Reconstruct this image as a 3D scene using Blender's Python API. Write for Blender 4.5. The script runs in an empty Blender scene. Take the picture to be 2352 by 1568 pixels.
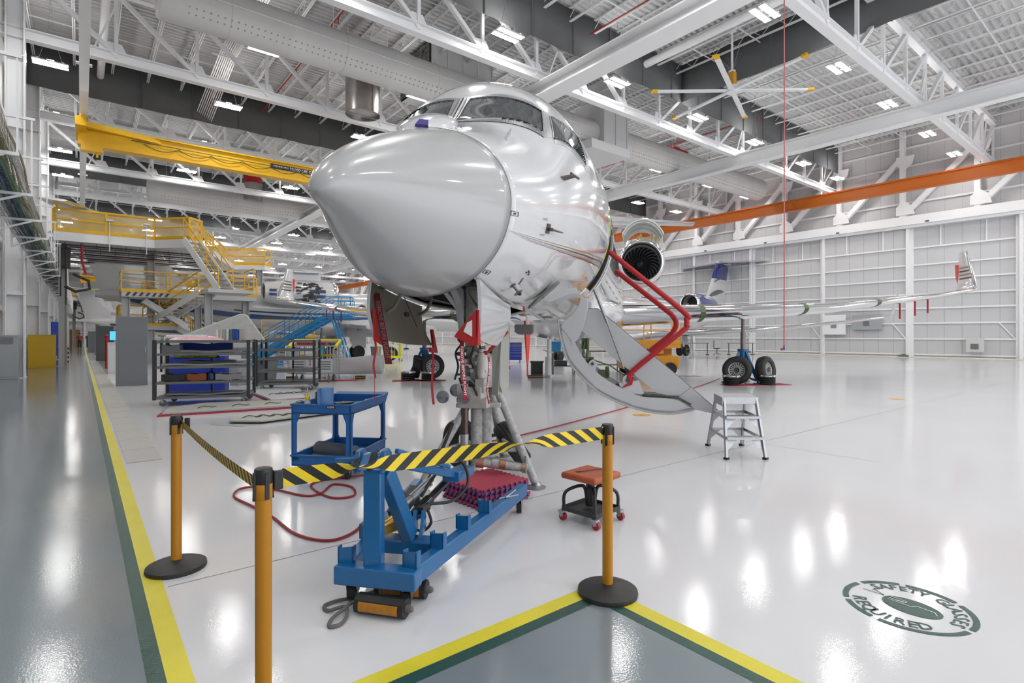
import bpy, math, random
from mathutils import Vector, Matrix
random.seed(7)
PI = math.pi
SC = bpy.context.scene
COL = SC.collection
def V(*a): return Vector(a)
def R(d): return math.radians(d)

# ---------------------------------------------------------------- materials
MATS = {}
def mat(name, col, rough=.5, metal=0., coat=0., noise=0., nscale=8., bump=0., bscale=40., emit=0., alpha=1., trans=0., spec=.5):
    if name in MATS: return MATS[name]
    m = bpy.data.materials.new(name); m.use_nodes = True
    nt = m.node_tree; b = nt.nodes['Principled BSDF']
    c = (col[0], col[1], col[2], 1)
    b.inputs['Base Color'].default_value = c
    b.inputs['Roughness'].default_value = rough
    b.inputs['Metallic'].default_value = metal
    b.inputs['Coat Weight'].default_value = coat
    b.inputs['Coat Roughness'].default_value = .04
    b.inputs['Specular IOR Level'].default_value = spec
    if alpha < 1: b.inputs['Alpha'].default_value = alpha
    if trans: b.inputs['Transmission Weight'].default_value = trans
    if emit:
        b.inputs['Emission Color'].default_value = c; b.inputs['Emission Strength'].default_value = emit
    tc = nt.nodes.new('ShaderNodeTexCoord')
    if noise:
        n = nt.nodes.new('ShaderNodeTexNoise'); n.inputs['Scale'].default_value = nscale; n.inputs['Detail'].default_value = 6
        r = nt.nodes.new('ShaderNodeValToRGB')
        r.color_ramp.elements[0].position = .3; r.color_ramp.elements[1].position = .75
        r.color_ramp.elements[0].color = tuple(x*(1-noise) for x in col)+(1,)
        r.color_ramp.elements[1].color = c
        nt.links.new(tc.outputs['Object'], n.inputs['Vector']); nt.links.new(n.outputs['Fac'], r.inputs['Fac'])
        nt.links.new(r.outputs['Color'], b.inputs['Base Color'])
    if bump:
        n = nt.nodes.new('ShaderNodeTexNoise'); n.inputs['Scale'].default_value = bscale; n.inputs['Detail'].default_value = 3
        bp = nt.nodes.new('ShaderNodeBump'); bp.inputs['Strength'].default_value = bump; bp.inputs['Distance'].default_value = .01
        nt.links.new(tc.outputs['Object'], n.inputs['Vector']); nt.links.new(n.outputs['Fac'], bp.inputs['Height'])
        nt.links.new(bp.outputs['Normal'], b.inputs['Normal']); nt.links.new(bp.outputs['Normal'], b.inputs['Coat Normal'])
    MATS[name] = m
    return m

def stripes_mat(name, c1, c2, width, ang=45, axes=(0, 2)):
    """diagonal hazard stripes in object space"""
    if name in MATS: return MATS[name]
    m = bpy.data.materials.new(name); m.use_nodes = True; nt = m.node_tree; b = nt.nodes['Principled BSDF']
    b.inputs['Roughness'].default_value = .55
    uv = nt.nodes.new('ShaderNodeUVMap')
    sep = nt.nodes.new('ShaderNodeSeparateXYZ'); nt.links.new(uv.outputs['UV'], sep.inputs[0])
    mu = nt.nodes.new('ShaderNodeMath'); mu.operation = 'MULTIPLY'; mu.inputs[1].default_value = math.tan(R(ang))
    nt.links.new(sep.outputs[1], mu.inputs[0])
    ad = nt.nodes.new('ShaderNodeMath'); ad.operation = 'ADD'; nt.links.new(sep.outputs[0], ad.inputs[0]); nt.links.new(mu.outputs[0], ad.inputs[1])
    dv = nt.nodes.new('ShaderNodeMath'); dv.operation = 'DIVIDE'; dv.inputs[1].default_value = width*2; nt.links.new(ad.outputs[0], dv.inputs[0])
    fr = nt.nodes.new('ShaderNodeMath'); fr.operation = 'FRACT'; nt.links.new(dv.outputs[0], fr.inputs[0])
    gt = nt.nodes.new('ShaderNodeMath'); gt.operation = 'GREATER_THAN'; gt.inputs[1].default_value = .5; nt.links.new(fr.outputs[0], gt.inputs[0])
    mx = nt.nodes.new('ShaderNodeMix'); mx.data_type = 'RGBA'
    mx.inputs[6].default_value = tuple(c1)+(1,); mx.inputs[7].default_value = tuple(c2)+(1,)
    nt.links.new(gt.outputs[0], mx.inputs[0]); nt.links.new(mx.outputs[2], b.inputs['Base Color'])
    MATS[name] = m
    return m

# ---------------------------------------------------------------- mesh builder
class MB:
    def __init__(s): s.v = []; s.f = []; s.uv = None
    def add(s, vs, fs, M=None):
        o = len(s.v)
        s.v += [tuple(M @ Vector(p)) for p in vs] if M is not None else [tuple(p) for p in vs]
        s.f += [tuple(i+o for i in f) for f in fs]
        return s
    def box(s, c, d, M=None, rz=0):
        x, y, z = d[0]/2, d[1]/2, d[2]/2
        vs = [(i*x, j*y, k*z) for i in (-1, 1) for j in (-1, 1) for k in (-1, 1)]
        fs = [(0, 1, 3, 2), (4, 6, 7, 5), (0, 4, 5, 1), (2, 3, 7, 6), (0, 2, 6, 4), (1, 5, 7, 3)]
        T = Matrix.Translation(Vector(c)) @ Matrix.Rotation(rz, 4, 'Z')
        if M is not None: T = M @ T
        return s.add(vs, fs, T)
    def bb(s, a, b, M=None):
        return s.box([(a[i]+b[i])/2 for i in range(3)], [abs(b[i]-a[i]) for i in range(3)], M)
    def bar(s, p, q, w, h=None, up=(0, 0, 1)):
        """rectangular bar from p to q, w sideways, h along up"""
        h = w if h is None else h
        p = Vector(p); q = Vector(q); d = q-p; L = d.length
        if L < 1e-6: return s
        d.normalize(); u = Vector(up)
        if abs(d.dot(u)) > .98: u = Vector((1, 0, 0)) if abs(d.x) < .9 else Vector((0, 1, 0))
        sd = d.cross(u).normalized(); u = sd.cross(d).normalized()
        vs = [e + sd*(i*w/2) + u*(j*h/2) for e in (p, q) for i, j in ((-1, -1), (1, -1), (1, 1), (-1, 1))]
        return s.add(vs, [(3, 2, 1, 0), (4, 5, 6, 7), (0, 1, 5, 4), (1, 2, 6, 5), (2, 3, 7, 6), (3, 0, 4, 7)])
    def ibeam(s, p, q, w, h, t=.03, up=(0, 0, 1)):
        u = Vector(up).normalized()
        for k in (-1, 1): s.bar(Vector(p)+u*(k*(h-t)/2), Vector(q)+u*(k*(h-t)/2), w, t, up)
        return s.bar(p, q, t*.8, h-2*t, up)
    def cyl(s, p, q, r, r2=None, n=16, caps=True):
        r2 = r if r2 is None else r2
        p = Vector(p); q = Vector(q); d = (q-p).normalized()
        a = d.orthogonal().normalized(); b = d.cross(a)
        vs = []
        for c, rr in ((p, r), (q, r2)):
            vs += [c + a*(math.cos(2*PI*i/n)*rr) + b*(math.sin(2*PI*i/n)*rr) for i in range(n)]
        fs = [(i, (i+1) % n, n+(i+1) % n, n+i) for i in range(n)]
        if caps: fs += [tuple(range(n-1, -1, -1)), tuple(range(n, 2*n))]
        return s.add(vs, fs)
    def tube(s, pts, r, n=8, closed=False, caps=True):
        pts = [Vector(p) for p in pts]; N = len(pts); rings = []
        t0 = (pts[1]-pts[0]).normalized(); a = t0.orthogonal().normalized()
        rr = r if isinstance(r, (list, tuple)) else [r]*N
        for i, p in enumerate(pts):
            if closed: t = pts[(i+1) % N]-pts[i-1]
            elif i == 0: t = pts[1]-p
            elif i == N-1: t = p-pts[-2]
            else: t = (pts[i+1]-p).normalized()+(p-pts[i-1]).normalized()
            if t.length < 1e-9: t = t0
            t.normalize(); a = (a-t*a.dot(t))
            if a.length < 1e-6: a = t.orthogonal()
            a.normalize(); b = t.cross(a)
            rings.append([p + a*(math.cos(2*PI*k/n)*rr[i]) + b*(math.sin(2*PI*k/n)*rr[i]) for k in range(n)])
        return s.loft(rings, caps=(not closed) and caps, wrap=closed)
    def loft(s, rings, caps=True, wrap=False, ring_closed=True):
        n = len(rings[0]); vs = [p for r in rings for p in r]; fs = []
        m = len(rings)
        for i in range(m if wrap else m-1):
            A = i*n; B = ((i+1) % m)*n
            for k in range(n if ring_closed else n-1):
                k2 = (k+1) % n; fs.append((A+k, A+k2, B+k2, B+k))
        if caps: fs += [tuple(range(n-1, -1, -1)), tuple(range((m-1)*n, m*n))]
        return s.add(vs, fs)
    def lathe(s, prof, o=(0, 0, 0), ax=(0, 0, 1), n=32, caps=False):
        """prof: list of (radius, height) along ax from o"""
        o = Vector(o); d = Vector(ax).normalized(); a = d.orthogonal().normalized(); b = d.cross(a)
        rings = [[o + d*h + a*(math.cos(2*PI*i/n)*r) + b*(math.sin(2*PI*i/n)*r) for i in range(n)] for r, h in prof]
        return s.loft(rings, caps=caps)
    def prism(s, poly, vec, caps=True):
        """poly: 3D points (planar), extruded by vec"""
        n = len(poly); vec = Vector(vec); P = [Vector(p) for p in poly]
        nrm = Vector((0, 0, 0))
        for i in range(n): nrm += P[i].cross(P[(i+1) % n])
        if nrm.dot(vec) > 0: P.reverse()
        vs = P+[p+vec for p in P]
        fs = [tuple(range(n)), tuple(range(2*n-1, n-1, -1))] if caps else []
        fs += [(i, n+i, n+(i+1) % n, (i+1) % n) for i in range(n)]
        return s.add(vs, fs)
    def plate(s, poly, t):
        """planar polygon thickened by t to both sides"""
        P = [Vector(p) for p in poly]; nrm = Vector((0, 0, 0))
        for i in range(len(P)): nrm += (P[i]-P[0]).cross(P[(i+1) % len(P)]-P[0])
        nrm.normalize()
        return s.prism([p-nrm*(t/2) for p in P], nrm*t)
    def sphere(s, c, r, n=12, m=8, sc=(1, 1, 1)):
        c = Vector(c); rings = []
        for j in range(m+1):
            th = PI*(j/m); q = max(math.sin(th), .02)
            rings.append([c+Vector((math.cos(2*PI*i/n)*q*r*sc[0], math.sin(2*PI*i/n)*q*r*sc[1], -math.cos(th)*r*sc[2])) for i in range(n)])
        return s.loft(rings)
    def tris(s, vs, fs, M): return s.add(vs, fs, M)
    def build(s, name, m=None, parent=None, smooth=True, bevel=0., uv=None, ang=35, seg=2):
        me = bpy.data.meshes.new(name); me.from_pydata(s.v, [], s.f); me.update()
        if uv is not None:
            L = me.uv_layers.new(name='UVMap')
            for lp in me.loops: L.data[lp.index].uv = uv[lp.vertex_index]
        if smooth:
            me.polygons.foreach_set('use_smooth', [True]*len(me.polygons))
            me.set_sharp_from_angle(angle=R(ang))
        if m is not None: me.materials.append(m)
        o = bpy.data.objects.new(name, me); COL.objects.link(o)
        if parent is not None: o.parent = parent
        if bevel:
            b = o.modifiers.new('Bevel', 'BEVEL'); b.width = bevel; b.segments = seg; b.limit_method = 'ANGLE'; b.angle_limit = R(40)
        return o

_tc = {}
def text_geo(txt):
    """flat letter geometry, height 1, centred; verts in xy"""
    if txt in _tc: return _tc[txt]
    cu = bpy.data.curves.new('t', 'FONT'); cu.body = txt; cu.align_x = 'CENTER'; cu.align_y = 'CENTER'; cu.size = 1.4; cu.resolution_u = 2; cu.offset = .022
    ob = bpy.data.objects.new('t', cu); COL.objects.link(ob)
    bpy.context.view_layer.update()
    dg = bpy.context.evaluated_depsgraph_get(); me = ob.evaluated_get(dg).to_mesh()
    vs = [tuple(v.co) for v in me.vertices]; fs = [tuple(p.vertices) for p in me.polygons]
    bpy.data.objects.remove(ob); bpy.data.curves.remove(cu)
    _tc[txt] = (vs, fs)
    return _tc[txt]
def text_obj(name, txt, o, xdir, ydir, h, m, parent, stretch=1.0):
    """text with its own thin solid letters standing on a surface; o centre"""
    vs, fs = text_geo(txt); X = Vector(xdir).normalized(); Y = Vector(ydir).normalized(); Z = X.cross(Y); o = Vector(o)
    b = MB(); b.add([o+X*(v[0]*h*stretch)+Y*(v[1]*h)+Z*.0015 for v in vs], fs)
    return b.build(name, m, parent, smooth=False)

# ---------------------------------------------------------------- naming
def empty(name, loc=(0, 0, 0), rz=0.):
    o = bpy.data.objects.new(name, None); COL.objects.link(o); o.location = loc; o.rotation_euler = (0, 0, rz); o.empty_display_size = .1
    return o
def tag(o, label, cat, group=None, kind=None):
    o['label'] = label; o['category'] = cat
    if group: o['group'] = group
    if kind: o['kind'] = kind
    return o
def thing(name, label, cat, loc=(0, 0, 0), rz=0., group=None): return tag(empty(name, loc, rz), label, cat, group)
def struct(o, label=None):
    o['kind'] = 'structure'
    if label: o['label'] = label
    return o
def kids(o): return list(o.children)
def copy_tree(o, parent=None):
    c = o.copy(); COL.objects.link(c)
    if parent is not None: c.parent = parent
    for ch in kids(o): copy_tree(ch, c)
    return c
def dup(o, loc, rz=None, label=None, group=None, scale=None):
    c = copy_tree(o); c.location = loc
    if rz is not None: c.rotation_euler = (0, 0, rz)
    if scale: c.scale = scale
    if label: c['label'] = label
    if group: c['group'] = group
    return c
def lerp(a, b, t): return a+(b-a)*t
def spline(pts, n=8, closed=False):
    """Catmull-Rom through pts"""
    P = [Vector(p) for p in pts]; N = len(P); out = []
    for i in range(N if closed else N-1):
        p0 = P[i-1] if (closed or i > 0) else P[0]*2-P[1]
        p1 = P[i]; p2 = P[(i+1) % N]; p3 = P[(i+2) % N] if (closed or i+2 < N) else P[-1]*2-P[-2]
        for k in range(n):
            t = k/n; out.append(.5*((2*p1)+(p2-p0)*t+(2*p0-5*p1+4*p2-p3)*t*t+(3*p1-p0-3*p2+p3)*t**3))
    if not closed: out.append(P[-1])
    return out
CS, CC = .62106, .78377      # camera heading: the view direction is (CS, CC)
def W(r, d, z=0.): return Vector((d*CS+r*CC, d*CC-r*CS, z))   # metres right of / ahead of the camera foot -> world

# ---------------------------------------------------------------- palette
WHITE = mat('white_enamel', (.82, .82, .82), .35, noise=.05, nscale=3)
STEELW = mat('white_painted_steel', (.84, .84, .85), .45)
JETW = mat('white_aircraft_paint', (.66, .66, .67), .14, coat=1.)
RADW = mat('radome_paint', (.42, .42, .42), .28, coat=.5)
CHROME = mat('polished_aluminium', (.86, .87, .89), .10, metal=1.)
ALU = mat('brushed_aluminium', (.47, .48, .50), .36, metal=.9, noise=.12, nscale=30)
STEEL = mat('bare_steel', (.42, .42, .43), .35, metal=.9, noise=.2, nscale=20)
DARKM = mat('dark_bracket_metal', (.10, .10, .09), .5, metal=.4, noise=.4, nscale=20)
GREENP = mat('green_primer', (.10, .15, .06), .6, noise=.4, nscale=14)
TAN = mat('tan_inner_paint', (.24, .215, .175), .45, noise=.12, nscale=5)
GREYP = mat('grey_panel_paint', (.56, .56, .57), .4)
DGREY = mat('dark_grey_paint', (.16, .165, .17), .45)
BLACK = mat('black_rubber', (.018, .018, .018), .55, noise=.3, nscale=30)
BLACKP = mat('black_plastic', (.02, .02, .021), .4)
BLUEC = mat('blue_steel_paint', (.006, .125, .33), .34, coat=.2, noise=.12, nscale=5)
BLUEP = mat('blue_moulded_plastic', (.015, .125, .38), .42, noise=.1, nscale=9)
BLUEL = mat('bright_blue_paint', (.03, .27, .56), .4)
BLUET = mat('tool_chest_blue', (.01, .03, .30), .35)
YEL = mat('yellow_rail_paint', (.84, .47, .004), .42)
YELP = mat('yellow_post_paint', (.50, .205, .004), .38, coat=.15)
YELL = mat('yellow_floor_paint', (.78, .68, .03), .28, noise=.12, nscale=3, bump=.25, bscale=160)
GRNL = mat('dark_green_floor_paint', (.02, .085, .065), .25, noise=.15, nscale=3, bump=.3, bscale=160)
RED = mat('red_paint', (.42, .012, .015), .45)
REDR = mat('red_ribbon', (.36, .012, .03), .75)
REDH = mat('red_hose', (.30, .015, .02), .45)
MAROON = mat('maroon_ribbon', (.12, .01, .015), .8)
ORANGE = mat('orange_beam_paint', (.62, .15, .01), .45)
ORV = mat('orange_red_vinyl', (.45, .09, .03), .4, noise=.2, nscale=8, bump=.3, bscale=25)
LETW = mat('white_lettering', (.8, .8, .8), .6)
LETB = mat('black_lettering', (.03, .03, .03), .6)
CURT = mat('dark_grey_smoke_curtain', (.13, .133, .137), .8, noise=.12, nscale=.6)
GLASS = mat('tinted_cockpit_glass', (.035, .045, .045), .03, coat=1., spec=.8)
# ---------------------------------------------------------------- business-jet hull profile (metres aft of nose tip)
PS = [0, .06, .25, .6, 1.1, 1.7, 2.2, 2.55, 2.95, 3.6, 4.4, 5.2, 19., 22., 25., 27.5, 29.6]
PW = [0, .095, .185, .345, .565, .815, .985, 1.075, 1.16, 1.262, 1.33, 1.36, 1.36, 1.22, .85, .45, .12]
PT = [2.319, 2.455, 2.613, 2.815, 3.045, 3.29, 3.53, 3.86, 4.22, 4.46, 4.51, 4.49, 4.48, 4.46, 4.40, 4.22, 3.98]
PB = [2.319, 2.275, 2.215, 2.065, 1.885, 1.835, 1.79, 1.765, 1.75, 1.75, 1.76, 1.77, 1.78, 2.02, 2.60, 3.15, 3.62]
PM = [2.319, 2.365, 2.41, 2.455, 2.525, 2.61, 2.70, 2.775, 2.865, 2.985, 3.075, 3.13, 3.13, 3.24, 3.5, 3.68, 3.8]
PU = [s**.5 for s in PS]
def pch(x, X, Y):
    """monotone cubic interpolation"""
    n = len(X)
    if x <= X[0]: return Y[0]
    if x >= X[-1]: return Y[-1]
    i = 0
    while x > X[i+1]: i += 1
    def dl(j): return (Y[j+1]-Y[j])/(X[j+1]-X[j])
    def m(j):
        if j == 0: return dl(0)
        if j == n-1: return dl(n-2)
        a, b = dl(j-1), dl(j)
        return 0 if a*b <= 0 else 2*a*b/(a+b)
    h = X[i+1]-X[i]; t = (x-X[i])/h
    return (2*t**3-3*t*t+1)*Y[i]+(t**3-2*t*t+t)*h*m(i)+(-2*t**3+3*t*t)*Y[i+1]+(t**3-t*t)*h*m(i+1)
def hull(s, ph):
    """-> (aft, -left, z) on the skin; ph=0 is the aircraft's left side, 90 deg the crown"""
    u = max(s, 0)**.5
    w, t, b, m = pch(u, PU, PW), pch(u, PU, PT), pch(u, PU, PB), pch(u, PU, PM)
    c, n = math.cos(ph), math.sin(ph)
    return (s, -w*c, m+(t-m)*n if n > 0 else m+(m-b)*n)
# ================================================================ the hangar
XL, XR, YN, YF, ZD = -2.6, 46.0, -14.0, 124.0, 15.9
TR = [8.2-18.4+9.2*k for k in range(15)]       # truss lines at Y
def floor_mat():
    m = bpy.data.materials.new('white_epoxy_floor'); m.use_nodes = True; nt = m.node_tree; b = nt.nodes['Principled BSDF']; N = nt.nodes.new; L = nt.links.new
    tc = N('ShaderNodeTexCoord')
    n1 = N('ShaderNodeTexNoise'); n1.inputs['Scale'].default_value = .35; n1.inputs['Detail'].default_value = 8; L(tc.outputs['Object'], n1.inputs['Vector'])
    r1 = N('ShaderNodeValToRGB'); r1.color_ramp.elements[0].color = (.68, .68, .695, 1); r1.color_ramp.elements[1].color = (.745, .745, .757, 1); r1.color_ramp.elements[0].position = .3; r1.color_ramp.elements[1].position = .7
    L(n1.outputs['Fac'], r1.inputs['Fac'])
    # scuffs: thin dark streaks
    mp = N('ShaderNodeMapping'); mp.inputs['Scale'].default_value = (1.2, 7, 1); mp.inputs['Rotation'].default_value = (0, 0, .6); L(tc.outputs['Object'], mp.inputs['Vector'])
    n2 = N('ShaderNodeTexNoise'); n2.inputs['Scale'].default_value = 2.2; n2.inputs['Detail'].default_value = 10; n2.inputs['Roughness'].default_value = .7; L(mp.outputs[0], n2.inputs['Vector'])
    r2 = N('ShaderNodeValToRGB'); r2.color_ramp.elements[0].position = .68; r2.color_ramp.elements[1].position = .78; r2.color_ramp.elements[0].color = (0, 0, 0, 1); r2.color_ramp.elements[1].color = (.25, .25, .25, 1); L(n2.outputs['Fac'], r2.inputs['Fac'])
    mx = N('ShaderNodeMix'); mx.data_type = 'RGBA'; L(r2.outputs['Color'], mx.inputs[0]); L(r1.outputs['Color'], mx.inputs[6]); mx.inputs[7].default_value = (.35, .34, .33, 1)
    L(mx.outputs[2], b.inputs['Base Color'])
    b.inputs['Roughness'].default_value = .42; b.inputs['Coat Weight'].default_value = .8; b.inputs['Coat Roughness'].default_value = .045; b.inputs['Specular IOR Level'].default_value = .25
    n3 = N('ShaderNodeTexNoise'); n3.inputs['Scale'].default_value = 120; n3.inputs['Detail'].default_value = 2; L(tc.outputs['Object'], n3.inputs['Vector'])
    bp = N('ShaderNodeBump'); bp.inputs['Strength'].default_value = .075; bp.inputs['Distance'].default_value = .004; L(n3.outputs['Fac'], bp.inputs['Height']); L(bp.outputs['Normal'], b.inputs['Normal']); L(bp.outputs['Normal'], b.inputs['Coat Normal'])
    return m
FLOORM = floor_mat()
GREYF = mat('grey_walkway_paint', (.20, .245, .27), .25, coat=.8, noise=.10, nscale=.8, bump=.045, bscale=90)
b = MB(); b.add([(XL-.5, YN, 0), (XR+.5, YN, 0), (XR+.5, YF, 0), (XL-.5, YF, 0)], [(0, 1, 2, 3)]); fl = struct(b.build('floor', FLOORM, smooth=False))
def quadz(mb, x0, y0, x1, y1, z): mb.add([(x0, y0, z), (x1, y0, z), (x1, y1, z), (x0, y1, z)], [(0, 1, 2, 3)])
b = MB(); quadz(b, XL, YN, .23, YF, .002); quadz(b, .23, YN, 2.34, 2.155, .002); w_ = struct(b.build('floor_walkway_paint', GREYF, smooth=False)); w_['label'] = 'grey painted walkway'
b = MB(); quadz(b, .30, 2.33, .40, YF, .003); quadz(b, .30, 2.23, 2.51, 2.33, .003); quadz(b, 2.41, YN, 2.51, 2.23, .003); quadz(b, .30, 2.2301, .40, 2.33, .0035)
struct(b.build('floor_yellow_line', YELL, smooth=False))
b = MB(); quadz(b, .23, 2.23, .30, YF, .003); quadz(b, .23, 2.155, 2.41, 2.23, .003); quadz(b, 2.34, YN, 2.41, 2.155, .003); struct(b.build('floor_green_line', GRNL, smooth=False))
# control joints
b = MB()
for y in (3.92, 10.8, 17.6, 24.5, 31.4, 45, 60): quadz(b, .42, y, XR, y+.006, .0015)
for x in (7.6, 15.2, 22.8, 30.4, 38): quadz(b, x, 2.4, x+.006, YF, .0015)
struct(b.build('floor_joint_lines', mat('joint_grey', (.22, .22, .22), .6), smooth=False))
# perforated trench covers beside the walkway
def grate_mat():
    m = bpy.data.materials.new('trench_cover'); m.use_nodes = True; nt = m.node_tree; b = nt.nodes['Principled BSDF']; N = nt.nodes.new; L = nt.links.new
    tc = N('ShaderNodeTexCoord'); br = N('ShaderNodeTexBrick'); br.inputs['Scale'].default_value = 9; br.inputs['Color1'].default_value = (.50, .49, .45, 1); br.inputs['Color2'].default_value = (.46, .45, .42, 1); br.inputs['Mortar'].default_value = (.26, .25, .24, 1); br.inputs['Mortar Size'].default_value = .012
    L(tc.outputs['Object'], br.inputs['Vector']); L(br.outputs['Color'], b.inputs['Base Color']); b.inputs['Roughness'].default_value = .45
    return m
GR = grate_mat(); first = None
for k in range(38):
    y = 8.0+.90*k
    if first is None:
        b = MB(); b.bb((.43, 0, .001), (.80, .89, .005)); g = struct(b.build('trench_cover', GR, smooth=False)); g.location = (0, y, 0); first = g
    else:
        c = first.copy(); COL.objects.link(c); c.location = (0, y, 0)
# ---- roof deck
DECK = mat('roof_deck_paint', (.52, .52, .52), .5)
b = MB(); vs = []; pit = .30; n = int((YF-YN)/pit)
for i in range(n):
    y = YN+i*pit
    for dy, dz in ((0, 0), (.12, 0), (.15, .075), (.27, .075)): vs += [(XL-.3, y+dy, ZD+dz), (XR+.3, y+dy, ZD+dz)]
b.add(vs, [(2*i, 2*i+2, 2*i+3, 2*i+1) for i in range(4*n-1)]); struct(b.build('ceiling', DECK, smooth=False))
# ---- joists along Y between trusses
JST = mat('joist_paint', (.72, .72, .73), .5)
b = MB(); Lj = 9.2
for z in (ZD-.03, ZD-.62):
    for x in (-.035, .035): b.bar((x, .05, z), (x, Lj-.05, z), .045, .05)
nw = 15
for i in range(nw):
    y0 = .1+(Lj-.2)*i/nw; y1 = .1+(Lj-.2)*(i+1)/nw
    b.bar((0, y0, ZD-.6 if i % 2 else ZD-.05), (0, y1, ZD-.05 if i % 2 else ZD-.6), .022, .022)
j0 = struct(b.build('roof_joist', JST, smooth=False)); j0.location = (XL+.8, TR[0], 0)
for k, y in enumerate(TR[:-1]):
    for i in range(31):
        if k == 0 and i == 0: continue
        c = j0.copy(); COL.objects.link(c); c.location = (XL+.8+i*1.55, y, 0)
b = MB()      # bridging angles across the joists
for y in TR[:-1]:
    for dy in (2.3, 4.6, 6.9): b.bar((XL, y+dy, ZD-.60), (XR, y+dy, ZD-.60), .04, .04)
struct(b.build('roof_bridging', JST, smooth=False))
# ---- trusses
TRM = mat('truss_paint', (.85, .85, .86), .38)
b = MB(); ZB, ZT = 12.5, 15.15
b.ibeam((XL, 0, ZB), (XR, 0, ZB), .34, .40, .04); b.ibeam((XL, 0, ZT), (XR, 0, ZT), .30, .30, .04)
nn = 17
for i in range(nn):
    x = 1.1+2.8*i; b.bar((x, 0, ZB), (x, 0, ZT), .13, .13)
    dx = -2.8 if x < 23.4 else 2.8
    b.bar((x, 0, ZB+.1), (x+dx, 0, ZT-.1), .17, .15)
    b.prism([(x-.38, -.02, ZB+.15), (x+.38, -.02, ZB+.15), (x+.18, -.02, ZB+.58), (x-.28, -.02, ZB+.58)], (0, .04, 0))
t0 = struct(b.build('roof_truss', TRM, smooth=False)); t0.location = (0, TR[0], 0)
for y in TR[1:]:
    c = t0.copy(); COL.objects.link(c); c.location = (0, y, 0)
# side trusses running along Y (right part of the hall)
b = MB()
b.ibeam((0, -14, ZB), (0, 17.4, ZB), .40, .55, .05); b.ibeam((0, -14, ZT), (0, 17.4, ZT), .34, .4, .05)
# ---- smoke curtains in the truss planes
def curtain(p, q, z0, z1):
    b = MB(); p = Vector(p); q = Vector(q); n = int((q-p).length/2.3); vs = []
    sd = (q-p).normalized().cross(Vector((0, 0, 1)))
    for i in range(n*6+1):
        t = i/(n*6); c = p.lerp(q, t); off = sd*(.03*math.sin(t*n*2*PI/1.0)+.02*math.sin(t*n*5.3)); vs += [c+off+Vector((0, 0, z0-.03*abs(math.sin(t*n*PI)))), c+off+Vector((0, 0, z1))]
    m = n*6
    b.add(vs, [(2*i, 2*i+2, 2*i+3, 2*i+1) for i in range(m)])
    for i in range(n+1):
        c = p.lerp(q, i/n); b.bar(c+sd*.03+Vector((0, 0, z0)), c+sd*.03+Vector((0, 0, z1)), .03, .03, up=(1, 0, 0))
    o = b.build('smoke_curtain', CURT, smooth=True, ang=30); sd_ = o.modifiers.new('s', 'SOLIDIFY'); sd_.thickness = .006
    return o
CUR = []
for k, (y, x0, x1) in enumerate(((17.08, XL+.4, XR-.3), (35.48, XL+.4, XR-.3), (53.88, XL+.4, XR-.3), (72.28, XL+.4, XR-.3))):
    o = curtain((x0, y, 0), (x1, y, 0), 13.8 if k else 13.9, 15.85); o['kind'] = 'structure'; o['label'] = 'dark grey smoke curtain hanging across the roof'; CUR.append(o)
o = curtain((25, YN, 0), (25, 17.05, 0), 13.9, 15.85); o['kind'] = 'structure'; o['label'] = 'dark grey smoke curtain running along the roof'
# ---- right wall with hangar doors
WP = mat('wall_panel_paint', (.58, .58, .59), .5)
b = MB(); ya = YN
vs = []
b.bb((XR, YN, 9.6), (XR+.15, YF, ZD+.1)); struct(b.build('wall_right', WP, smooth=False))
b = MB()
for i in range(int((YF-YN)/.95)): b.bb((XR-.004, YN+.95*i, 9.8), (XR, YN+.95*i+.015, ZD))
struct(b.build('wall_right_panel_seams', mat('seam_grey', (.35, .35, .36), .6), smooth=False))
b = MB()
for z in (10.9, 12.2, 13.5, 14.8): b.bb((XR-.12, YN, z-.06), (XR, YF, z+.06))
for i in range(31):
    y = 8.9-4.1*5+4.1*i
    b.bb((XR-.62, y-.15, 9.6), (XR-.25, y+.15, ZD)); 
    b.bar((XR-.42, y, 9.9), (XR-.42, y-3.9, 13.9), .30, .34, up=(1, 0, 0))
    for zz, s in ((10.0, 1), (14.1, -1)):
        b.prism([(XR-.66, y-.75, zz), (XR-.66, y+.35, zz), (XR-.66, y+.35, zz+s*.55), (XR-.66, y-.1, zz+s*1.0), (XR-.66, y-.6, zz+s*.6)], (.05, 0, 0))
struct(b.build('wall_right_framing', STEELW, smooth=False))
b = MB(); b.bb((XR-.75, YN, 9.25), (XR+.1, YF, 9.45)); b.bb((XR-.75, YN, 9.45), (XR-.70, YF, 9.80)); b.bb((XR-.62, YN, 9.05), (XR-.50, YF, 9.25)); b.bb((XR-.3, YN, 9.05), (XR-.2, YF, 9.25)); b.bb((XR-.75, YN, 9.8), (XR, YF, 9.86)); struct(b.build('trim_1', STEELW, smooth=False))['label'] = 'white door track header along the right wall'
b = MB()
for i in range(24): b.bb((XR-.82, YN+3+5.6*i, 9.30), (XR-.75, YN+3.2+5.6*i, 9.38))
struct(b.build('trim_2', DARKM, smooth=False))
LEAF = 5.72
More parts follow.
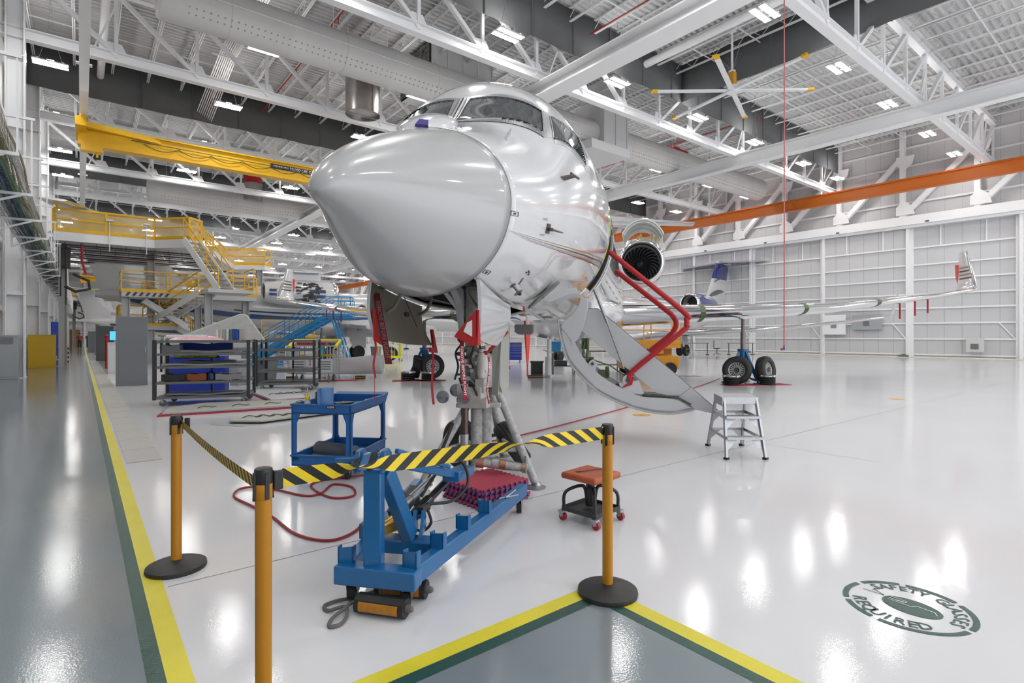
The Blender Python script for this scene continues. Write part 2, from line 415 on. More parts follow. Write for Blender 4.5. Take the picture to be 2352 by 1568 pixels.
for k in range(23):
    y0 = 6.9-LEAF*3+LEAF*k; x = XR-.35+(.22 if k % 2 else 0)
    m = MB(); m.bb((x, y0, .05), (x+.08, y0+LEAF, 9.15)); d = struct(m.build('door_%d' % (k+1), WP, smooth=False)); d['label'] = 'tall white hangar door leaf on the right wall'
    m = MB()
    for z in (.22, 1.30, 2.38, 3.42, 4.40, 5.42, 6.45, 7.65): m.bb((x-.10, y0, z-.05), (x, y0+LEAF, z+.05))
    for yy in (y0+.10, y0+LEAF-.10): m.bb((x-.16, yy-.09, .05), (x, yy+.09, 9.15))
    for yy in (y0+1.6, y0+4.0): m.bb((x-.08, yy-.035, 7.65), (x, yy+.035, 9.1))
    m.bar((x-.05, y0+.2, 1.3), (x-.05, y0+1.0, 2.38), .07, .07)
    m.build('door_frame', STEELW, d, smooth=False)
    m = MB()
    for i in range(5): m.bb((x-.006, y0+.95*(i+1), .1), (x, y0+.95*(i+1)+.02, 9.1))
    m.build('panel_seams', MATS['seam_grey'], d, smooth=False)
    if k % 2 == 0:
        m = MB(); m.cyl((x-.25, y0+.3, .0), (x-.17, y0+.3, .0), .24, n=20); m.bb((x-.28, y0, .01), (x-.14, y0+.6, .16)); m.build('door_roller', DGREY, d)
m = MB(); m.bb((XR-.9, YN, .0), (XR-.0, YF, .04)); struct(m.build('trim_3', mat('cream_threshold', (.62, .58, .48), .5), smooth=False))['label'] = 'cream coloured door track on the floor'
# far wall
b = MB(); b.bb((XL-.5, YF, 0), (XR+.5, YF+.15, ZD+.1)); struct(b.build('wall_far', WP, smooth=False))
b = MB()
for z in range(1, 15): b.bb((XL, YF-.1, z), (XR, YF, z+.1))
for i in range(17): b.bb((XL+3*i, YF-.3, 0), (XL+3*i+.3, YF, ZD))
b.bb((XL, YF-.6, 4.0), (12, YF-.1, 4.5)); struct(b.build('wall_far_framing', STEELW, smooth=False))
# ---- left wall
b = MB(); b.bb((XL-.15, YN, 0), (XL, YF, ZD+.1)); struct(b.build('wall_left', WP, smooth=False))
b = MB()
for i in range(int((YF-YN)/1.0)): b.bb((XL, YN+i, 0), (XL+.03, YN+i+.05, ZD))
struct(b.build('wall_left_ribs', mat('rib_paint', (.55, .56, .58), .5), smooth=False))
b = MB()
for z in (2.6, 5.2, 7.8, 10.4, 13): b.bb((XL, YN, z-.09), (XL+.22, YF, z+.09))
for y in [YN+3*i for i in range(46)]: b.cyl((XL+.3, y, .2), (XL+.3, y, 10), .025, n=6)
struct(b.build('wall_left_girts', STEELW, smooth=False))
b = MB(); b.ibeam((0, 0, 0), (0, 0, ZD-.1), .52, .55, .05, up=(1, 0, 0)); b.bb((-.32, -.28, 0), (.30, .28, .03))
for z in (3, 6.2, 9, 11.6): b.bb((-.30, -.27, z), (.29, .27, z+.04))
c0 = struct(b.build('column', TRM, smooth=False)); c0['label'] = 'white steel column along the left wall'; c0.location = (-1.85, TR[0], 0)
for y in TR[1:]:
    c = c0.copy(); COL.objects.link(c); c.location = (-1.85, y, 0)
for y in [t+4.6 for t in TR[3:]]:
    c = c0.copy(); COL.objects.link(c); c.location = (-2.15, y, 0); c.scale = (.6, .6, 1)
# ---- light fittings
EMIT = mat('led_light_panel', (1, .985, .96), emit=56.)
XS = [-1.0, 5.8, 12.8, 19.1, 25.5, 31.4, 37.8, 43.3]
def make_light():
    t = thing('high_bay_light', 'twin bar white high bay light hanging below the roof trusses', 'light', (0, 0, 0), 0, 'high bay lights in the roof')
    b = MB(); b.bb((-.60, -.30, 0), (.60, -.05, .05)); b.bb((-.60, .05, 0), (.60, .30, .05)); b.bb((-.45, -.3, .05), (-.38, .3, .09)); b.bb((.38, -.3, .05), (.45, .3, .09)); b.bb((-.12, -.08, .05), (.12, .08, .16)); b.build('housing', WHITE, t, smooth=False)
    b = MB()
    for y0, y1 in ((-.28, -.07), (.07, .28)): b.add([(-.57, y0, -.004), (-.57, y1, -.004), (.57, y1, -.004), (.57, y0, -.004)], [(0, 1, 2, 3)])
    b.build('diffuser', EMIT, t, smooth=False)
    b = MB()
    for y0, y1 in ((-.28, -.10), (.10, .28)): b.add([(-.36, y0, .053), (.36, y0, .053), (.36, y1, .053), (-.36, y1, .053)], [(0, 1, 2, 3)])
    b.build('added_roof_fill', mat('roof_fill_glow', (1, .985, .96), emit=30.), t, smooth=False)  # glowing strips added on top of the housing to brighten the roof
    b = MB(); b.tube([(-.4, 0, .09), (-.1, 0, 1.2), (0, 0, 2.85)], .006, 4); b.tube([(.4, 0, .09), (.1, 0, 1.2), (0, 0, 2.85)], .006, 4); b.build('hanger_wire', STEEL, t)
    return t
L0 = make_light(); firstL = True
ZL = 13.0
for r_ in range(-2, 16):
    y = 9.6+6.85*r_
    if r_ == 1: y = 16.4
    for c_, x in enumerate(XS):
        if firstL: L0.location = (x, y, ZL); firstL = False; t = L0
        else: t = dup(L0, (x, y, ZL))
        row = ['over the walkway', 'second from the left wall', 'third from the left wall', 'fourth from the left wall', 'fourth from the right wall', 'third from the right wall', 'second from the right wall', 'closest to the right wall'][c_]
        n_ = ['behind us, second row', 'behind us, first row', 'nearest row', 'second row', 'third row', 'fourth row', 'fifth row', 'sixth row', 'seventh row', 'eighth row', 'ninth row', 'tenth row', 'eleventh row', 'twelfth row', 'thirteenth row', 'fourteenth row', 'fifteenth row', 'farthest row'][r_+2]
        t['label'] = 'twin bar high bay light in the %s, %s' % (n_, row) if r_ >= 0 else 'twin bar high bay light %s, %s' % (n_, row)
# ================================================================ the business jet on jacks (nose at front)
def hullM(s, ph, e=0.):
    """point on the skin pushed out by e"""
    p = Vector(hull(s, ph))
    if not e: return p
    a = Vector(hull(s+.01, ph))-Vector(hull(max(s-.01, .001), ph)); b = Vector(hull(s, ph+.01))-Vector(hull(s, ph-.01))
    n = a.cross(b)
    if n.length < 1e-12: return p
    n.normalize(); c = Vector((s, 0, 3.1))
    if n.dot(p-c) < 0: n = -n
    return p+n*e
def patch(mb, q, nu=12, nv=6, e=.006, t=.01):
    """q: four (s, deg) corners in order; conforming plate on the skin"""
    def P(u, v, ee):
        s = lerp(lerp(q[0][0], q[1][0], u), lerp(q[3][0], q[2][0], u), v); a = lerp(lerp(q[0][1], q[1][1], u), lerp(q[3][1], q[2][1], u), v)
        return hullM(s, R(a), ee)
    vs = [P(i/nu, j/nv, e) for j in range(nv+1) for i in range(nu+1)]
    fs = [(j*(nu+1)+i, j*(nu+1)+i+1, (j+1)*(nu+1)+i+1, (j+1)*(nu+1)+i) for j in range(nv) for i in range(nu)]
    edge = [(i/nu, 0) for i in range(nu)]+[(1, j/nv) for j in range(nv)]+[(1-i/nu, 1) for i in range(nu)]+[(0, 1-j/nv) for j in range(nv)]
    o = len(vs)
    for u, v in edge: vs += [P(u, v, e), P(u, v, e-t)]
    m = len(edge); fs += [(o+2*k, o+2*((k+1) % m), o+2*((k+1) % m)+1, o+2*k+1) for k in range(m)]
    return mb.add(vs, fs)
def ringpatch(mb, q, f, e=.012, t=.02, n=12):
    """frame between quad q and the same quad grown by f=(ds, ddeg)"""
    cs = sum(p[0] for p in q)/4; ca = sum(p[1] for p in q)/4
    def grow(p): return (p[0]+math.copysign(f[0], p[0]-cs), p[1]+math.copysign(f[1], p[1]-ca))
    Q = [grow(p) for p in q]
    for k in range(4): patch(mb, [q[k], q[(k+1) % 4], Q[(k+1) % 4], Q[k]], n, 1, e, t)
    return mb
def fuselage_mesh(smax=29.6, bay=None, door=None, N=96, s_list=None):
    st = s_list
    def angs(s):
        w = max(pch(max(s, 0)**.5, PU, PW), .001); c = min(.43/w, .72)
        a = math.acos(c)
        up = [R(3.75)*i for i in range(48)]
        lo = [PI+a*i/12 for i in range(12)]+[PI+a+(PI-2*a)*i/12 for i in range(12)]+[2*PI-a+a*i/12 for i in range(12)]
        return up+lo
    rings = [[hull(s, p) for p in angs(s)] for s in st]; n = len(rings[0])
    mb = MB(); vs = [p for r in rings for p in r]; fs = []
    for i in range(len(st)-1):
        sm = (st[i]+st[i+1])/2
        for k in range(n):
            if bay and bay[0] < sm < bay[1] and 60 <= k < 72: continue
            if door and door[0] < sm < door[1] and (k < 11 or k >= 77): continue
            k2 = (k+1) % n; fs.append((i*n+k, (i+1)*n+k, (i+1)*n+k2, i*n+k2))
    if st[0] < .01: fs.append(tuple(range(n)))
    return mb.add(vs, fs)

JET = thing('business_jet', 'large white business jet in the foreground standing on jacks with open door', 'aircraft', (.9926, 2.927, 0), R(39.33))
BAY = (1.49, 3.75); DOOR = (5.30, 6.20)
def build_hull():
    st = [.0004, .004, .015, .035, .06, .1, .15, .2, .27, .35]+[.45+.08*i for i in range(13)]+[1.49]
    radome = fuselage_mesh(s_list=st); o = radome.build('radome', RADW, JET, ang=60)
    sd = o.modifiers.new('s', 'SOLIDIFY'); sd.thickness = .012; sd.offset = -1
    st = [1.495]+[1.56+.07*i for i in range(53)]; st = [s for s in st if s < 5.28]+[5.30, 5.45, 5.6, 5.75, 5.9, 6.05, 6.20]+[6.6, 7.5, 9, 11, 14, 17, 19, 20, 21, 22, 23, 24, 25, 26, 27, 28, 28.8, 29.4, 29.6]
    st = sorted(set(st+[3.75]))
    f = fuselage_mesh(s_list=st, bay=BAY, door=DOOR).build('fuselage', JETW, JET, ang=60)
    sd = f.modifiers.new('s', 'SOLIDIFY'); sd.thickness = .03; sd.offset = -1
    # seam between radome and fuselage
    b = MB(); b.tube([hullM(1.492, 2*PI*i/120, -.001) for i in range(120)], .0035, 6, closed=True); b.build('radome_seam', DGREY, JET)
    # interior floor and dark cabin behind the door
    b = MB()
    for s in (5.30, 6.20): # aft and fore jambs
        sg = -1 if s > 5.5 else 1
        pr = [hullM(s, R(a), .004) for a in range(-42, 43, 4)]; 
        ins = [p+Vector((-p.y*0, 0, 0))+(Vector((s, 0, 3.1))-p).normalized()*.17 for p in pr]
        rings = []
        for p, q in zip(pr, ins):
            dx = Vector((.05*(-sg), 0, 0)); rings.append([p, q, q+dx, p+dx])
        b.loft(rings)
    for a in (-42, 42):
        p0 = hullM(5.31, R(a), -.02); p1 = hullM(6.19, R(a), -.02); c = Vector((5.7, 0, 3.1)); d = Vector((0, c.y-p0.y, c.z-p0.z)).normalized()*.17
        b.prism([p0, p1, p1+d, p0+d], Vector((0, -d.z, d.y)).normalized()*.015)
    b.build('door_frame', mat('door_frame_brown', (.10, .075, .06), .35, metal=.5, noise=.3, nscale=6), JET)
    b = MB(); b.bb((4.6, -.90, 2.22), (18, .90, 2.25)); b.bb((4.6, .5, 2.25), (8, .55, 4.2))
    for s in (4.6, 8.0): b.prism([Vector((s, 1.28*math.cos(2*PI*i/24), 3.13+1.28*math.sin(2*PI*i/24))) for i in range(24)], (.04, 0, 0))
    b.build('cabin_bulkhead', TAN, JET)
    # masking tape along the front edge of the door opening
    b = MB()
    for a0, a1 in ((8, -8), (-11, -24), (-27, -33)): patch(b, [(5.19, a0), (5.29, a0), (5.29, a1), (5.19, a1)], 2, 6, .003, .003)
    b.build('masking_tape', mat('yellow_green_tape', (.62, .72, .10), .6), JET)
    b = MB()
    for a0, a1 in ((-8.3, -10.4), (-24.2, -26.8), (-33, -35)): patch(b, [(5.18, a0), (5.29, a0), (5.29, a1), (5.18, a1)], 2, 3, .004, .004)
    b.build('blue_tape', mat('blue_tape', (.04, .18, .5), .6), JET)
build_hull()

def build_windows():
    def mir(q): return [(s, 180-a) for s, a in q]
    WL = [(2.567, 85.5), (2.804, 48.7), (2.556, 41.7), (2.172, 86.5)]
    WS = [(2.89, 43.2), (3.42, 31.5), (3.26, 17.8), (2.65, 34.5)]
    for q, nm in ((WL, 'windshield'), (mir(WL), 'windshield'), (WS, 'side_window'), (mir(WS), 'side_window')):
        g = MB(); patch(g, q, 20, 10, .008, .02); g.build(nm, GLASS, JET, ang=50)
        b = MB(); ringpatch(b, q, (.012, .8), .014, .02); b.build('window_seal', mat('bright_seal', (.7, .7, .7), .2, metal=.8), JET, smooth=False)
        b = MB(); ringpatch(b, q, (.004, .25), .017, .02); b.build('window_gasket', BLACK, JET, smooth=False)
    # bare aluminium frame around the windshields
    FR = mat('riveted_aluminium', (.50, .50, .51), .32, metal=.85, noise=.18, nscale=40)
    b = MB()
    for mr in (lambda q: q, mir):
        for q in ([(2.60, 89.9), (2.90, 46.5), (2.804, 48.7), (2.567, 85.5)], [(2.172, 86.5), (2.556, 41.7), (2.50, 38.8), (2.10, 89.9)],
                  [(2.60, 89.9), (2.567, 85.5), (2.172, 86.5), (2.10, 89.9)], [(2.90, 46.5), (2.804, 48.7), (2.556, 41.7), (2.50, 38.8)],
                  [(2.90, 46.5), (2.92, 45.0), (2.62, 35.6), (2.50, 38.8)], [(2.65, 34.5), (3.26, 17.8), (3.30, 14.6), (2.61, 32.4)]):
            patch(b, mr(q), 16, 3, .004, .006)
    b.build('windshield_frame', FR, JET, ang=50)
    b = MB(); b.tube([hullM(lerp(2.60, 2.10, i/10), PI/2, .006) for i in range(11)], .006, 6)
    for mr in (1, -1):
        b.tube([hullM(lerp(2.10, 2.50, i/16), R(90-mr*lerp(0, 51.2, i/16)), .004) for i in range(17)], .004, 5)
    b.build('frame_seam', BLACKP, JET)
    # rivets along the frame
    b = MB()
    for mr in (1, -1):
        for i in range(34):
            t = i/33
            for s0, s1, a0, a1 in ((2.585, 2.85, 87, 47.6), (2.135, 2.53, 87, 40.3), (2.59, 2.13, 88, 88)):
                p = hullM(lerp(s0, s1, t), R(90-mr*(90-lerp(a0, a1, t))), .009); b.sphere(p, .0045, 5, 3)
    o = b.build('frame_rivets', STEEL, JET); o['kind'] = 'stuff'
    # enhanced-vision housing ahead of the right windshield
    b = MB(); c = hullM(2.0, R(95)); rings = []
    for j in range(17):
        t = j/16; x = lerp(-.62, .42, t); k = max(math.sin(PI*min(t*1.0, 1))**.6, .02)
        rings.append([c+Vector((x, math.cos(2*PI*i/24)*.25*k+.02, -.03+x*.42+max(math.sin(2*PI*i/24), -.3)*.15*k)) for i in range(24)])
    b.loft(rings); b.build('camera_housing', JETW, JET, ang=80)
    b = MB(); c2 = Vector((1.452, -.022, 3.222))
    X = Vector((.37, -.93, .0)).normalized(); Y = Vector((.40, .15, .90)).normalized()
    b.plate([c2+X*a+Y*bb for a, bb in ((-.060, -.024), (.045, -.024), (.045, .034), (-.025, .034))], .03); b.build('camera_window', mat('violet_glass', (.10, .08, .32), .06, coat=1), JET)
    # livery stripes
    SL = [[(1.515, -17.8), (1.791, -19.2), (2.132, -20.7), (2.614, -22.3), (3.357, -24.2), (3.924, -24.3), (5.2, -22.4)],
          [(1.581, -19.0), (1.855, -20.5), (2.195, -22.1), (2.678, -23.9), (3.412, -25.8), (3.967, -25.9), (5.2, -24.4)],
          [(1.692, -20.4), (1.96, -21.9), (2.297, -23.5), (2.768, -25.3), (3.472, -27.1), (3.986, -27.2), (5.2, -26.3)],
          [(1.791, -21.6), (2.053, -23.1), (2.39, -24.6), (2.852, -26.5), (3.527, -28.1), (4.01, -28.3), (5.2, -27.8)]]
    for (nm, col), sl in zip((('gold_stripe', (.30, .24, .08)), ('black_stripe', (.03, .03, .035)), ('tan_stripe', (.35, .25, .20)), ('brown_stripe', (.16, .08, .05))), SL):
        b = MB(); vs = []
        for i in range(61):
            t = i/60; s = lerp(sl[0][0], sl[-1][0], t); a = pch(s, [q[0] for q in sl], [q[1] for q in sl]); h = .02+.40*min(t*1.5, 1)
            vs += [hullM(s, R(a+h), .0035), hullM(s, R(a-h), .0035), hullM(s, R(a-h), 0), hullM(s, R(a+h), 0)]
        b.add(vs, [(4*i+p, 4*i+4+p, 4*i+4+(p+1) % 4, 4*i+(p+1) % 4) for i in range(60) for p in range(4)])
        b.build(nm, mat(nm, col, .3), JET, ang=60)
    # placards and vents
    b = MB()
    for s, a in ((1.50, -7.4), (1.515, -47.2)):
        for f in (0, 1): 
            q = [(s, a+1.4), (s+.09, a+1.0), (s+.09, a-1.2), (s, a-.9)]
        ringpatch(b, q, (.004, .25), .004, .004, 2); patch(b, [(s+.03, a+.5), (s+.06, a+.5), (s+.06, a-.5), (s+.03, a-.5)], 1, 1, .004, .004)
    for s, a in ((2.15, -40), (2.18, -41.0), (2.13, -41.3), (2.20, -42.2)): patch(b, [(s, a+.6), (s+.03, a+.4), (s+.03, a-.5), (s, a-.3)], 1, 1, .003, .003)
    for k in range(5): patch(b, [(2.17+.01*k, -45-k*1.0), (2.20+.01*k, -45.2-k*1.0), (2.20+.01*k, -45.8-k*1.0), (2.17+.01*k, -45.6-k*1.0)], 1, 1, .003, .003)
    b.build('placard', LETB, JET, smooth=False)
    # fairing plate (open oval) under the belly
    b = MB(); A_ = hullM(3.135, R(-63.3), .015); B_ = hullM(2.991, R(-40.7), .015); C0 = (A_+B_)/2; U = (B_-A_)/2; Wd = Vector((1, 0, 0)); Wd = (Wd-U.normalized()*Wd.dot(U.normalized())).normalized()
    Nn = U.cross(Wd).normalized(); C0 = C0+(hullM(3.05, R(-52), .02)-hullM(3.05, R(-52))).normalized()*.035
    if Nn.dot(hullM(3.05, R(-52), .1)-hullM(3.05, R(-52))) < 0: Nn = -Nn
    b.plate([C0+U*math.cos(2*PI*i/36)+Wd*(.075*math.sin(2*PI*i/36)) for i in range(36)], .03); ov = b.build('oval_cover', mat('olive_grey_paint', (.20, .21, .19), .4), JET, bevel=.006)
    b = MB(); b.cyl(C0+Nn*.014-U*.1, C0+Nn*.018-U*.1, .014, n=12); b.build('oval_cover_hole', BLACK, ov)
    # probes
    def nrm(s, a): 
        p = hullM(s, R(a)); return p, (hullM(s, R(a), .1)-p).normalized()
    PRB = mat('probe_metal', (.16, .13, .12), .35, metal=.8)
    p, n = nrm(2.36, -54.5+0); 
    p, n = nrm(2.15, -51.5); b = MB(); b.cyl(p, p+n*.006, .03, n=20); b.cyl(p, p+n*.09+Vector((.04, 0, 0)), .012, n=10); b.cyl(p+n*.09+Vector((.03, 0, 0)), p+n*.095+Vector((.06, 0, 0)), .018, n=10); b.cyl(p+n*.085, p+n*.09, .042, n=20)
    b.build('temperature_probe', PRB, JET)
    p, n = nrm(2.10, -13.7); b = MB(); X = (hullM(2.16, R(-14))-p).normalized(); Y = n.cross(X); b.plate([p+n*.004+X*x+Y*y for x, y in ((-.035, -.04), (.035, -.04), (.035, .045), (-.03, .045))], .008); b.cyl(p, p+n*.05, .016, n=10); b.cyl(p+n*.05-X*.02, p+n*.06+X*.20, .012, .007, n=10); b.build('pitot_probe', PRB, JET)
    p, n = nrm(2.41, 15.8); X = (hullM(2.5, R(13))-p).normalized(); b = MB(); b.plate([p, p+n*.10+X*.06, p+n*.11+X*.12, p+X*.08], .016); b.cyl(p+n*.10+X*.02-Vector((0, 0, 0)), p+n*.105+X*.17, .012, n=10); b.build('angle_of_attack_probe', PRB, JET)
    p, n = nrm(1.98, 50.3); b = MB(); b.cyl(p, p+n*.06, .026, .016, n=12); b.cyl(p+n*.06, p+n*.10, .008, n=8); b.cyl(p+n*.055, p+n*.062, .02, n=12); b.build('ice_probe', JETW, JET)
    p, n = nrm(1.98, 129.7); b = MB(); b.cyl(p, p+n*.06, .026, .016, n=12); b.cyl(p+n*.06, p+n*.10, .008, n=8); b.build('ice_probe', JETW, JET)
    # small service marks by the pitot probe
    for s, a, tx in ((2.02, -8.5, 'STATIC'), (2.03, -17.6, 'STATIC'), (2.1, -57, 'DRAIN')):
        p, n = nrm(s, a); X = (hullM(s+.05, R(a))-hullM(s-.05, R(a))).normalized(); text_obj('stencil_text', tx, p+n*.003, X, n.cross(X), .02, mat('grey_lettering', (.25, .25, .25), .6), JET)
build_windows()

def build_bay():
    # liner of the nose-gear bay
    b = MB(); zt = 2.65
    b.bb((1.50, -.43, 2.0), (1.53, .43, zt)); b.bb((3.72, -.43, 1.92), (3.75, .43, zt)); b.bb((1.5, -.43, zt), (3.75, .43, zt+.02))
    for y in (-.43, .43): b.prism([(1.5, y, 2.02), (2.6, y, 1.90), (3.75, y, 1.90), (3.75, y, zt), (1.5, y, zt)], (0, .02 if y < 0 else -.02, 0))
    b.build('gear_bay_liner', mat('olive_primer', (.22, .21, .13), .6, noise=.4, nscale=7), JET)
    b = MB()
    for i in range(9): b.bb((1.6+.24*i, -.42, 1.93), (1.63+.24*i, -.34, 2.5)); b.bb((1.6+.24*i, .34, 1.93), (1.63+.24*i, .42, 2.5))
    for i in range(16):
        x = 1.6+random.random()*1.9; y = random.uniform(-.38, .3); z = random.uniform(2.1, 2.6); b.tube(spline([(x, y, z), (x+.2, y+random.uniform(-.1, .1), z-random.uniform(0, .15)), (x+.45, y+.05, z)], 5), .012, 6)
    b.bar((1.55, -.36, 2.0), (3.6, -.36, 1.95), .05, .12); b.bar((1.55, .36, 2.0), (3.6, .36, 1.95), .05, .12)
    for i in range(10): 
        x = 1.7+.19*i; b.box((x, -.30, 2.15+.05*(i % 3)), (.10, .08, .12)); b.box((x, .31, 2.2), (.09, .07, .1))
    b.build('bay_equipment', DARKM, JET)
    b = MB(); b.bar((1.7, .05, 2.55), (3.1, .12, 1.75), .07, .11); b.bar((1.7, .32, 2.5), (3.1, .12, 1.75), .05, .09); b.bar((1.8, -.05, 2.55), (2.55, .38, 2.0), .04, .06)
    b.prism([(2.7, .08, 2.05), (3.0, .08, 2.0), (3.15, .08, 1.55), (2.98, .08, 1.50), (2.9, .08, 1.62)], (0, .07, 0)); b.build('drag_brace', GREYP, JET)
    # two forward bay doors hanging open
    for sg in (1, -1):     # local y = -left
        mb = MB(); nu, nv = 14, 8; S0, S1 = 1.51, 2.62; rows = []
        for j in range(nv+1):
            v = j/nv; row = []
            for i in range(nu+1):
                u = i/nu; s = lerp(S0, S1, u); 
                if v > .6: s = lerp(s, lerp(S0+.06, S1-.02, u), (v-.6)/.4)
                zt0 = hull(s, -math.acos(min(.44/pch(s**.5, PU, PW), .9)))[2]; h = lerp(.46, .40, u); out = .02*math.sin(PI*v)-.10*v*v*lerp(.15, 1, u)*1.2
                row.append(Vector((s, -sg*(.445+out), zt0-.01-h*v)))
            rows.append(row)
        vs = [p for r in rows for p in r]; off = Vector((0, -sg*.03, 0)); n0 = len(vs); vs += [p+off for p in vs]
        fs = []
        W_ = nu+1
        for j in range(nv):
            for i in range(nu):
                a, b_, c, d = j*W_+i, j*W_+i+1, (j+1)*W_+i+1, (j+1)*W_+i; fs += [(a, b_, c, d), (n0+d, n0+c, n0+b_, n0+a)]
        ed = [i for i in range(nu)]+[j*W_+nu for j in range(nv)]+[nv*W_+i for i in range(nu, 0, -1)]+[j*W_ for j in range(nv, 0, -1)]
        fs += [(ed[k], n0+ed[k], n0+ed[(k+1) % len(ed)], ed[(k+1) % len(ed)]) for k in range(len(ed))]
        mb.add(vs, fs)
        o = mb.build('gear_bay_door', None, JET, ang=40)
        o.data.materials.append(JETW); o.data.materials.append(TAN)
        for p in o.data.polygons:
            if p.index < 2*nu*nv and p.index % 2 == 0: p.material_index = 1
        if sg < 0: o['label'] = 'forward gear bay door with tan inner face, hanging open'
        # hinge goosenecks, edge strip
        b = MB()
        for s in (1.75, 2.5): b.tube(spline([(s, -sg*.40, 2.0), (s, -sg*.30, 1.92), (s+.03, -sg*.36, 1.80), (s+.02, -sg*.435, 1.74)], 5), .016, 8)
        b.build('hinge', TAN, o)
        if sg < 0:
            b = MB(); b.tube([(2.62, .30, 2.2), (2.0, .40, 1.95), (2.45, .43, 1.62)], .004, 5); b.build('stay_cable', BLACK, o)
            b = MB(); b.bb((2.18, .436, 1.72), (2.26, .444, 1.76)); b.build('placard', LETB, o)
        # red edge guards on the lower corners
        b = MB()
        if sg < 0:
            b.prism([(1.50, .415, 1.76), (1.53, .415, 1.76), (1.56, .415, 1.55), (1.68, .415, 1.49), (1.67, .415, 1.455), (1.52, .415, 1.50)], (0, .02, 0)); b.build('edge_guard', RED, o); b = MB()
            b.prism([(2.60, .33, 1.60), (2.64, .33, 1.60), (2.66, .29, 1.36), (2.46, .29, 1.375), (2.46, .29, 1.42), (2.58, .30, 1.42)], (0, .025, 0))
        else:
            b.prism([(1.49, -.45, 1.74), (1.49, -.45, 1.46), (1.49, -.41, 1.46), (1.49, -.27, 1.53), (1.49, -.29, 1.56)], (.04, 0, 0)); b.prism([(1.50, -.46, 1.74), (1.56, -.46, 1.74), (1.58, -.45, 1.46), (1.50, -.45, 1.46)], (0, -.012, 0))
            b.build('edge_guard', RED, o); b = MB(); b.bar((2.66, -.44, 1.58), (2.60, -.24, 1.36), .035, .03); b.bar((2.60, -.24, 1.36), (2.50, -.26, 1.37), .03, .03)
        b.build('edge_guard', RED, o)
        if sg > 0:
            b = MB(); b.prism([(1.484, -.42, 1.66), (1.484, -.42, 1.53), (1.484, -.35, 1.57), (1.484, -.38, 1.64)], (.004, 0, 0)); b.build('guard_label', LETW, o)
    # main leg
    b = MB(); g = (3.26, 0)
    b.cyl((3.26, 0, 2.5), (3.26, 0, 1.42), .085, n=24); b.cyl((3.26, 0, 1.42), (3.26, 0, 1.36), .11, n=24); b.cyl((3.26, 0, 1.44), (3.26, 0, .98), .075, n=20)
    b.cyl((3.26, 0, 1.33), (3.26, 0, 1.27), .10, n=24); b.box((3.26, .02, 1.12), (.18, .20, .22)); b.box((3.20, -.02, .93), (.24, .24, .16)); b.cyl((3.24, -.17, .86), (3.24, .17, .86), .035, n=14)
    lg = b.build('landing_gear_leg', mat('gear_grey_paint', (.58, .57, .54), .4, noise=.35, nscale=9), JET, bevel=.008); lg.location.x = -.32
    b = MB(); b.cyl((3.14, -.12, 1.36), (3.14, -.12, 1.10), .045, n=16); b.cyl((3.14, -.12, 1.40), (3.14, -.12, 1.36), .03, n=12); b.cyl((3.2, -.13, 1.04), (3.1, -.13, 1.04), .05, n=16)
    b.box((3.15, -.12, 1.02), (.12, .1, .14)); b.box((3.12, .06, .98), (.1, .12, .12)); b.cyl((3.13, .02, 1.22), (3.08, .02, 1.22), .03, n=12); b.box((3.14, -.05, .84), (.14, .3, .10)); b.box((3.14, .05, 1.25), (.1, .06, .1))
    lg = b.build('steering_unit', mat('gear_cream_paint', (.50, .48, .44), .45, noise=.3, nscale=12), JET, bevel=.006); lg.location.x = -.32
    b = MB()
    for pts in ([(3.15, .08, 1.46), (3.10, .14, 1.36), (3.12, .12, 1.22), (3.1, .15, 1.08)], [(3.15, -.03, 1.5), (3.08, -.06, 1.42), (3.10, -.02, 1.30), (3.14, -.04, 1.2)], [(3.16, -.10, 1.5), (3.10, -.12, 1.44), (3.14, -.13, 1.38)],
                [(3.12, .12, 1.5), (3.06, .06, 1.44), (3.08, .04, 1.3)], [(3.1, .1, 1.1), (3.07, .05, .98), (3.08, .0, .9)], [(3.1, -.02, 1.05), (3.06, -.08, .98), (3.1, -.1, .9)]): b.tube(spline(pts, 6), .011, 7)
    lg = b.build('hydraulic_hose', BLACK, JET); lg.location.x = -.32
    rnd = random.Random(11)
    for nm, mm in (('gear_fitting', MATS['gear_cream_paint']), ('gear_valve', STEEL), ('gear_clamp', DARKM)):
        b = MB()
        for i in range(12):
            y = rnd.uniform(-.16, .13); z = rnd.uniform(.86, 1.42); x = 2.76+abs(y)*.3+rnd.uniform(0, .04)
            if i % 3: b.cyl((x+.05, y, z), (x-.02, y+rnd.uniform(-.02, .02), z), rnd.uniform(.010, .024), n=10)
            else: b.box((x+.02, y, z), (.06, rnd.uniform(.02, .05), rnd.uniform(.02, .05)))
        b.bar((2.80, -.10, rnd.uniform(.9, 1.3)), (2.80, .08, rnd.uniform(.9, 1.3)), .016, .016)
        o_ = b.build(nm, mm, JET); o_['kind'] = 'stuff'
    # aft door carried on the leg
    b = MB(); pl = [(3.42, -.27, 1.70), (3.86, -.27, 1.70), (3.80, -.27, .95), (3.50, -.27, .90), (3.38, -.27, 1.0)]
    b.prism(pl, (0, .03, 0)); b.prism([(3.40, -.29, 1.72), (3.42, -.17, 1.72), (3.40, -.17, .9), (3.36, -.25, .9)], (.03, 0, 0))
    lg = b.build('leg_fairing', mat('fairing_paint', (.40, .40, .36), .35, coat=.4), JET); lg.location.x = -.32
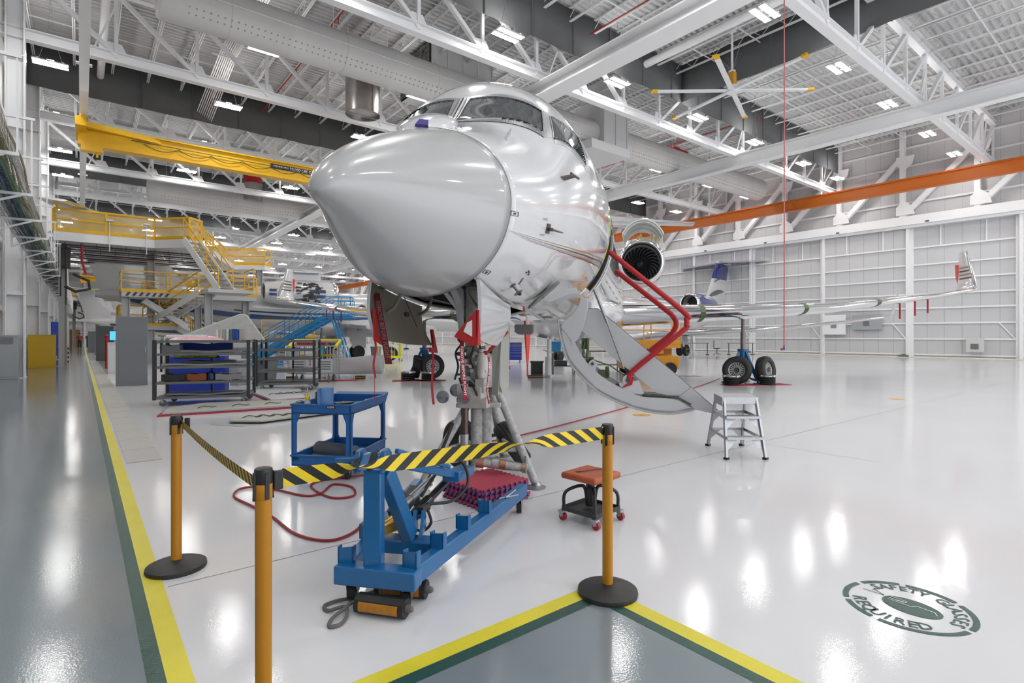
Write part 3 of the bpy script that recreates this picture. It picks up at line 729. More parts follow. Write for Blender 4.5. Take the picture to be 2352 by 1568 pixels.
    # taxi lights
    for y, z, x in ((.26, .905, 2.78), (.02, .905, 2.76), (.135, .97, 2.84)):
        b = MB(); b.lathe([(.001, .0), (.045, .0), (.062, -.05), (.067, -.055), (.067, -.068), (.060, -.07)], (x, y, z), (1, 0, 0), 24); o = b.build('taxi_light', STEEL, JET)
        b = MB(); b.lathe([(.060, 0), (.04, -.008), (.001, -.01)], (x-.068, y, z), (1, 0, 0), 24); b.build('lens', mat('light_lens', (.30, .31, .36), .12, metal=.5, coat=1, noise=.6, nscale=90), o)
    # probe mast with cover aft of the bay
    b = MB(); b.prism([(4.2, -.35, 1.80), (4.45, -.35, 1.80), (4.35, -.35, 1.55), (4.25, -.35, 1.55)], (0, .02, 0)); b.build('drain_mast', JETW, JET)
    b = MB(); b.prism([(3.75, -.50, 1.67), (3.75, -.28, 1.67), (3.75, -.28, 1.58), (3.75, -.33, 1.55), (3.75, -.47, 1.55), (3.75, -.50, 1.58)], (.12, 0, 0)); b.build('antenna_cover', mat('grey_felt', (.14, .145, .14), .8), JET)
build_bay()

# ---- wing, engine and tail builders (shared by every aircraft)
def airfoil(le, chord, th, n=9, twist=0):
    """section in the aft-z plane, starts at trailing edge upper, runs forward; le=(s, y, z)"""
    s0, y, z = le; up = []; lo = []
    for i in range(n+1):
        x = .5*(1-math.cos(PI*i/n)); t = 5*th*(.2969*x**.5-.126*x-.3516*x*x+.2843*x**3-.1036*x**4)
        up.append((x, t*1.05)); lo.append((x, -t*.95))
    pts = up[::-1]+lo[1:-1]
    return [Vector((s0+x*chord, y, z+t*chord)) for x, t in pts]
def wing(parent, sg, secs, m, name='wing', le_m=None, bands=()):
    """secs: list of (s_le, lateral, z, chord, thickness ratio); sg=+1 the aircraft's left"""
    b = MB(); rings = [airfoil((s, -sg*l, z), c, t) for s, l, z, c, t in secs]; b.loft(rings); w = b.build(name, m, parent, ang=50)
    if le_m:
        b = MB(); n = len(rings[0]); k0, k1 = 6, 12     # vertices around the leading edge
        for i in range(len(rings)-1):
            A = rings[i]; B = rings[i+1]
            o = []
            for ring, sec in ((A, secs[i]), (B, secs[i+1])):
                c = Vector((sec[0]+sec[3]*.5, -sg*sec[1], sec[2])); o.append([c+(p-c)*1.004+Vector((-.004, 0, 0)) for p in ring[k0:k1+1]])
            b.loft(o, caps=False, ring_closed=False)
        b.build('leading_edge', le_m, w, ang=60)
        for t in bands:
            i = 0
            while i < len(secs)-2 and secs[i+1][1] < t: i += 1
            u = (t-secs[i][1])/(secs[i+1][1]-secs[i][1])
            bb_ = MB(); rr = []
            for du in (-.07, .07):
                uu = u+du/(secs[i+1][1]-secs[i][1]); rr.append([(rings[i][k].lerp(rings[i+1][k], uu)) for k in range(k0, k1+1)])
            c = sum((p for r in rr for p in r), Vector())/len(rr[0])/2; c.x += .8
            rr = [[c+(p-c)*1.012+Vector((-.006, 0, 0)) for p in r] for r in rr]
            bb_.loft(rr, caps=False, ring_closed=False); bb_.build('joint_band', GREENP, w, ang=60)
    return w
LES = [(9.9, .9, 2.0), (11.5, 1.44, 2.08), (14.0, 4.78, 2.24), (16.33, 8.09, 2.44), (17.75, 10.0, 2.68), (19.9, 12.6, 3.0), (21.4, 14.4, 3.27)]
CH = [7.0, 5.6, 4.2, 3.1, 2.6, 2.0, 1.55]; TKR = [.10, .105, .112, .112, .11, .105, .10]
def main_wing(parent, sg, m=JETW, lem=CHROME, z=0., bands=(3.6, 6.9, 9.7)):
    far = parent is JET and sg < 0
    tl, ts = (15.0, 20.7) if far else (14.4, 21.4)
    secs = [(s-(.7*(l-1.4)/13 if far else 0), l+(.6*max(l-1.4, 0)/13 if far else 0), zz+z, c, t) for (s, l, zz), c, t in zip(LES, CH, TKR)]
    w = wing(parent, sg, secs, m, 'wing', lem, bands)
    # blended winglet
    ws = []
    for t, ds, dl, dz, c in ((0, 0, 0, 0, 1.55), (.1, .12, .16, .03, 1.45), (.2, .28, .28, .14, 1.34), (.35, .50, .36, .42, 1.18), (.7, 1.0, .47, 1.05, .85), (1, 1.42, .56, 1.68, .58)):
        q = airfoil((0, 0, 0), c, .09)
        an = min(1, dz/.3)*R(80)
        ws.append([Vector((ts+ds+p.x, -sg*(tl+dl)-sg*(-p.z*math.sin(an)), 3.27+z+dz+p.z*math.cos(an))) for p in q])
    b = MB(); b.loft(ws); wl = b.build('winglet', m, w, ang=50)
    if lem:
        b = MB()
        b.loft([[p+Vector((-.006, 0, 0))+(p-r[9])*.02 for p in r[7:12]] for r in ws], caps=False, ring_closed=False); b.build('winglet_leading_edge', lem, w)
    return w, wl
wL, wlL = main_wing(JET, 1); wR, wlR = main_wing(JET, -1)
def winglet_marks(w, sg):
    for k, (nm, col) in enumerate((('gold_stripe', (.32, .27, .08)), ('dark_stripe', (.05, .08, .10)), ('tan_stripe', (.45, .30, .2)), ('brown_stripe', (.25, .16, .08)))):
        z = 4.28-.15*k
        dz = z-3.27; b = MB()
        for side in (-1, 1):
            t = (dz-.42)/(1.05-.42); ds = lerp(.5, 1.0, t); dl = lerp(.36, .47, t); c = lerp(1.18, .85, t)
            ts, tl = (21.4, 14.4) if sg > 0 else (20.7, 15.0); y = -sg*(tl+dl)+side*.056*c
            b.bb((ts+ds+.12*c, y-.006, z-.03), (ts+ds+.80*c, y+.006, z+.03))
        b.build(nm, mat(nm, col, .35), w)
    b = MB(); y0 = -sg*(14.85 if sg > 0 else 15.45); q_ = 0 if sg > 0 else -.7
    b.prism([(23.06+q_, y0-.05, 3.50), (23.28+q_, y0-.05, 3.9), (23.34+q_, y0-.05, 4.45), (23.26+q_, y0-.05, 4.45), (23.12+q_, y0-.05, 3.9), (22.85+q_, y0-.05, 3.42)], (0, .12, 0)); b.build('edge_guard', mat('coral_tape', (.75, .12, .09), .55), w)
    b = MB()
    for dl in (1.4, 2.1, 2.9): 
        l = 14.4-dl; z = 3.27-dl*.17; b.bb((21.6-dl*.83+1.2, -sg*l-.03, z-.62), (21.6-dl*.83+1.21, -sg*l+.03, z-.02))
    b.build('warning_ribbon', REDR, w)
winglet_marks(wL, 1); winglet_marks(wR, -1)

def engine(parent, c, r, L, nac_m, lip_m=CHROME, fan=True, open_cowl=False, core=False):
    """c = (s, y, z) of intake centre; a pod r in radius and L long"""
    c = Vector(c); ax = (1, 0, 0)
    b = MB(); b.lathe([(r*.80, .28), (r*.97, .34), (r*1.0, .8), (r*.99, L*.5), (r*.86, L*.8), (r*.66, L), (r*.60, L), (r*.5, L*.8)], c, ax, 40); n = b.build('nacelle', nac_m, parent, ang=50)
    b = MB(); b.lathe([(r*.80, .5), (r*.76, .25), (r*.78, .06), (r*.845, .0), (r*.92, .05), (r*.972, .2), (r*.985, .345)], c, ax, 48); b.build('intake_lip', lip_m, n, ang=60)
    b = MB(); b.lathe([(r*.79, .45), (r*.775, .8), (r*.775, 1.4)], c, ax, 40); b.build('intake_duct', mat('duct_grey', (.30, .30, .30), .4), n, ang=60)
    if fan:
        b = MB(); b.lathe([(.001, .55), (.06*r, .58), (.22*r, .80), (.25*r, .95)], c, ax, 24, caps=True); b.build('spinner', BLACKP, n)
        b = MB()
        for k in range(24):
            a0 = 2*PI*k/24; rows = []
            for i in range(7):
                t = i/6; rr = r*lerp(.22, .765, t); sweep = a0+.55*t*t-.25*t; tw = R(lerp(35, 62, t)); hw = r*lerp(.07, .10, math.sin(PI*t*.8))
                ce = c+Vector((.92, math.cos(sweep)*rr, math.sin(sweep)*rr)); tg = Vector((0, -math.sin(sweep), math.cos(sweep)))
                d = Vector((math.cos(tw), 0, 0))+tg*math.sin(tw)
                q = d.cross(Vector((0, math.cos(sweep), math.sin(sweep)))).normalized()*.006
                rows.append([ce-d*hw+q, ce+d*hw+q, ce+d*hw-q, ce-d*hw-q])
            b.loft(rows)
        o = b.build('fan', mat('fan_blade_metal', (.20, .20, .21), .22, metal=.9), n, ang=50)
        b = MB(); b.cyl(c+Vector((1.15, 0, 0)), c+Vector((1.2, 0, 0)), r*.77, n=32); b.build('fan_backing', BLACKP, n)
    else:
        b = MB(); b.cyl(c+Vector((1.15, 0, 0)), c+Vector((1.2, 0, 0)), r*.77, n=32); b.build('fan', BLACKP, n)
    b = MB(); b.cyl(c+Vector((L-.12, 0, 0)), c+Vector((L-.10, 0, 0)), r*.6, n=24); b.build('exhaust', BLACKP, n)
    return n
def pylon(parent, s, y0, y1, z, m): 
    b = MB(); b.loft([airfoil((s, y0, z), 3.2, .10), airfoil((s+.1, y1, z+.05), 3.0, .10)]); return b.build('pylon', m, parent, ang=50)
EC = (17.2, -2.02, 4.16)
E1 = engine(JET, EC, .84, 4.2, JETW); E2 = engine(JET, (17.2, 2.02, 4.16), .84, 4.2, JETW)
pylon(JET, 18.0, -1.0, -1.5, 4.1, JETW); pylon(JET, 18.0, 1.0, 1.5, 4.1, JETW)
# upper cowl opened on the left engine
def open_cowl():
    b = MB(); c = Vector((18.2, EC[1]-.10, EC[2]+.84)); rings = []
    n = 14
    def arc(s, r, off=0): return [Vector((s, c.y+.05-math.cos(R(a))*r, c.z-.28+math.sin(R(a))*r*1.25+off)) for a in [28+ (150-28)*i/n for i in range(n+1)]]
    A, B, C_, D = arc(17.75, .86), arc(19.7, .78), arc(19.7, .74), arc(17.75, .82)
    vs = A+B+C_+D; m = n+1; fs = []
    for i in range(n):
        fs += [(i, i+1, m+i+1, m+i), (m+i, m+i+1, 2*m+i+1, 2*m+i), (2*m+i, 2*m+i+1, 3*m+i+1, 3*m+i), (3*m+i, 3*m+i+1, i+1, i)]
    for i in (0, n): fs.append((i, m+i, 2*m+i, 3*m+i))
    b.add(vs, fs)
    for s in (17.8, 18.4, 19.0, 19.6):
        q = arc(s, .77); b.tube(q, .018, 6)
    o = b.build('cowl_door', mat('cowl_inner_paint', (.55, .57, .54), .4), E1, ang=40)
    b = MB()
    for y, z in ((-.45, .35), (-.3, .55), (.1, .62), (.2, .45), (-.1, .3)): b.cyl((18.6, c.y+y, c.z-.05), (18.6, c.y+y, c.z+.0+z*.7), .02, n=6); b.box((18.6, c.y+y, c.z+.05+z*.4), (.12, .10, .14))
    b.build('cowl_hardware', mat('zinc_yellow_fittings', (.55, .40, .12), .4, metal=.4), E1)
open_cowl()
def tailplane(parent, m, z=0., s0=24.6, h=4.6, lem=None, span=5.3, mt=None):
    b = MB(); rings = []
    for t in (0, .15, .5, .85, 1.0):
        c = lerp(4.6, 3.0, t); q = airfoil((0, 0, 0), c, .09); zz = lerp(3.9, 8.05, t)+z
        rings.append([Vector((s0+2.95*t+p.x, p.z, zz)) for p in q])
    b.loft(rings); f = b.build('fin', m, parent, ang=50)
    b = MB(); b.lathe([(.02, -.35), (.14, 0), (.17, .8), (.15, 2.6), (.03, 3.5)], (s0+2.9, 0, 8.1+z), (1, 0, 0), 16); b.build('fin_bullet', m, f)
    for sg in (1, -1):
        wing(parent, sg, [(s0+3.1, .1, 8.12+z, 2.5, .09), (s0+3.1+span*.27, span*.5, 8.12+z, 1.85, .09), (s0+3.1+span*.56, span, 8.12+z, 1.15, .09)], mt or m, 'tailplane', lem)
    return f
tailplane(JET, JETW, lem=CHROME)
# belly fairing
def belly(parent, m, z=0.):
    b = MB(); rings = []
    for s, w, d in ((8.4, .5, .02), (9.3, 1.1, .16), (10.5, 1.45, .34), (12.5, 1.55, .42), (15.5, 1.55, .42), (17.5, 1.2, .28), (19, .5, .02)):
        rings.append([Vector((s, math.cos(2*PI*i/28)*w, 2.15+z+math.sin(2*PI*i/28)*(.37+d)*(1.0 if math.sin(2*PI*i/28) < 0 else .6))) for i in range(28)])
    b.loft(rings); return b.build('wing_root_fairing', m, parent, ang=60)
belly(JET, JETW)
# ================================================================ foreground things
HAZ = stripes_mat('hazard_belt', (.86, .62, .02), (.015, .015, .015), .052, 52)
HAZ2 = stripes_mat('hazard_belt_small', (.62, .38, .01), (.02, .02, .02), .03, 50)
def stanchion(loc, rz, label):
    t = thing('barrier_post', label, 'barrier post', loc, rz, 'yellow barrier posts')
    b = MB(); b.lathe([(.001, 0), (.176, 0), (.179, .012), (.176, .028), (.15, .040), (.06, .062), (.045, .064), (.001, .064)], n=48); b.build('base', mat('black_base', (.03, .028, .027), .5, noise=.4, nscale=12), t)
    b = MB(); b.lathe([(.0315, .06), (.0315, .95)], n=32); b.build('post', YELP, t)
    b = MB(); b.lathe([(.001, .95), (.0325, .95), (.034, .955), (.034, 1.004), (.033, 1.01), (.028, 1.013), (.001, 1.013)], n=32)
    b.build('cap', BLACKP, t)
    b = MB()
    for a in range(4):
        c, s = math.cos(PI/2*a), math.sin(PI/2*a); b.box((c*.034, s*.034, .945), (.010, .016, .105), rz=PI/2*a); b.cyl((c*.034, s*.034, .893), (c*.040, s*.034+.0*s, .893), .008, n=8)
    b.build('belt_slot', BLACKP, t); b = MB(); b.lathe([(.0322, .89), (.0335, .892), (.0335, .95), (.0322, .952)], n=32); b.build('collar', YELP, t)
    return t
P1 = W(-2.22, 3.60); P2 = W(-.991, 2.17); P3 = W(.571, 3.25)
s1 = stanchion(P1, .3, 'yellow barrier post with black base standing on the yellow line, left of the three')
s2 = stanchion(P2, .15, 'nearest yellow barrier post, its base below the frame')
s3 = stanchion(P3, .5, 'yellow barrier post at the corner of the grey walkway, beside the red stool')
def ribbon(name, p, q, w, tw, m, n=80, up=V(0, 0, 1), sag=0., th=.0012, rep=True):
    p = Vector(p); q = Vector(q); d = (q-p); L = d.length; d.normalize(); sd = d.cross(up).normalized(); u0 = sd.cross(d)
    b = MB(); uv = []; rows = []
    for i in range(n+1):
        t = i/n; k = 0
        while k < len(tw)-2 and tw[k+1][0] < t: k += 1
        f = (t-tw[k][0])/(tw[k+1][0]-tw[k][0]); f = f*f*(3-2*f); a = R(lerp(tw[k][1], tw[k+1][1], f))
        c = p.lerp(q, t)-Vector((0, 0, sag*4*t*(1-t))); u = u0*math.cos(a)+sd*math.sin(a); nn = sd*math.cos(a)-u0*math.sin(a)
        rows.append([c-u*w/2-nn*th/2, c+u*w/2-nn*th/2, c+u*w/2+nn*th/2, c-u*w/2+nn*th/2]); uv += [(L*t, 0), (L*t, w), (L*t, w), (L*t, 0)]
    b.loft(rows); return b.build(name, m, None, uv=uv, ang=80)
def sub(parent, f): pass
o = ribbon('barrier_belt', P1+V(.03, -.025, .955), P2+V(-.03, .02, .957), .048, [(0, 4), (1, -2)], HAZ2, sag=.015); tag(o, 'black and yellow striped belt stretched between the two left posts', 'belt', 'striped barrier belts')
b = MB(); dn = (P3-P2).normalized(); b.box(P2+dn*.055+V(0, 0, .957), (.035, .022, .075), rz=math.atan2(dn.y, dn.x)); e = b.build('belt_end', BLACKP, None, bevel=.003)
o = ribbon('barrier_belt', P2+dn*.07+V(0, 0, .962), P3-dn*.035+V(0, 0, .962), .075, [(0, 0), (.10, 12), (.205, 92), (.28, 166), (.5, 184), (.60, 215), (.68, 262), (.80, 338), (1, 360)], HAZ, 140, sag=.004); tag(o, 'wide black and yellow striped belt twisting between the nearest post and the corner post', 'belt', 'striped barrier belts'); e.parent = o
b = MB(); b.box(P1+V(.06, -.02, .957), (.03, .02, .07), rz=-.4); e = b.build('belt_end', BLACKP, None, bevel=.003); e.parent = s1; e.matrix_parent_inverse = Matrix.LocRotScale(Vector(P1), Matrix.Rotation(.3, 3, 'Z').to_quaternion(), None).inverted()

# ---- blue tow dolly
def L2(r, d, z=0): return W(r, d, z)
def dolly():
    o = thing('blue_jack_dolly', 'blue steel V-shaped jack dolly on casters in front of the nose gear', 'dolly', W(-.75, 3.3))
    def P(r, d, z): return W(r, d, z)-W(-.75, 3.3)
    z0, zt = .13, .235; zc = (z0+zt)/2; h = zt-z0
    b = MB()
    b.bar(P(-1.0, 3.13, zc), P(-.52, 3.03, zc), .11, h); b.bar(P(-.955, 3.12, zc), P(-.855, 4.97, zc), .075, h); b.bar(P(-.575, 3.05, zc), P(.10, 4.80, zc), .075, h)
    b.bar(P(-.93, 3.60, zc-.005), P(-.40, 3.50, zc-.005), .14, h-.02)
    b.build('frame', BLUEC, o, bevel=.008)
    b = MB(); b.bar(P(-.79, 3.12, .2), P(-.79, 3.12, .80), .10, .10, up=P(-.79, 4.12, 0)-P(-.79, 3.12, 0)); b.build('mast', BLUEC, o, bevel=.008)
    b = MB(); b.bar(P(-.75, 3.22, .74), P(-.66, 3.52, .24), .075, .10); b.build('brace', BLUEC, o, bevel=.008)
    b = MB()
    for dr in (-.045, .10):
        q = [P(-.85+dr, 3.06, .76), P(-.85+dr, 3.24, .76), P(-.85+dr, 3.27, .84), P(-.85+dr, 3.20, .88), P(-.85+dr, 3.10, .88)]; b.prism(q, (P(1, 3, 0)-P(0, 3, 0))*.03)
    b.prism([P(-.88, 3.05, .78), P(-.88, 3.13, .86), P(-.88, 3.17, .86), P(-.88, 3.22, .78)], (P(1, 3, 0)-P(0, 3, 0))*.14); b.build('cradle', BLUEC, o, bevel=.006)
    b = MB()
    for a in (-.885, -.80): b.bar(P(a, 3.045, .785), P(a+.012, 3.12, .87), .035, .012)
    b.build('cradle_pad', BLACK, o, bevel=.004)
    b = MB(); b.cyl(P(-.86, 3.14, .825), P(-1.03, 3.18, .812), .012, n=12); b.build('lever', BLUEC, o)
    b = MB(); b.bar(P(-.76, 3.22, .80), P(-.42, 4.1, .49), .075, .055); b.bar(P(-.45, 4.0, .50), P(-.37, 4.42, .45), .13, .075); b.bar(P(-.70, 3.3, .84), P(-.45, 3.9, .60), .03, .03)
    arm = b.build('boom', BLUEC, o, bevel=.006)
    for nm, tx, r0, d0, z in (('boom_label', 'TRONL', -.545, 4.22, .61),): 
        X = (P(-.37, 4.42, .45)-P(-.45, 4.0, .50)).normalized(); Yv = V(0, 0, 1)
        c = P(-.475, 4.22, .475); n = X.cross(Yv).normalized(); b = MB(); b.prism([c+X*a+Yv*e_ for a, e_ in ((-.075, -.02), (.075, -.035), (.075, .025), (-.075, .04))], n*.002); 
        b.build('boom_label', LETW, arm); text_obj('boom_lettering', tx, c+n*.003, X, Yv, .03, LETB, arm)
    b = MB()
    A = P(-.69, 3.60, .30); B = P(-.50, 4.15, .43); dd = (B-A).normalized()
    b.cyl(A, A+dd*.30, .042, n=20); b.cyl(A+dd*.3, B, .03, n=20); b.build('hydraulic_cylinder', mat('glossy_black', (.015, .015, .015), .2, coat=.5), o)
    b = MB(); A2 = P(-.735, 3.60, .40); B2 = P(-.60, 4.05, .47); d2 = (B2-A2).normalized(); b.cyl(A2, B2, .022, n=16); b.cyl(A2+d2*.14, A2+d2*.40, .028, n=16); b.build('hand_pump', ALU, o)
    b = MB(); b.bar(P(-.79, 3.72, .30), P(-.70, 3.95, .42), .06, .09); b.bar(P(-.80, 3.6, .36), P(-.76, 3.75, .46), .05, .05); b.box(P(-.60, 3.72, .36), (.09, .05, .04), rz=.5); b.build('pump_block', DARKM, o, bevel=.004)
    b = MB(); b.tube(spline([P(-.58, 3.74, .38), P(-.42, 3.9, .36), P(-.33, 4.05, .44), P(-.37, 4.15, .56), P(-.47, 4.1, .60), P(-.58, 3.95, .50), P(-.64, 3.85, .40)], 10), .011, 10)
    b.tube(spline([P(-.58, 3.72, .36), P(-.55, 3.70, .27), P(-.60, 3.68, .22), P(-.67, 3.64, .25)], 8), .010, 8); b.build('hose', BLACK, o)
    b = MB(); b.bar(P(-.88, 3.55, .26), P(-.74, 3.62, .30), .07, .06); b.cyl(P(-.84, 3.5, .33), P(-.76, 3.62, .36), .012, n=8); b.build('pump_valve', mat('brass_yellow', (.55, .33, .05), .35, metal=.6), o)
    b = MB(); b.prism([P(-.655, 3.50, .24), P(-.655, 3.68, .24), P(-.655, 3.68, .36), P(-.655, 3.62, .38)], (P(1, 3, 0)-P(0, 3, 0))*.02); b.prism([P(-.60, 3.50, .24), P(-.60, 3.68, .24), P(-.60, 3.68, .36), P(-.60, 3.62, .38)], (P(1, 3, 0)-P(0, 3, 0))*.02); b.cyl(P(-.66, 3.64, .33), P(-.575, 3.64, .33), .014, n=10); b.build('cylinder_lug', BLUEC, o)
    def clip(c, ax):
        b = MB(); s_ = Vector((-ax.y, ax.x, 0)); b.prism([c+s_*.045, c-s_*.045, c-s_*.045+V(0, 0, .095), c+s_*.045+V(0, 0, .085)], ax*.008)
        for k in (-1, 1): b.prism([c+s_*.045*k, c+s_*.045*k+ax*.05, c+s_*.045*k+ax*.05+V(0, 0, .09), c+s_*.045*k+V(0, 0, .095)], s_*(-.008*k))
        b.build('socket_bracket', BLUEC, o)
    ra = (P(.10, 4.80, 0)-P(-.575, 3.05, 0)); la = P(-.855, 4.97, 0)-P(-.955, 3.12, 0)
    for t in (.0, .165, .35, .54): clip(P(-.575, 3.05, zt)+ra*t, ra.normalized())
    for t in (.0, .20): clip(P(-.955, 3.12, zt)+la*t, la.normalized())
    for r, d in ((-.93, 3.16), (-.60, 3.07), (.06, 4.72), (-.86, 4.9)):
        b = MB(); b.box(P(r, d, z0-.004), (.09, .09, .008)); b.prism([P(r-.03, d-.03, z0), P(r-.03, d+.03, z0), P(r-.03, d+.045, .05), P(r-.03, d-.0, .04)], (P(1, 3, 0)-P(0, 3, 0))*.004); b.prism([P(r+.03, d-.03, z0), P(r+.03, d+.03, z0), P(r+.03, d+.045, .05), P(r+.03, d-.0, .04)], (P(1, 3, 0)-P(0, 3, 0))*.004); cs = b.build('caster', STEEL, o)
        b = MB(); b.cyl(P(r-.022, d+.02, .05), P(r+.022, d+.02, .05), .05, n=20); b.build('wheel', BLACK, cs)
    b = MB(); b.tube([P(-.05, 4.35, zt+.008), P(.01, 4.5, zt+.01), P(.03, 4.56, zt+.01)], .007, 6); b.tube([P(-.1, 4.33, zt+.008), P(.05, 4.42, zt+.01)], .006, 6)
    w_ = b.build('wrench', ALU, None); w_.location = W(-.75, 3.3); tag(w_, 'steel wrench lying on the right rail of the blue dolly', 'tool')
dolly()
# ---- chocks
def chock(p, q, label):
    p = Vector(p); q = Vector(q); t = thing('wheel_chock', label, 'wheel chock', p, math.atan2((q-p).y, (q-p).x), 'rubber wheel chocks at the dolly'); L = (q-p).length
    b = MB(); sec = []; n = 18
    for i in range(n):
        a = 2*PI*i/n; r = .052+(.004 if i % 2 else 0); sec.append((math.cos(a)*r, .052+math.sin(a)*r*.95))
    b.loft([[Vector((x, y, z)) for y, z in sec] for x in (0, L)]); b.build('rubber_block', BLACK, t, ang=20)
    b = MB(); 
    pts = [(math.cos(R(a))*.0575, .052+math.sin(R(a))*.055) for a in (205, 190, 175, 160, 148)]; pts = [(y, z) for y, z in pts]
    b.loft([[Vector((x, y*s_, .052+(z-.052)*s_)) for s_ in (1.0,) for y, z in pts]+[Vector((x, y*.97, .052+(z-.052)*.97)) for y, z in pts[::-1]] for x in (.03, L-.03)]); b.build('amber_stripe', mat('amber_reflector', (.50, .20, .01), .35, noise=.3, nscale=25), t)
    b = MB(); b.cyl((L, 0, .052), (L+.02, 0, .052), .022, n=12); b.sphere((L+.025, 0, .052), .018, 8, 6); b.build('rope_knot', mat('rope_grey', (.14, .13, .12), .9, bump=.6, bscale=90), t)
    return t
c1 = chock(W(-.86, 3.04), W(-.575, 2.965), 'black rubber chock with amber stripe lying nearest, under the dolly front')
c2 = chock(W(-.80, 3.24), W(-.50, 3.19), 'black rubber chock with amber stripe behind the front right caster')
ROPE = MATS['rope_grey']
b = MB(); b.tube(spline([W(-.80, 3.2, .04), W(-.90, 3.16, .02), W(-1.0, 3.14, .012), W(-1.06, 3.08, .012), W(-1.02, 3.02, .014), W(-.93, 3.03, .03), W(-.90, 2.96, .014), W(-.91, 2.88, .012), W(-.96, 2.86, .012), W(-.97, 2.93, .014), W(-.93, 3.0, .03), W(-.89, 3.04, .05), W(-.86, 3.04, .052)], 8), .010, 8); tag(b.build('chock_rope', ROPE), 'grey braided rope knotted in loops beside the wheel chock', 'rope')
# ---- foam mats
def mats():
    half = .285; n = 9; pts = []
    for side in range(4):
        for i in range(n):
            a = -half+2*half*i/n; s_ = 2*half/n
            for f, o_ in ((.12, 0), (.30, 0), (.24, .022), (.62, .022), (.56, 0), (.9, 0)):
                x, y = a+s_*f, -half-o_
                for _ in range(side): x, y = -y, x
                pts.append((x, y))
    mt = mat('pink_red_foam', (.46, .055, .09), .75, bump=.3, bscale=120); mbot = mat('blue_violet_foam', (.045, .07, .30), .75)
    first = None; base = W(-.25, 5.24)
    for k in range(7):
        off = V(random.uniform(-.02, .02), random.uniform(-.02, .02), 0)+(W(0, 1)-W(0, 0))*(-.015*(6-k)*.4)
        if k == 6: off = V(0, 0, 0)
        rz = R(-34-51.6+90)+random.uniform(-.02, .02)
        nm = ['bottom of the stack', 'second from the bottom', 'third from the bottom', 'in the middle of the stack', 'third from the top', 'second from the top', 'top of the stack, its pink face showing'][k]
        lab = 'pink and blue interlocking foam mat, '+nm
        if first is None:
            t = thing('foam_mat', lab, 'foam mat', base+off, rz, 'foam mats stacked beside the nose jack')
            b = MB(); b.prism([(x, y, .011) for x, y in pts], (0, 0, .011)); b.build('top_layer', mt, t, smooth=False)
            b = MB(); b.prism([(x, y, 0) for x, y in pts], (0, 0, .0109)); b.build('bottom_layer', mbot, t, smooth=False); first = t
        else:
            t = dup(first, base+off+V(0, 0, .0235*k), rz, lab)
mats()
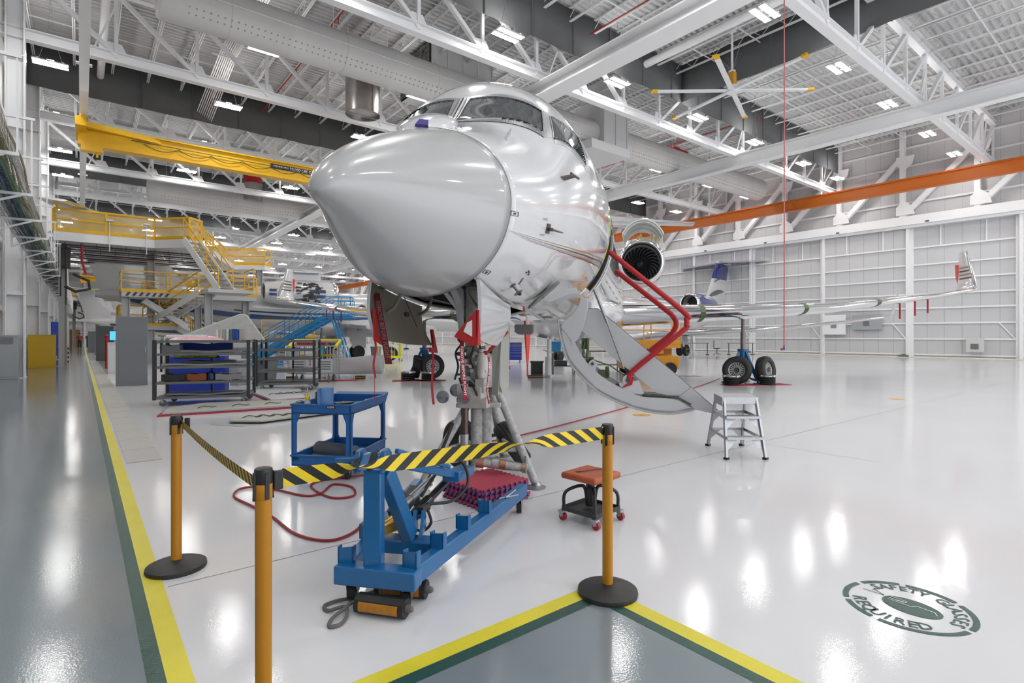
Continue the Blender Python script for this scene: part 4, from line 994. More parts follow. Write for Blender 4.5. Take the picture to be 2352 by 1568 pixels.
# ---- nose tripod jack
def tripod():
    C = W(-.30, 6.02); t = thing('tripod_jack', 'worn white tripod jack holding up the nose gear', 'jack', C)
    PT_ = mat('worn_white_paint', (.55, .54, .53), .5, noise=.45, nscale=26)
    def P(r, d, z): return W(r, d, z)-C
    feet = [(.245, 5.50), (-.92, 5.62), (-.12, 6.95)]; tops = [(-.16, 5.98, .93), (-.40, 5.98, .93), (-.24, 6.12, .93)]
    for (r, d), (r1, d1, z1) in zip(feet, tops):
        b = MB(); b.cyl(P(r, d, .03), P(r1, d1, z1), .042, n=16); b.build('leg', PT_, t)
        b = MB(); b.lathe([(.001, 0), (.095, 0), (.10, .012), (.05, .03), (.04, .06)], P(r, d, 0), n=24); b.build('foot', STEEL, t)
    b = MB(); b.cyl(P(-.51, 5.86, .30), P(-.51, 5.86, .77), .042, n=20); b.build('ram', mat('ram_bronze', (.13, .09, .075), .3, metal=.8), t)
    b = MB(); b.cyl(P(-.51, 5.86, .02), P(-.51, 5.86, .48), .047, n=20); b.build('ram_sleeve', ALU, t)
    b = MB(); b.cyl(P(-.28, 5.98, .18), P(-.28, 5.98, .77), .058, n=20); b.build('main_column', PT_, t)
    b = MB(); b.cyl(P(-.385, 5.95, .12), P(-.385, 5.95, .74), .066, n=20); b.cyl(P(-.385, 5.95, .74), P(-.385, 5.95, .76), .05, n=16); b.cyl(P(-.36, 5.93, .76), P(-.33, 5.93, .80), .012, n=8); b.build('oil_tank', PT_, t)
    b = MB(); b.prism([P(-.60, 5.80, .77), P(-.12, 5.80, .77), P(-.12, 6.02, .77), P(-.60, 6.02, .77)], (0, 0, .045)); b.build('head_plate', mat('gear_grey_paint', (.58, .57, .54)), t, bevel=.006)
    b = MB()
    for a in range(3):
        (r, d), (r2, d2) = feet[a], feet[(a+1) % 3]
        b.cyl(P(lerp(-.3, r, .62), lerp(6.02, d, .62), .34), P(lerp(-.3, r2, .62), lerp(6.02, d2, .62), .34), .022, n=10)
        b.cyl(P(-.3, 6.0, .2), P(lerp(-.3, r, .8), lerp(6.0, d, .8), .2), .02, n=8)
    b.build('leg_tie', PT_, t)
    b = MB(); b.cyl(P(-.36, 5.45, .27), P(.13, 5.42, .22), .04, n=16); b.cyl(P(-.20, 5.44, .265), P(-.05, 5.43, .24), .046, n=16); b.build('pump_cylinder', PT_, t)
    CPR = mat('copper_collar', (.40, .22, .14), .4, metal=.5)
    for p_, q_ in ((P(-.12, 5.42, .262), P(-.06, 5.418, .256)), (P(-.36, 5.45, .27), P(-.28, 5.446, .262)), (P(.1, 5.42, .222), P(.13, 5.42, .22))): b = MB(); b.cyl(p_, q_, .05, n=16); b.build('pump_collar', CPR, t)
    b = MB(); b.cyl(P(-.72, 5.6, .36), P(-.62, 5.72, .62), .017, n=10); b.cyl(P(-.72, 5.6, .36), P(-.86, 5.42, .06), .011, n=8); b.build('pump_handle', BLACK, t)
    b = MB(); b.cyl(P(-.14, 5.99, .86), P(-.03, 5.9, .62), .014, n=8); b.build('safety_pin_handle', BLACK, t)
    b = MB(); b.cyl(P(.14, 5.55, .14), P(.14, 5.55, .24), .025, n=10); b.cyl(P(.14, 5.55, .24), P(.14, 5.55, .31), .012, n=8); b.build('leg_valve', STEEL, t)
tripod()
def tyre_obj(name, label, R_, w_, c, n, group=None, hub=True, strap=None, cat='wheel'):
    """aircraft wheel, centre c, axle direction n"""
    c = Vector(c); n = Vector(n).normalized(); t = thing(name, label, cat, c, 0, group)
    b = MB(); h = w_/2; b.lathe([(R_*.56, -h*.8), (R_*.66, -h*.98), (R_*.85, -h), (R_*.95, -h*.8), (R_*.985, -h*.5), (R_*.97, -h*.47), (R_*.97, -h*.42), (R_*.99, -h*.38), (R_, -h*.1), (R_*.98, -h*.06), (R_*.98, h*.06), (R_, h*.1), (R_*.99, h*.38), (R_*.97, h*.42), (R_*.97, h*.47), (R_*.985, h*.5), (R_*.95, h*.8), (R_*.85, h), (R_*.66, h*.98), (R_*.56, h*.8), (R_*.56, -h*.8)], (0, 0, 0), n, 48); b.build('tyre', mat('tyre_rubber', (.022, .021, .02), .6, noise=.3, nscale=10), t, ang=50)
    if hub:
        b = MB()
        for sg in (-1, 1): b.lathe([(R_*.575, sg*h*.82), (R_*.57, sg*h*.60), (R_*.50, sg*h*.45)], (0, 0, 0), n, 40)
        for sg in (-1, 1): b.lathe([(R_*.20, sg*h*.75), (R_*.20, sg*h*.2), (.001, sg*h*.2)], (0, 0, 0), n, 24)
        a = n.orthogonal().normalized(); bb_ = n.cross(a)
        for k in range(18):
            th = 2*PI*k/18; d = a*math.cos(th)+bb_*math.sin(th); b.bar(d*R_*.19, d*R_*.55, R_*.055, h*1.1, up=n)
        b.build('rim', mat('wheel_rim_paint', (.50, .49, .47), .35, metal=.3, noise=.15, nscale=20), t, ang=40)
        b = MB(); b.cyl(n*(-h*.3), n*(h*.3), R_*.52, n=24); b.build('brake_hub', DARKM, t)
    if strap:
        b = MB(); a = Vector((n.y, -n.x, 0)).normalized(); u = n.cross(a)
        if u.z < 0: u = -u
        b.tube(spline([a*(R_*.98)+u*R_*.35+n*0, a*R_*.6+u*R_*.42-n*h*1.1*strap, u*R_*.50-n*h*1.15*strap*-1*-1, -a*R_*.6+u*R_*.62-n*h*1.05*strap, -a*R_*.75+u*R_*.72], 6), .011, 6); b.build('red_strap', mat('orange_red_strap', (.6, .07, .03), .5), t)
    return t
tyre_obj('nose_wheel_tyre', 'bare black nose tyre leaning behind the left leg of the nose jack', .28, .20, W(-.60, 6.35, .285), (W(.75, .6)-W(0, 0)), 'nose tyres behind the nose jack', hub=False)
tyre_obj('nose_wheel_tyre', 'bare black nose tyre leaning against the right leg of the nose jack', .28, .20, W(-.0, 6.48, .26), (W(.75, .1)-W(0, 0))+V(0, 0, .55), 'nose tyres behind the nose jack', hub=False)
# ---- blue two-shelf utility cart
def ucart():
    FL, FR, BR_ = W(-2.36, 5.82), W(-1.70, 5.74), W(-1.58, 6.78); X = (FR-FL).normalized(); Lx = (FR-FL).length; ang = math.atan2(X.y, X.x); Ly = 1.04
    t = thing('utility_cart', 'blue plastic two-shelf utility cart beside the nose gear', 'cart', FL, ang)
    def tray(z, h, nm):
        b = MB(); th = .02
        b.bb((0, 0, z), (Lx, Ly, z+.02)); b.bb((0, 0, z), (th, Ly, z+h)); b.bb((Lx-th, 0, z), (Lx, Ly, z+h)); b.bb((0, 0, z), (Lx, th, z+h)); b.bb((0, Ly-th, z), (Lx, Ly, z+h))
        b.bb((-.012, -.012, z+h-.018), (Lx+.012, .012, z+h)); b.bb((-.012, Ly-.012, z+h-.018), (Lx+.012, Ly+.012, z+h)); b.bb((-.012, 0, z+h-.018), (.012, Ly, z+h)); b.bb((Lx-.012, 0, z+h-.018), (Lx+.012, Ly, z+h))
        return b.build(nm, BLUEP, t, bevel=.004)
    top = tray(.70, .11, 'top_shelf'); tray(.145, .12, 'bottom_shelf')
    for x in (0, Lx):
        for y in (0, Ly):
            b = MB(); sx = 1 if x == 0 else -1; sy = 1 if y == 0 else -1
            b.prism([(x, y, .2), (x+sx*.10, y, .2), (x+sx*.055, y, .30), (x+sx*.055, y, .60), (x+sx*.10, y, .72), (x, y, .72)], (0, sy*.02, 0)); b.prism([(x, y, .2), (x, y+sy*.10, .2), (x, y+sy*.055, .30), (x, y+sy*.055, .60), (x, y+sy*.10, .72), (x, y, .72)], (sx*.02, 0, 0)); b.build('leg', BLUEP, t, bevel=.003)
            b = MB(); b.box((x+sx*.07, y+sy*.07, .135), (.06, .05, .02)); b.bar((x+sx*.05, y+sy*.07, .13), (x+sx*.05, y+sy*.09, .06), .006, .04); b.bar((x+sx*.09, y+sy*.07, .13), (x+sx*.09, y+sy*.09, .06), .006, .04); cs = b.build('caster', STEEL, t)
            b = MB(); b.cyl((x+sx*.055, y+sy*.09, .062), (x+sx*.085, y+sy*.09, .062), .062, n=20); b.build('wheel', BLACK, cs)
    b = MB(); b.prism([(0, Ly, .81), (0, Ly+.10, .83), (0, Ly+.10, .80), (0, Ly, .70)], (Lx, 0, 0)); b.build('push_handle', BLUEP, t, bevel=.004)
    b = MB(); b.bb((Lx*.60, -.014, .765), (Lx*.60+.10, -.0125, .795)); b.build('maker_plate', BLACKP, t); text_obj('maker_lettering', 'ULINE', (Lx*.60+.05, -.015, .78), (1, 0, 0), (0, 0, 1), .02, LETW, t)
    M = Matrix.Translation(FL) @ Matrix.Rotation(ang, 4, 'Z')
    def at(x, y, z): return M @ Vector((x, y, z))
    z = .72
    q = thing('paper_towel_roll', 'upright roll of blue shop towels on the blue cart', 'towel roll', at(.32, .16, z)); b = MB(); b.lathe([(.02, .25), (.02, 0), (.072, 0), (.072, .25), (.02, .25)], n=28); b.build('roll', mat('blue_paper', (.17, .33, .62), .8), q)
    b = MB(); b.prism([(-.07, -.02, .04), (-.12, -.05, .10), (-.12, -.04, .24), (-.07, 0, .25)], (0, .002, 0)); b.build('loose_sheet', MATS['blue_paper'], q)
    q = thing('squeeze_bottle', 'clear squeeze bottle with yellow spout on the blue cart', 'bottle', at(.12, .12, z)); b = MB(); b.lathe([(.001, 0), (.033, 0), (.034, .10), (.02, .125), (.018, .13)], n=20); b.build('body', mat('clear_plastic', (.55, .56, .55), .2, coat=.4), q); b = MB(); b.cyl((0, 0, .125), (0, 0, .16), .028, n=16); b.cyl((0, 0, .16), (0, 0, .25), .009, .004, n=8); b.build('spout', mat('yellow_plastic', (.8, .62, .02), .4), q)
    q = thing('spray_can', 'black topped can beside the squeeze bottle on the blue cart', 'can', at(.20, .20, z)); b = MB(); b.cyl((0, 0, 0), (0, 0, .15), .03, n=18); b.build('can', mat('dark_blue_can', (.03, .06, .14), .3), q); b = MB(); b.cyl((0, 0, .15), (0, 0, .20), .026, n=16); b.box((.03, 0, .19), (.09, .02, .02)); b.build('nozzle', BLACKP, q)
    b = MB(); b.box((0, 0, .03), (.20, .12, .06)); o = b.build('tool_case', BLACKP, bevel=.006); o.location = at(.40, .42, z); tag(o, 'black tool case lying on the blue cart', 'case')
    b = MB(); b.box((0, 0, .025), (.14, .10, .05)); o = b.build('glove_box', mat('pale_green_card', (.45, .60, .52), .7)); o.location = at(.56, .86, z); o.rotation_euler.z = .4; tag(o, 'pale green cardboard box at the handle end of the blue cart', 'box')
    def rag(label, c, m, s_): 
        b = MB(); n = 14; vs = []
        rnd = random.Random(len(label))
        for i in range(n+1):
            for j in range(n+1):
                x, y = i/n-.5, j/n-.5; k = max(0, 1-(x*x+y*y)*4); vs.append((x*s_, y*s_*.7, .004+k*(.03+.02*math.sin(i*1.7)*math.cos(j*1.3))+rnd.random()*.004))
        b.add(vs, [(i*(n+1)+j, (i+1)*(n+1)+j, (i+1)*(n+1)+j+1, i*(n+1)+j+1) for i in range(n) for j in range(n)]); o = b.build('rag', m, ang=80); o.location = c; tag(o, label, 'rag'); return o
    rag('crumpled teal rag in the top of the blue cart', at(.46, .66, z), mat('teal_cloth', (.01, .30, .30), .85), .26)
    rag('crumpled orange rag in the top of the blue cart', at(.30, .62, z), mat('salmon_cloth', (.70, .24, .13), .85), .18)
    rag('crumpled white rag near the front corner of the blue cart', at(.52, .16, z), mat('white_cloth', (.62, .63, .66), .85), .24)
    q = thing('felt_roll', 'roll of grey felt on the lower shelf of the blue cart', 'felt roll', at(.10, .42, .165+.085), ang-R(22)); b = MB(); b.lathe([(.03, 0), (.085, 0), (.087, .3), (.085, .56), (.03, .56), (.03, 0)], ax=(1, 0, 0), n=28); b.build('roll', mat('grey_felt_light', (.17, .18, .21), .95, bump=.5, bscale=200, noise=.2, nscale=60), q)
    b = MB(); b.lathe([(.028, -.002), (.034, -.002), (.034, .562), (.028, .562)], ax=(1, 0, 0), n=20); b.build('card_tube', mat('card_brown', (.22, .15, .09), .8), q); b = MB(); b.prism([(0, -.08, -.04), (0, -.13, -.075), (0, -.19, -.05), (0, -.20, -.045), (0, -.13, -.082), (0, -.07, -.06)], (.5, 0, 0)); b.build('loose_end', MATS['grey_felt_light'], q)
ucart()
# ---- rolling mechanic stool
def stool():
    c = W(.66, 4.55); t = thing('mechanic_stool', 'rolling mechanic stool with orange padded square seat behind the corner post', 'stool', c, R(6.6))
    b = MB(); b.box((0, 0, .375), (.37, .36, .055)); b.build('seat', ORV, t, bevel=.022, seg=3)
    b = MB(); b.box((0, 0, .345), (.28, .28, .012)); b.cyl((0, 0, .13), (0, 0, .35), .030, n=18); b.cyl((0, 0, .12), (0, 0, .27), .045, n=18); b.build('pillar', BLACKP, t)
    b = MB()
    for a in range(4):
        d = Vector((math.cos(PI/4+a*PI/2), math.sin(PI/4+a*PI/2), 0)); b.tube(spline([d*.03+V(0, 0, .14), d*.05+V(0, 0, .26), d*.09+V(0, 0, .285), d*.19+V(0, 0, .25), d*.225+V(0, 0, .20), d*.225+V(0, 0, .10)], 6), .014, 8)
    b.build('tube_frame', BLACKP, t)
    b = MB(); b.bb((-.17, -.17, .085), (.17, .17, .093))
    for x0, y0, x1, y1 in ((-.17, -.17, .17, -.17), (-.17, .17, .17, .17), (-.17, -.17, -.17, .17), (.17, -.17, .17, .17)): b.bar((x0, y0, .10), (x1, y1, .10), .01, .035)
    b.build('tool_tray', mat('worn_black_tray', (.05, .05, .052), .5, noise=.5, nscale=25), t)
    for x in (-.17, .17):
        for y in (-.17, .17):
            b = MB(); b.box((x, y, .075), (.05, .05, .018)); b.bar((x-.02, y, .07), (x-.02, y-.01, .035), .005, .035); b.bar((x+.02, y, .07), (x+.02, y-.01, .035), .005, .035); cs = b.build('caster', ALU, t)
            b = MB(); b.cyl((x-.014, y-.01, .033), (x+.014, y-.01, .033), .033, n=18); b.build('wheel', mat('red_wheel', (.35, .02, .02), .4), cs)
    text_obj('seat_lettering', 'Mechanic', (.02, .03, .4035), (.95, -.3, 0), (.3, .95, 0), .05, mat('faded_black_print', (.10, .04, .03), .6), t)
stool()
# ---- aluminium step stand
def step():
    f1, f2, b1, b2 = V(6.28, 3.64, 0), V(6.66, 3.34, 0), V(6.87, 4.26, 0), V(7.24, 3.97, 0)
    c = (f1+f2+b1+b2)/4; t = thing('step_stand', 'silver aluminium three step stand at the foot of the airstairs', 'step stand', c)
    F = [p-c for p in (f1, f2, b2, b1)]; ctr = V(0, 0, 0); top = []
    ax_ = (F[1]-F[0]).normalized(); ay_ = (F[3]-F[0]); ay_ = (ay_-ax_*ay_.dot(ax_)).normalized()
    for p in F: q = ax_*(p.dot(ax_)*.84)+ay_*(p.dot(ay_)*.50-.02); q.z = .74; top.append(q)
    for p, q in zip(F, top):
        b = MB(); d = (ctr-p).normalized(); b.bar(p+V(0, 0, .02), q, .055, .028, up=(F[1]-F[0])); b.build('leg', ALU, t, bevel=.003)
        b = MB(); b.box(p+V(0, 0, .014), (.06, .05, .028)); b.build('foot', BLACK, t)
    b = MB(); ex = (top[1]-top[0]).normalized(); ey = (top[3]-top[0]).normalized()
    q = [top[0]-ex*.03-ey*.03, top[1]+ex*.03-ey*.03, top[2]+ex*.03+ey*.03, top[3]-ex*.03+ey*.03]; b.prism(q, (0, 0, .012)); b.prism([p-V(0, 0, .07) for p in (q[0], q[1])]+[q[1], q[0]], ey*.01); b.prism([p-V(0, 0, .10) for p in (q[0], q[3])]+[q[3], q[0]], ex*.01); b.prism([p-V(0, 0, .10) for p in (q[1], q[2])]+[q[2], q[1]], -ex*.01); b.prism([p-V(0, 0, .07) for p in (q[3], q[2])]+[q[2], q[3]], -ey*.01); b.build('platform', ALU, t)
    for z in (.25, .50):
        k = z/.74; A = [p.lerp(q_, k) for p, q_ in zip(F, top)]
        b = MB(); b.prism([A[0]-ey*.10, A[1]-ey*.10, A[1]+ey*.03, A[0]+ey*.03], (0, 0, .03)); b.build('tread', ALU, t)
        b = MB(); b.bar(A[2], A[3], .03, .03); b.bar(A[0].lerp(A[1], .5)+V(0, 0, -.06), A[2], .006, .05); 
        for i, j in ((0, 1), (1, 0), (2, 3), (3, 2)): b.prism([A[i]+V(0, 0, 0), A[i].lerp(A[j], .35), F[i].lerp(top[i], max(k-.22, .05))], (A[3]-A[0]).normalized()*.006)
        b.bar(A[0], A[3], .006, .04); b.bar(A[1], A[2], .006, .04); b.build('cross_brace', ALU, t)
step()
# ---- floor emblem, dots
def emblem():
    c = V(3.69, 1.03, .0016); t = thing('safety_glasses_emblem', 'round green SAFETY GLASSES REQUIRED sign painted on the white floor', 'floor sign', c)
    X = V(-.08, -1, 0).normalized(); Y = V(1, -.08, 0).normalized(); G_ = GRNL
    def P(x, y, z=.001): return X*x+Y*y+V(0, 0, z)
    for a0, a1 in ((62, 112), (118, 160), (-5, 56), (-95, -11), (166, 215), (221, 258)):
        b = MB(); n = 24; vs = []
        for i in range(n+1):
            a = R(lerp(a0, a1, i/n)); vs += [P(math.cos(a)*.285, math.sin(a)*.285), P(math.cos(a)*.315, math.sin(a)*.315)]
        b.add(vs, [(2*i, 2*i+1, 2*i+3, 2*i+2) for i in range(n)]); b.build('ring_segment', G_, t, smooth=False)
    def arc_text(s, a0, a1, r, h, flip, nm):
        b = MB()
        for k, ch in enumerate(s):
            if ch == ' ': continue
            a = R(lerp(a0, a1, k/(len(s)-1))); rad = V(math.cos(a), math.sin(a), 0); tan = V(math.sin(a), -math.cos(a), 0)
            if flip: rad = -rad; tan = -tan
            ctr_ = V(math.cos(a), math.sin(a), 0)*r; vs, fs = text_geo(ch); b.add([P(*(ctr_+tan*(v[0]*h*.95)+rad*(v[1]*h)).to_tuple()[:2]) for v in vs], fs)
        # stencil gaps follow the letters
        b.build(nm, G_, t, smooth=False)
    arc_text('SAFETY GLASSES', 152, -5, .235, .066, False, 'upper_lettering')
    arc_text('REQUIRED', 213, 309, .235, .072, True, 'lower_lettering')
    b = MB(); pts = [P(.02+.145*math.cos(2*PI*i/40), -.0+.10*math.sin(2*PI*i/40)+.0) for i in range(40)]; b.add(pts, [tuple(range(40))]); b.build('head_shape', G_, t, smooth=False)
    b = MB()
    def ln(a, c_, w=.006, z=.0018): 
        a = V(a[0], a[1], 0); c_ = V(c_[0], c_[1], 0); d = (c_-a).normalized(); n_ = V(-d.y, d.x, 0)*w/2; b.add([P(*(p.to_tuple()[:2]), z) for p in (a-n_, c_-n_, c_+n_, a+n_)], [(0, 1, 2, 3)])
    for a, c_ in (((-.13, .03), (-.20, .07)), ((-.20, .05), (-.20, .085)), ((-.13, .03), (-.24, .02)), ((-.11, .045), (-.05, .055))): ln(a, c_)
    b.build('glasses_outline', G_, t, smooth=False); b = MB()
    for a, c_ in (((-.10, .0), (.02, .0)), ((.02, 0), (.03, .03)), ((.03, .03), (.12, .03)), ((.12, .03), (.14, .0)), ((-.10, .045), (-.02, .045)), ((-.02, .045), (-.02, .015)), ((-.02, .015), (-.10, .02)), ((-.06, .025), (-.03, .025)), ((-.03, .025), (-.03, .035))): ln(a, c_, .005, .0022)
    b.build('glasses_lines', FLOORM, t, smooth=False)
emblem()
for x, y, lab in ((8.49, 6.69, 'yellow floor dot under the end of the airstairs'), (15.5, 4.54, 'yellow floor dot on the open floor to the right')):
    b = MB(); b.cyl((0, 0, .0012), (0, 0, .002), .17, n=28); o = b.build('floor_marker_dot', mat('ochre_floor_paint', (.75, .42, .06), .35)); o.location = (x, y, 0); tag(o, lab, 'floor marking', 'yellow dots on the floor')
    b = MB(); b.cyl((0, 0, .002), (0, 0, .0026), .04, n=12); b.build('centre_plate', mat('dull_brass', (.3, .22, .08), .4, metal=.5), o)
# ---- hoses
def gp(px, py, z=.013):
    d = 1250*(1.54-z)/(py-770); r = (px-1176)/1250*d; return W(r, d, z)
HP = [(1655, 868), (1600, 888), (1440, 935), (1200, 998), (1080, 1020), (960, 1052), (880, 1082), (800, 1095), (735, 1104), (715, 1118), (760, 1142), (812, 1138), (808, 1118), (765, 1112), (738, 1132), (700, 1138), (640, 1125), (600, 1117), (552, 1122), (538, 1140), (580, 1162), (625, 1186), (680, 1226), (750, 1241), (805, 1226), (838, 1196), (846, 1168), (842, 1158)]
b = MB(); b.tube(spline([gp(*p) for p in HP], 6), .0105, 8); tag(b.build('air_hose', REDH), 'dark red air hose snaking from the blue dolly past the nose jack', 'hose')
# ---- ribbons hanging from the gear doors
def tie(name, label, r, d, z1, z0, w_, m, ang=0, txt=None, txm=LETW, bend=0., cat='ribbon', curl=0.):
    c = W(r, d, z1); X = (W(1, 0)-W(0, 0)).normalized(); Xr = Matrix.Rotation(R(ang), 3, 'Z') @ X; N_ = V(Xr.y, -Xr.x, 0)
    t = thing(name, label, cat, c, 0, 'red warning ribbons under the nose'); L = z1-z0; n = 30; rows = []
    for i in range(n+1):
        u = i/n; cc = -V(0, 0, L*u)+X*(bend*u+curl*math.sin(u*6))+N_*(.012*math.sin(u*7)); e = .0012
        rows.append([cc-Xr*w_/2-N_*e, cc+Xr*w_/2-N_*e, cc+Xr*w_/2+N_*e, cc-Xr*w_/2+N_*e])
    b = MB(); b.loft(rows); b.build('band', m, t, ang=80)
    b = MB(); b.tube([V(math.cos(2*PI*i/14)*.018, 0, math.sin(2*PI*i/14)*.018+.012) for i in range(14)], .002, 5, closed=True); b.build('key_ring', STEEL, t)
    if txt:
        vs, fs = text_geo(txt); b = MB(); mnx = min(v[0] for v in vs); mxx = max(v[0] for v in vs); tl = mxx-mnx; sc_ = L*.80/tl; hgt = w_*.62
        out = []
        for v in vs:
            u = .12+(v[0]-mnx)*sc_/L; cc = -V(0, 0, L*u)+X*(bend*u+curl*math.sin(u*6))+N_*(.012*math.sin(u*7)); out.append(cc+Xr*(v[1]*hgt)+N_*.0035)
        b.add(out, fs); b.build('lettering', txm, t, smooth=False)
RBF = 'REMOVE BEFORE FLIGHT'
MRT = mat('dim_red_lettering', (.30, .12, .12), .7)
tie('warning_ribbon', 'dark maroon REMOVE BEFORE FLIGHT ribbon hanging across the tan gear door', -1.135, 4.55, 1.895, 1.30, .055, MAROON, 10, RBF, MRT, .105)
tie('warning_ribbon', 'thin red ribbon hanging from the front corner of the tan gear door', -1.135, 4.50, 1.51, 1.19, .022, REDR, 60, None, LETW, 0)
tie('warning_ribbon', 'plain red ribbon hanging from the rear corner of the tan gear door', -.80, 5.45, 1.42, .85, .03, REDR, 50, None, LETW, .01)
tie('warning_ribbon', 'bright red REMOVE BEFORE FLIGHT ribbon hanging in front of the gear lights', -.405, 4.42, 1.51, 1.01, .034, REDR, 12, RBF, LETW, .02, curl=-.008)
tie('warning_ribbon', 'narrow red lettered ribbon hanging in front of the grey leg fairing', -.235, 5.42, 1.33, .86, .026, REDR, 48, RBF, LETW, 0)
tie('warning_ribbon', 'red lettered ribbon hanging under the grey antenna cover', -.047, 6.9, 1.66, 1.11, .036, REDR, 20, RBF, LETW, .005)
b = MB(); b.tube([W(-1.135, 4.50, 1.20), W(-1.137, 4.5, 1.05), W(-1.13, 4.5, .98)], .0022, 5); tag(b.build('ribbon_cord', REDR), 'thin cord trailing from the red ribbon above the blue cart', 'cord')
q = thing('mast_cover', 'coral red tapered fabric cover hanging from the belly mast', 'cover', W(.21, 7.4, 0)); b = MB(); b.loft([[V(x*k, y*k, z) for x, y in ((-.05, -.02), (.05, -.02), (.05, .02), (-.05, .02))] for z, k in ((1.74, .9), (1.68, 1.0), (1.2, .35), (1.15, .2))]); b.build('sleeve', mat('coral_fabric', (.70, .06, .05), .7), q); b = MB(); b.bb((-.012, -.002, .98), (.012, .002, 1.16)); b.build('tail', REDR, q)
# ---- airstairs, hinged on the hull (their own frame: left = +l, z)
def airstair():
    t = empty('airstair_door'); t.parent = JET
    def P(l, z, s): return Vector((s, -l, z))
    out = [(.60, 1.775), (.625, 1.54), (.72, 1.21), (.90, .975), (1.155, .74), (1.465, .58), (1.825, .47), (2.18, .437), (2.47, .495), (2.51, .525)]
    inn = [(.69, 1.70), (.83, 1.465), (1.0, 1.165), (1.28, .91), (1.585, .755), (1.80, .67), (2.23, .645), (2.44, .545)]
    o_ = [p for p in spline([(a, z, 0) for a, z in out], 5)]; i_ = [p for p in spline([(a, z, 0) for a, z in inn], 5)]
    S0, S1 = 5.32, 6.18
    b = MB()
    ins = []
    for k, p in enumerate(o_):
        q = o_[min(k+1, len(o_)-1)]-o_[max(k-1, 0)]; n_ = V(-q.y, q.x, 0).normalized(); ins.append(p+n_*(.045 if n_.y > 0 or n_.x > 0 else -.045))
    poly = [P(p.x, p.y, S0) for p in o_]+[P(p.x, p.y, S0) for p in reversed(ins)]
    b.prism(poly, (S1-S0, 0, 0)); b.build('outer_skin', JETW, t, ang=40)
    for s in (S0, S1-.04):    # curved side beams
        b = MB(); m = min(len(o_), len(i_)); n = 34
        oo = [o_[int(i*(len(o_)-1)/n)] for i in range(n+1)]; ii = [i_[int(i*(len(i_)-1)/n)] for i in range(n+1)]
        vs = [P(p.x, p.y, s) for p in oo]+[P(p.x, p.y, s) for p in ii]+[P(p.x, p.y, s+.04) for p in oo]+[P(p.x, p.y, s+.04) for p in ii]; m = n+1; fs = []
        for i in range(n): fs += [(i, i+1, m+i+1, m+i), (2*m+i, 3*m+i, 3*m+i+1, 2*m+i+1), (i, 2*m+i, 2*m+i+1, i+1), (m+i, m+i+1, 3*m+i+1, 3*m+i)]
        fs += [(0, m, 3*m, 2*m), (n, 2*m+n, 3*m+n, m+n)]; b.add(vs, fs); b.build('door_beam', GREYP, t, ang=40)
        b = MB(); b.tube([P(p.x, p.y, s-.004 if s == S0 else s+.044) for p in o_], .012, 6); b.build('edge_seal', mat('grey_seal', (.45, .45, .45), .5), t)
    pan = [(1.0, 1.925), (1.165, 1.925), (2.44, .83), (2.81, .50), (2.75, .455), (2.53, .50), (2.33, .64), (2.0, .72), (.90, 1.635)]
    for s in (S0+.05, S1-.11):
        b = MB(); b.prism([P(l, z, s) for l, z in pan], (.03, 0, 0)); b.build('side_panel', mat('stair_panel_paint', (.50, .50, .51), .45), t, bevel=.004)
        b = MB(); b.tube([P(1.0, 1.93, s+.015), P(1.165, 1.93, s+.015), P(2.44, .835, s+.015), P(2.82, .50, s+.015)], .008, 6); b.tube([P(2.44, .83, s-.002), P(2.455, .80, s-.002), P(2.28, .665, s-.002)], .003, 5); b.build('panel_edging', DGREY, t)
    b = MB()
    for k in range(6):
        u = (k+.5)/6; l = lerp(1.12, 2.45, u); z = lerp(1.80, .68, u); b.prism([P(l-.12, z, S0+.08), P(l+.12, z, S0+.08), P(l+.12, z-.03, S0+.08), P(l-.12, z-.03, S0+.08)], (S1-S0-.18, 0, 0))
    b.build('tread', GREYP, t)
    b = MB()   # hinge arm
    h = [(.93, 2.10), (1.03, 2.07), (1.03, 1.93), (.98, 1.70), (.90, 1.50), (.80, 1.40), (.78, 1.48), (.64, 1.66), (.68, 1.75), (.82, 1.86), (.90, 1.98)]
    for s in (S0-.01, S1-.06): b = MB(); b.prism([P(l, z, s) for l, z in h], (.05, 0, 0)); b.build('hinge_arm', GREYP, t, bevel=.006)
    b = MB()   # green machinery inside the door
    for l, z, w_, hh in ((.98, 1.42, .10, .16), (1.05, 1.16, .10, .12), (1.25, .98, .16, .10), (1.30, 1.0, .05, .16)): b.bb((5.42, -l-w_/2, z-hh/2), (5.60, -l+w_/2, z+hh/2))
    b.tube([P(.98, 1.45, 5.4), P(.95, 1.2, 5.4), P(1.06, 1.05, 5.4)], .016, 6); b.tube([P(.9, 1.25, 5.4), P(1.35, 1.10, 5.4), P(1.6, .93, 5.4)], .010, 6); b.tube([P(1.03, 1.5, 5.38), P(1.02, 1.18, 5.38)], .02, 8)
    b.build('latch_mechanism', GREENP, t)
    b = MB(); b.bb((5.36, -1.58, .72), (5.5, -1.35, .80)); b.cyl(P(1.45, .82, 5.36), P(1.45, .82, 5.46), .03, n=10); b.bb((5.34, -2.3, .655), (5.5, -1.8, .69)); b.tube([P(1.8, .70, 5.34), P(2.1, .685, 5.34), P(2.3, .66, 5.34), P(2.46, .57, 5.34)], .016, 6); b.build('latch_roller', DARKM, t)
    b = MB()
    for l, z, r_ in ((1.10, 1.13, .055), (1.60, .90, .075)): b.cyl(P(l, z, 5.32), P(l, z, 5.38), r_, n=20)
    b.prism([P(1.47, .85, 5.33), P(1.75, .90, 5.33), P(1.83, .70, 5.33), P(1.55, .72, 5.33)], (.04, 0, 0)); b.prism([P(1.0, 1.10, 5.33), P(1.1, 1.19, 5.33), P(1.17, 1.13, 5.33), P(1.12, .98, 5.33)], (.03, 0, 0)); b.build('pivot_plate', GREYP, t)
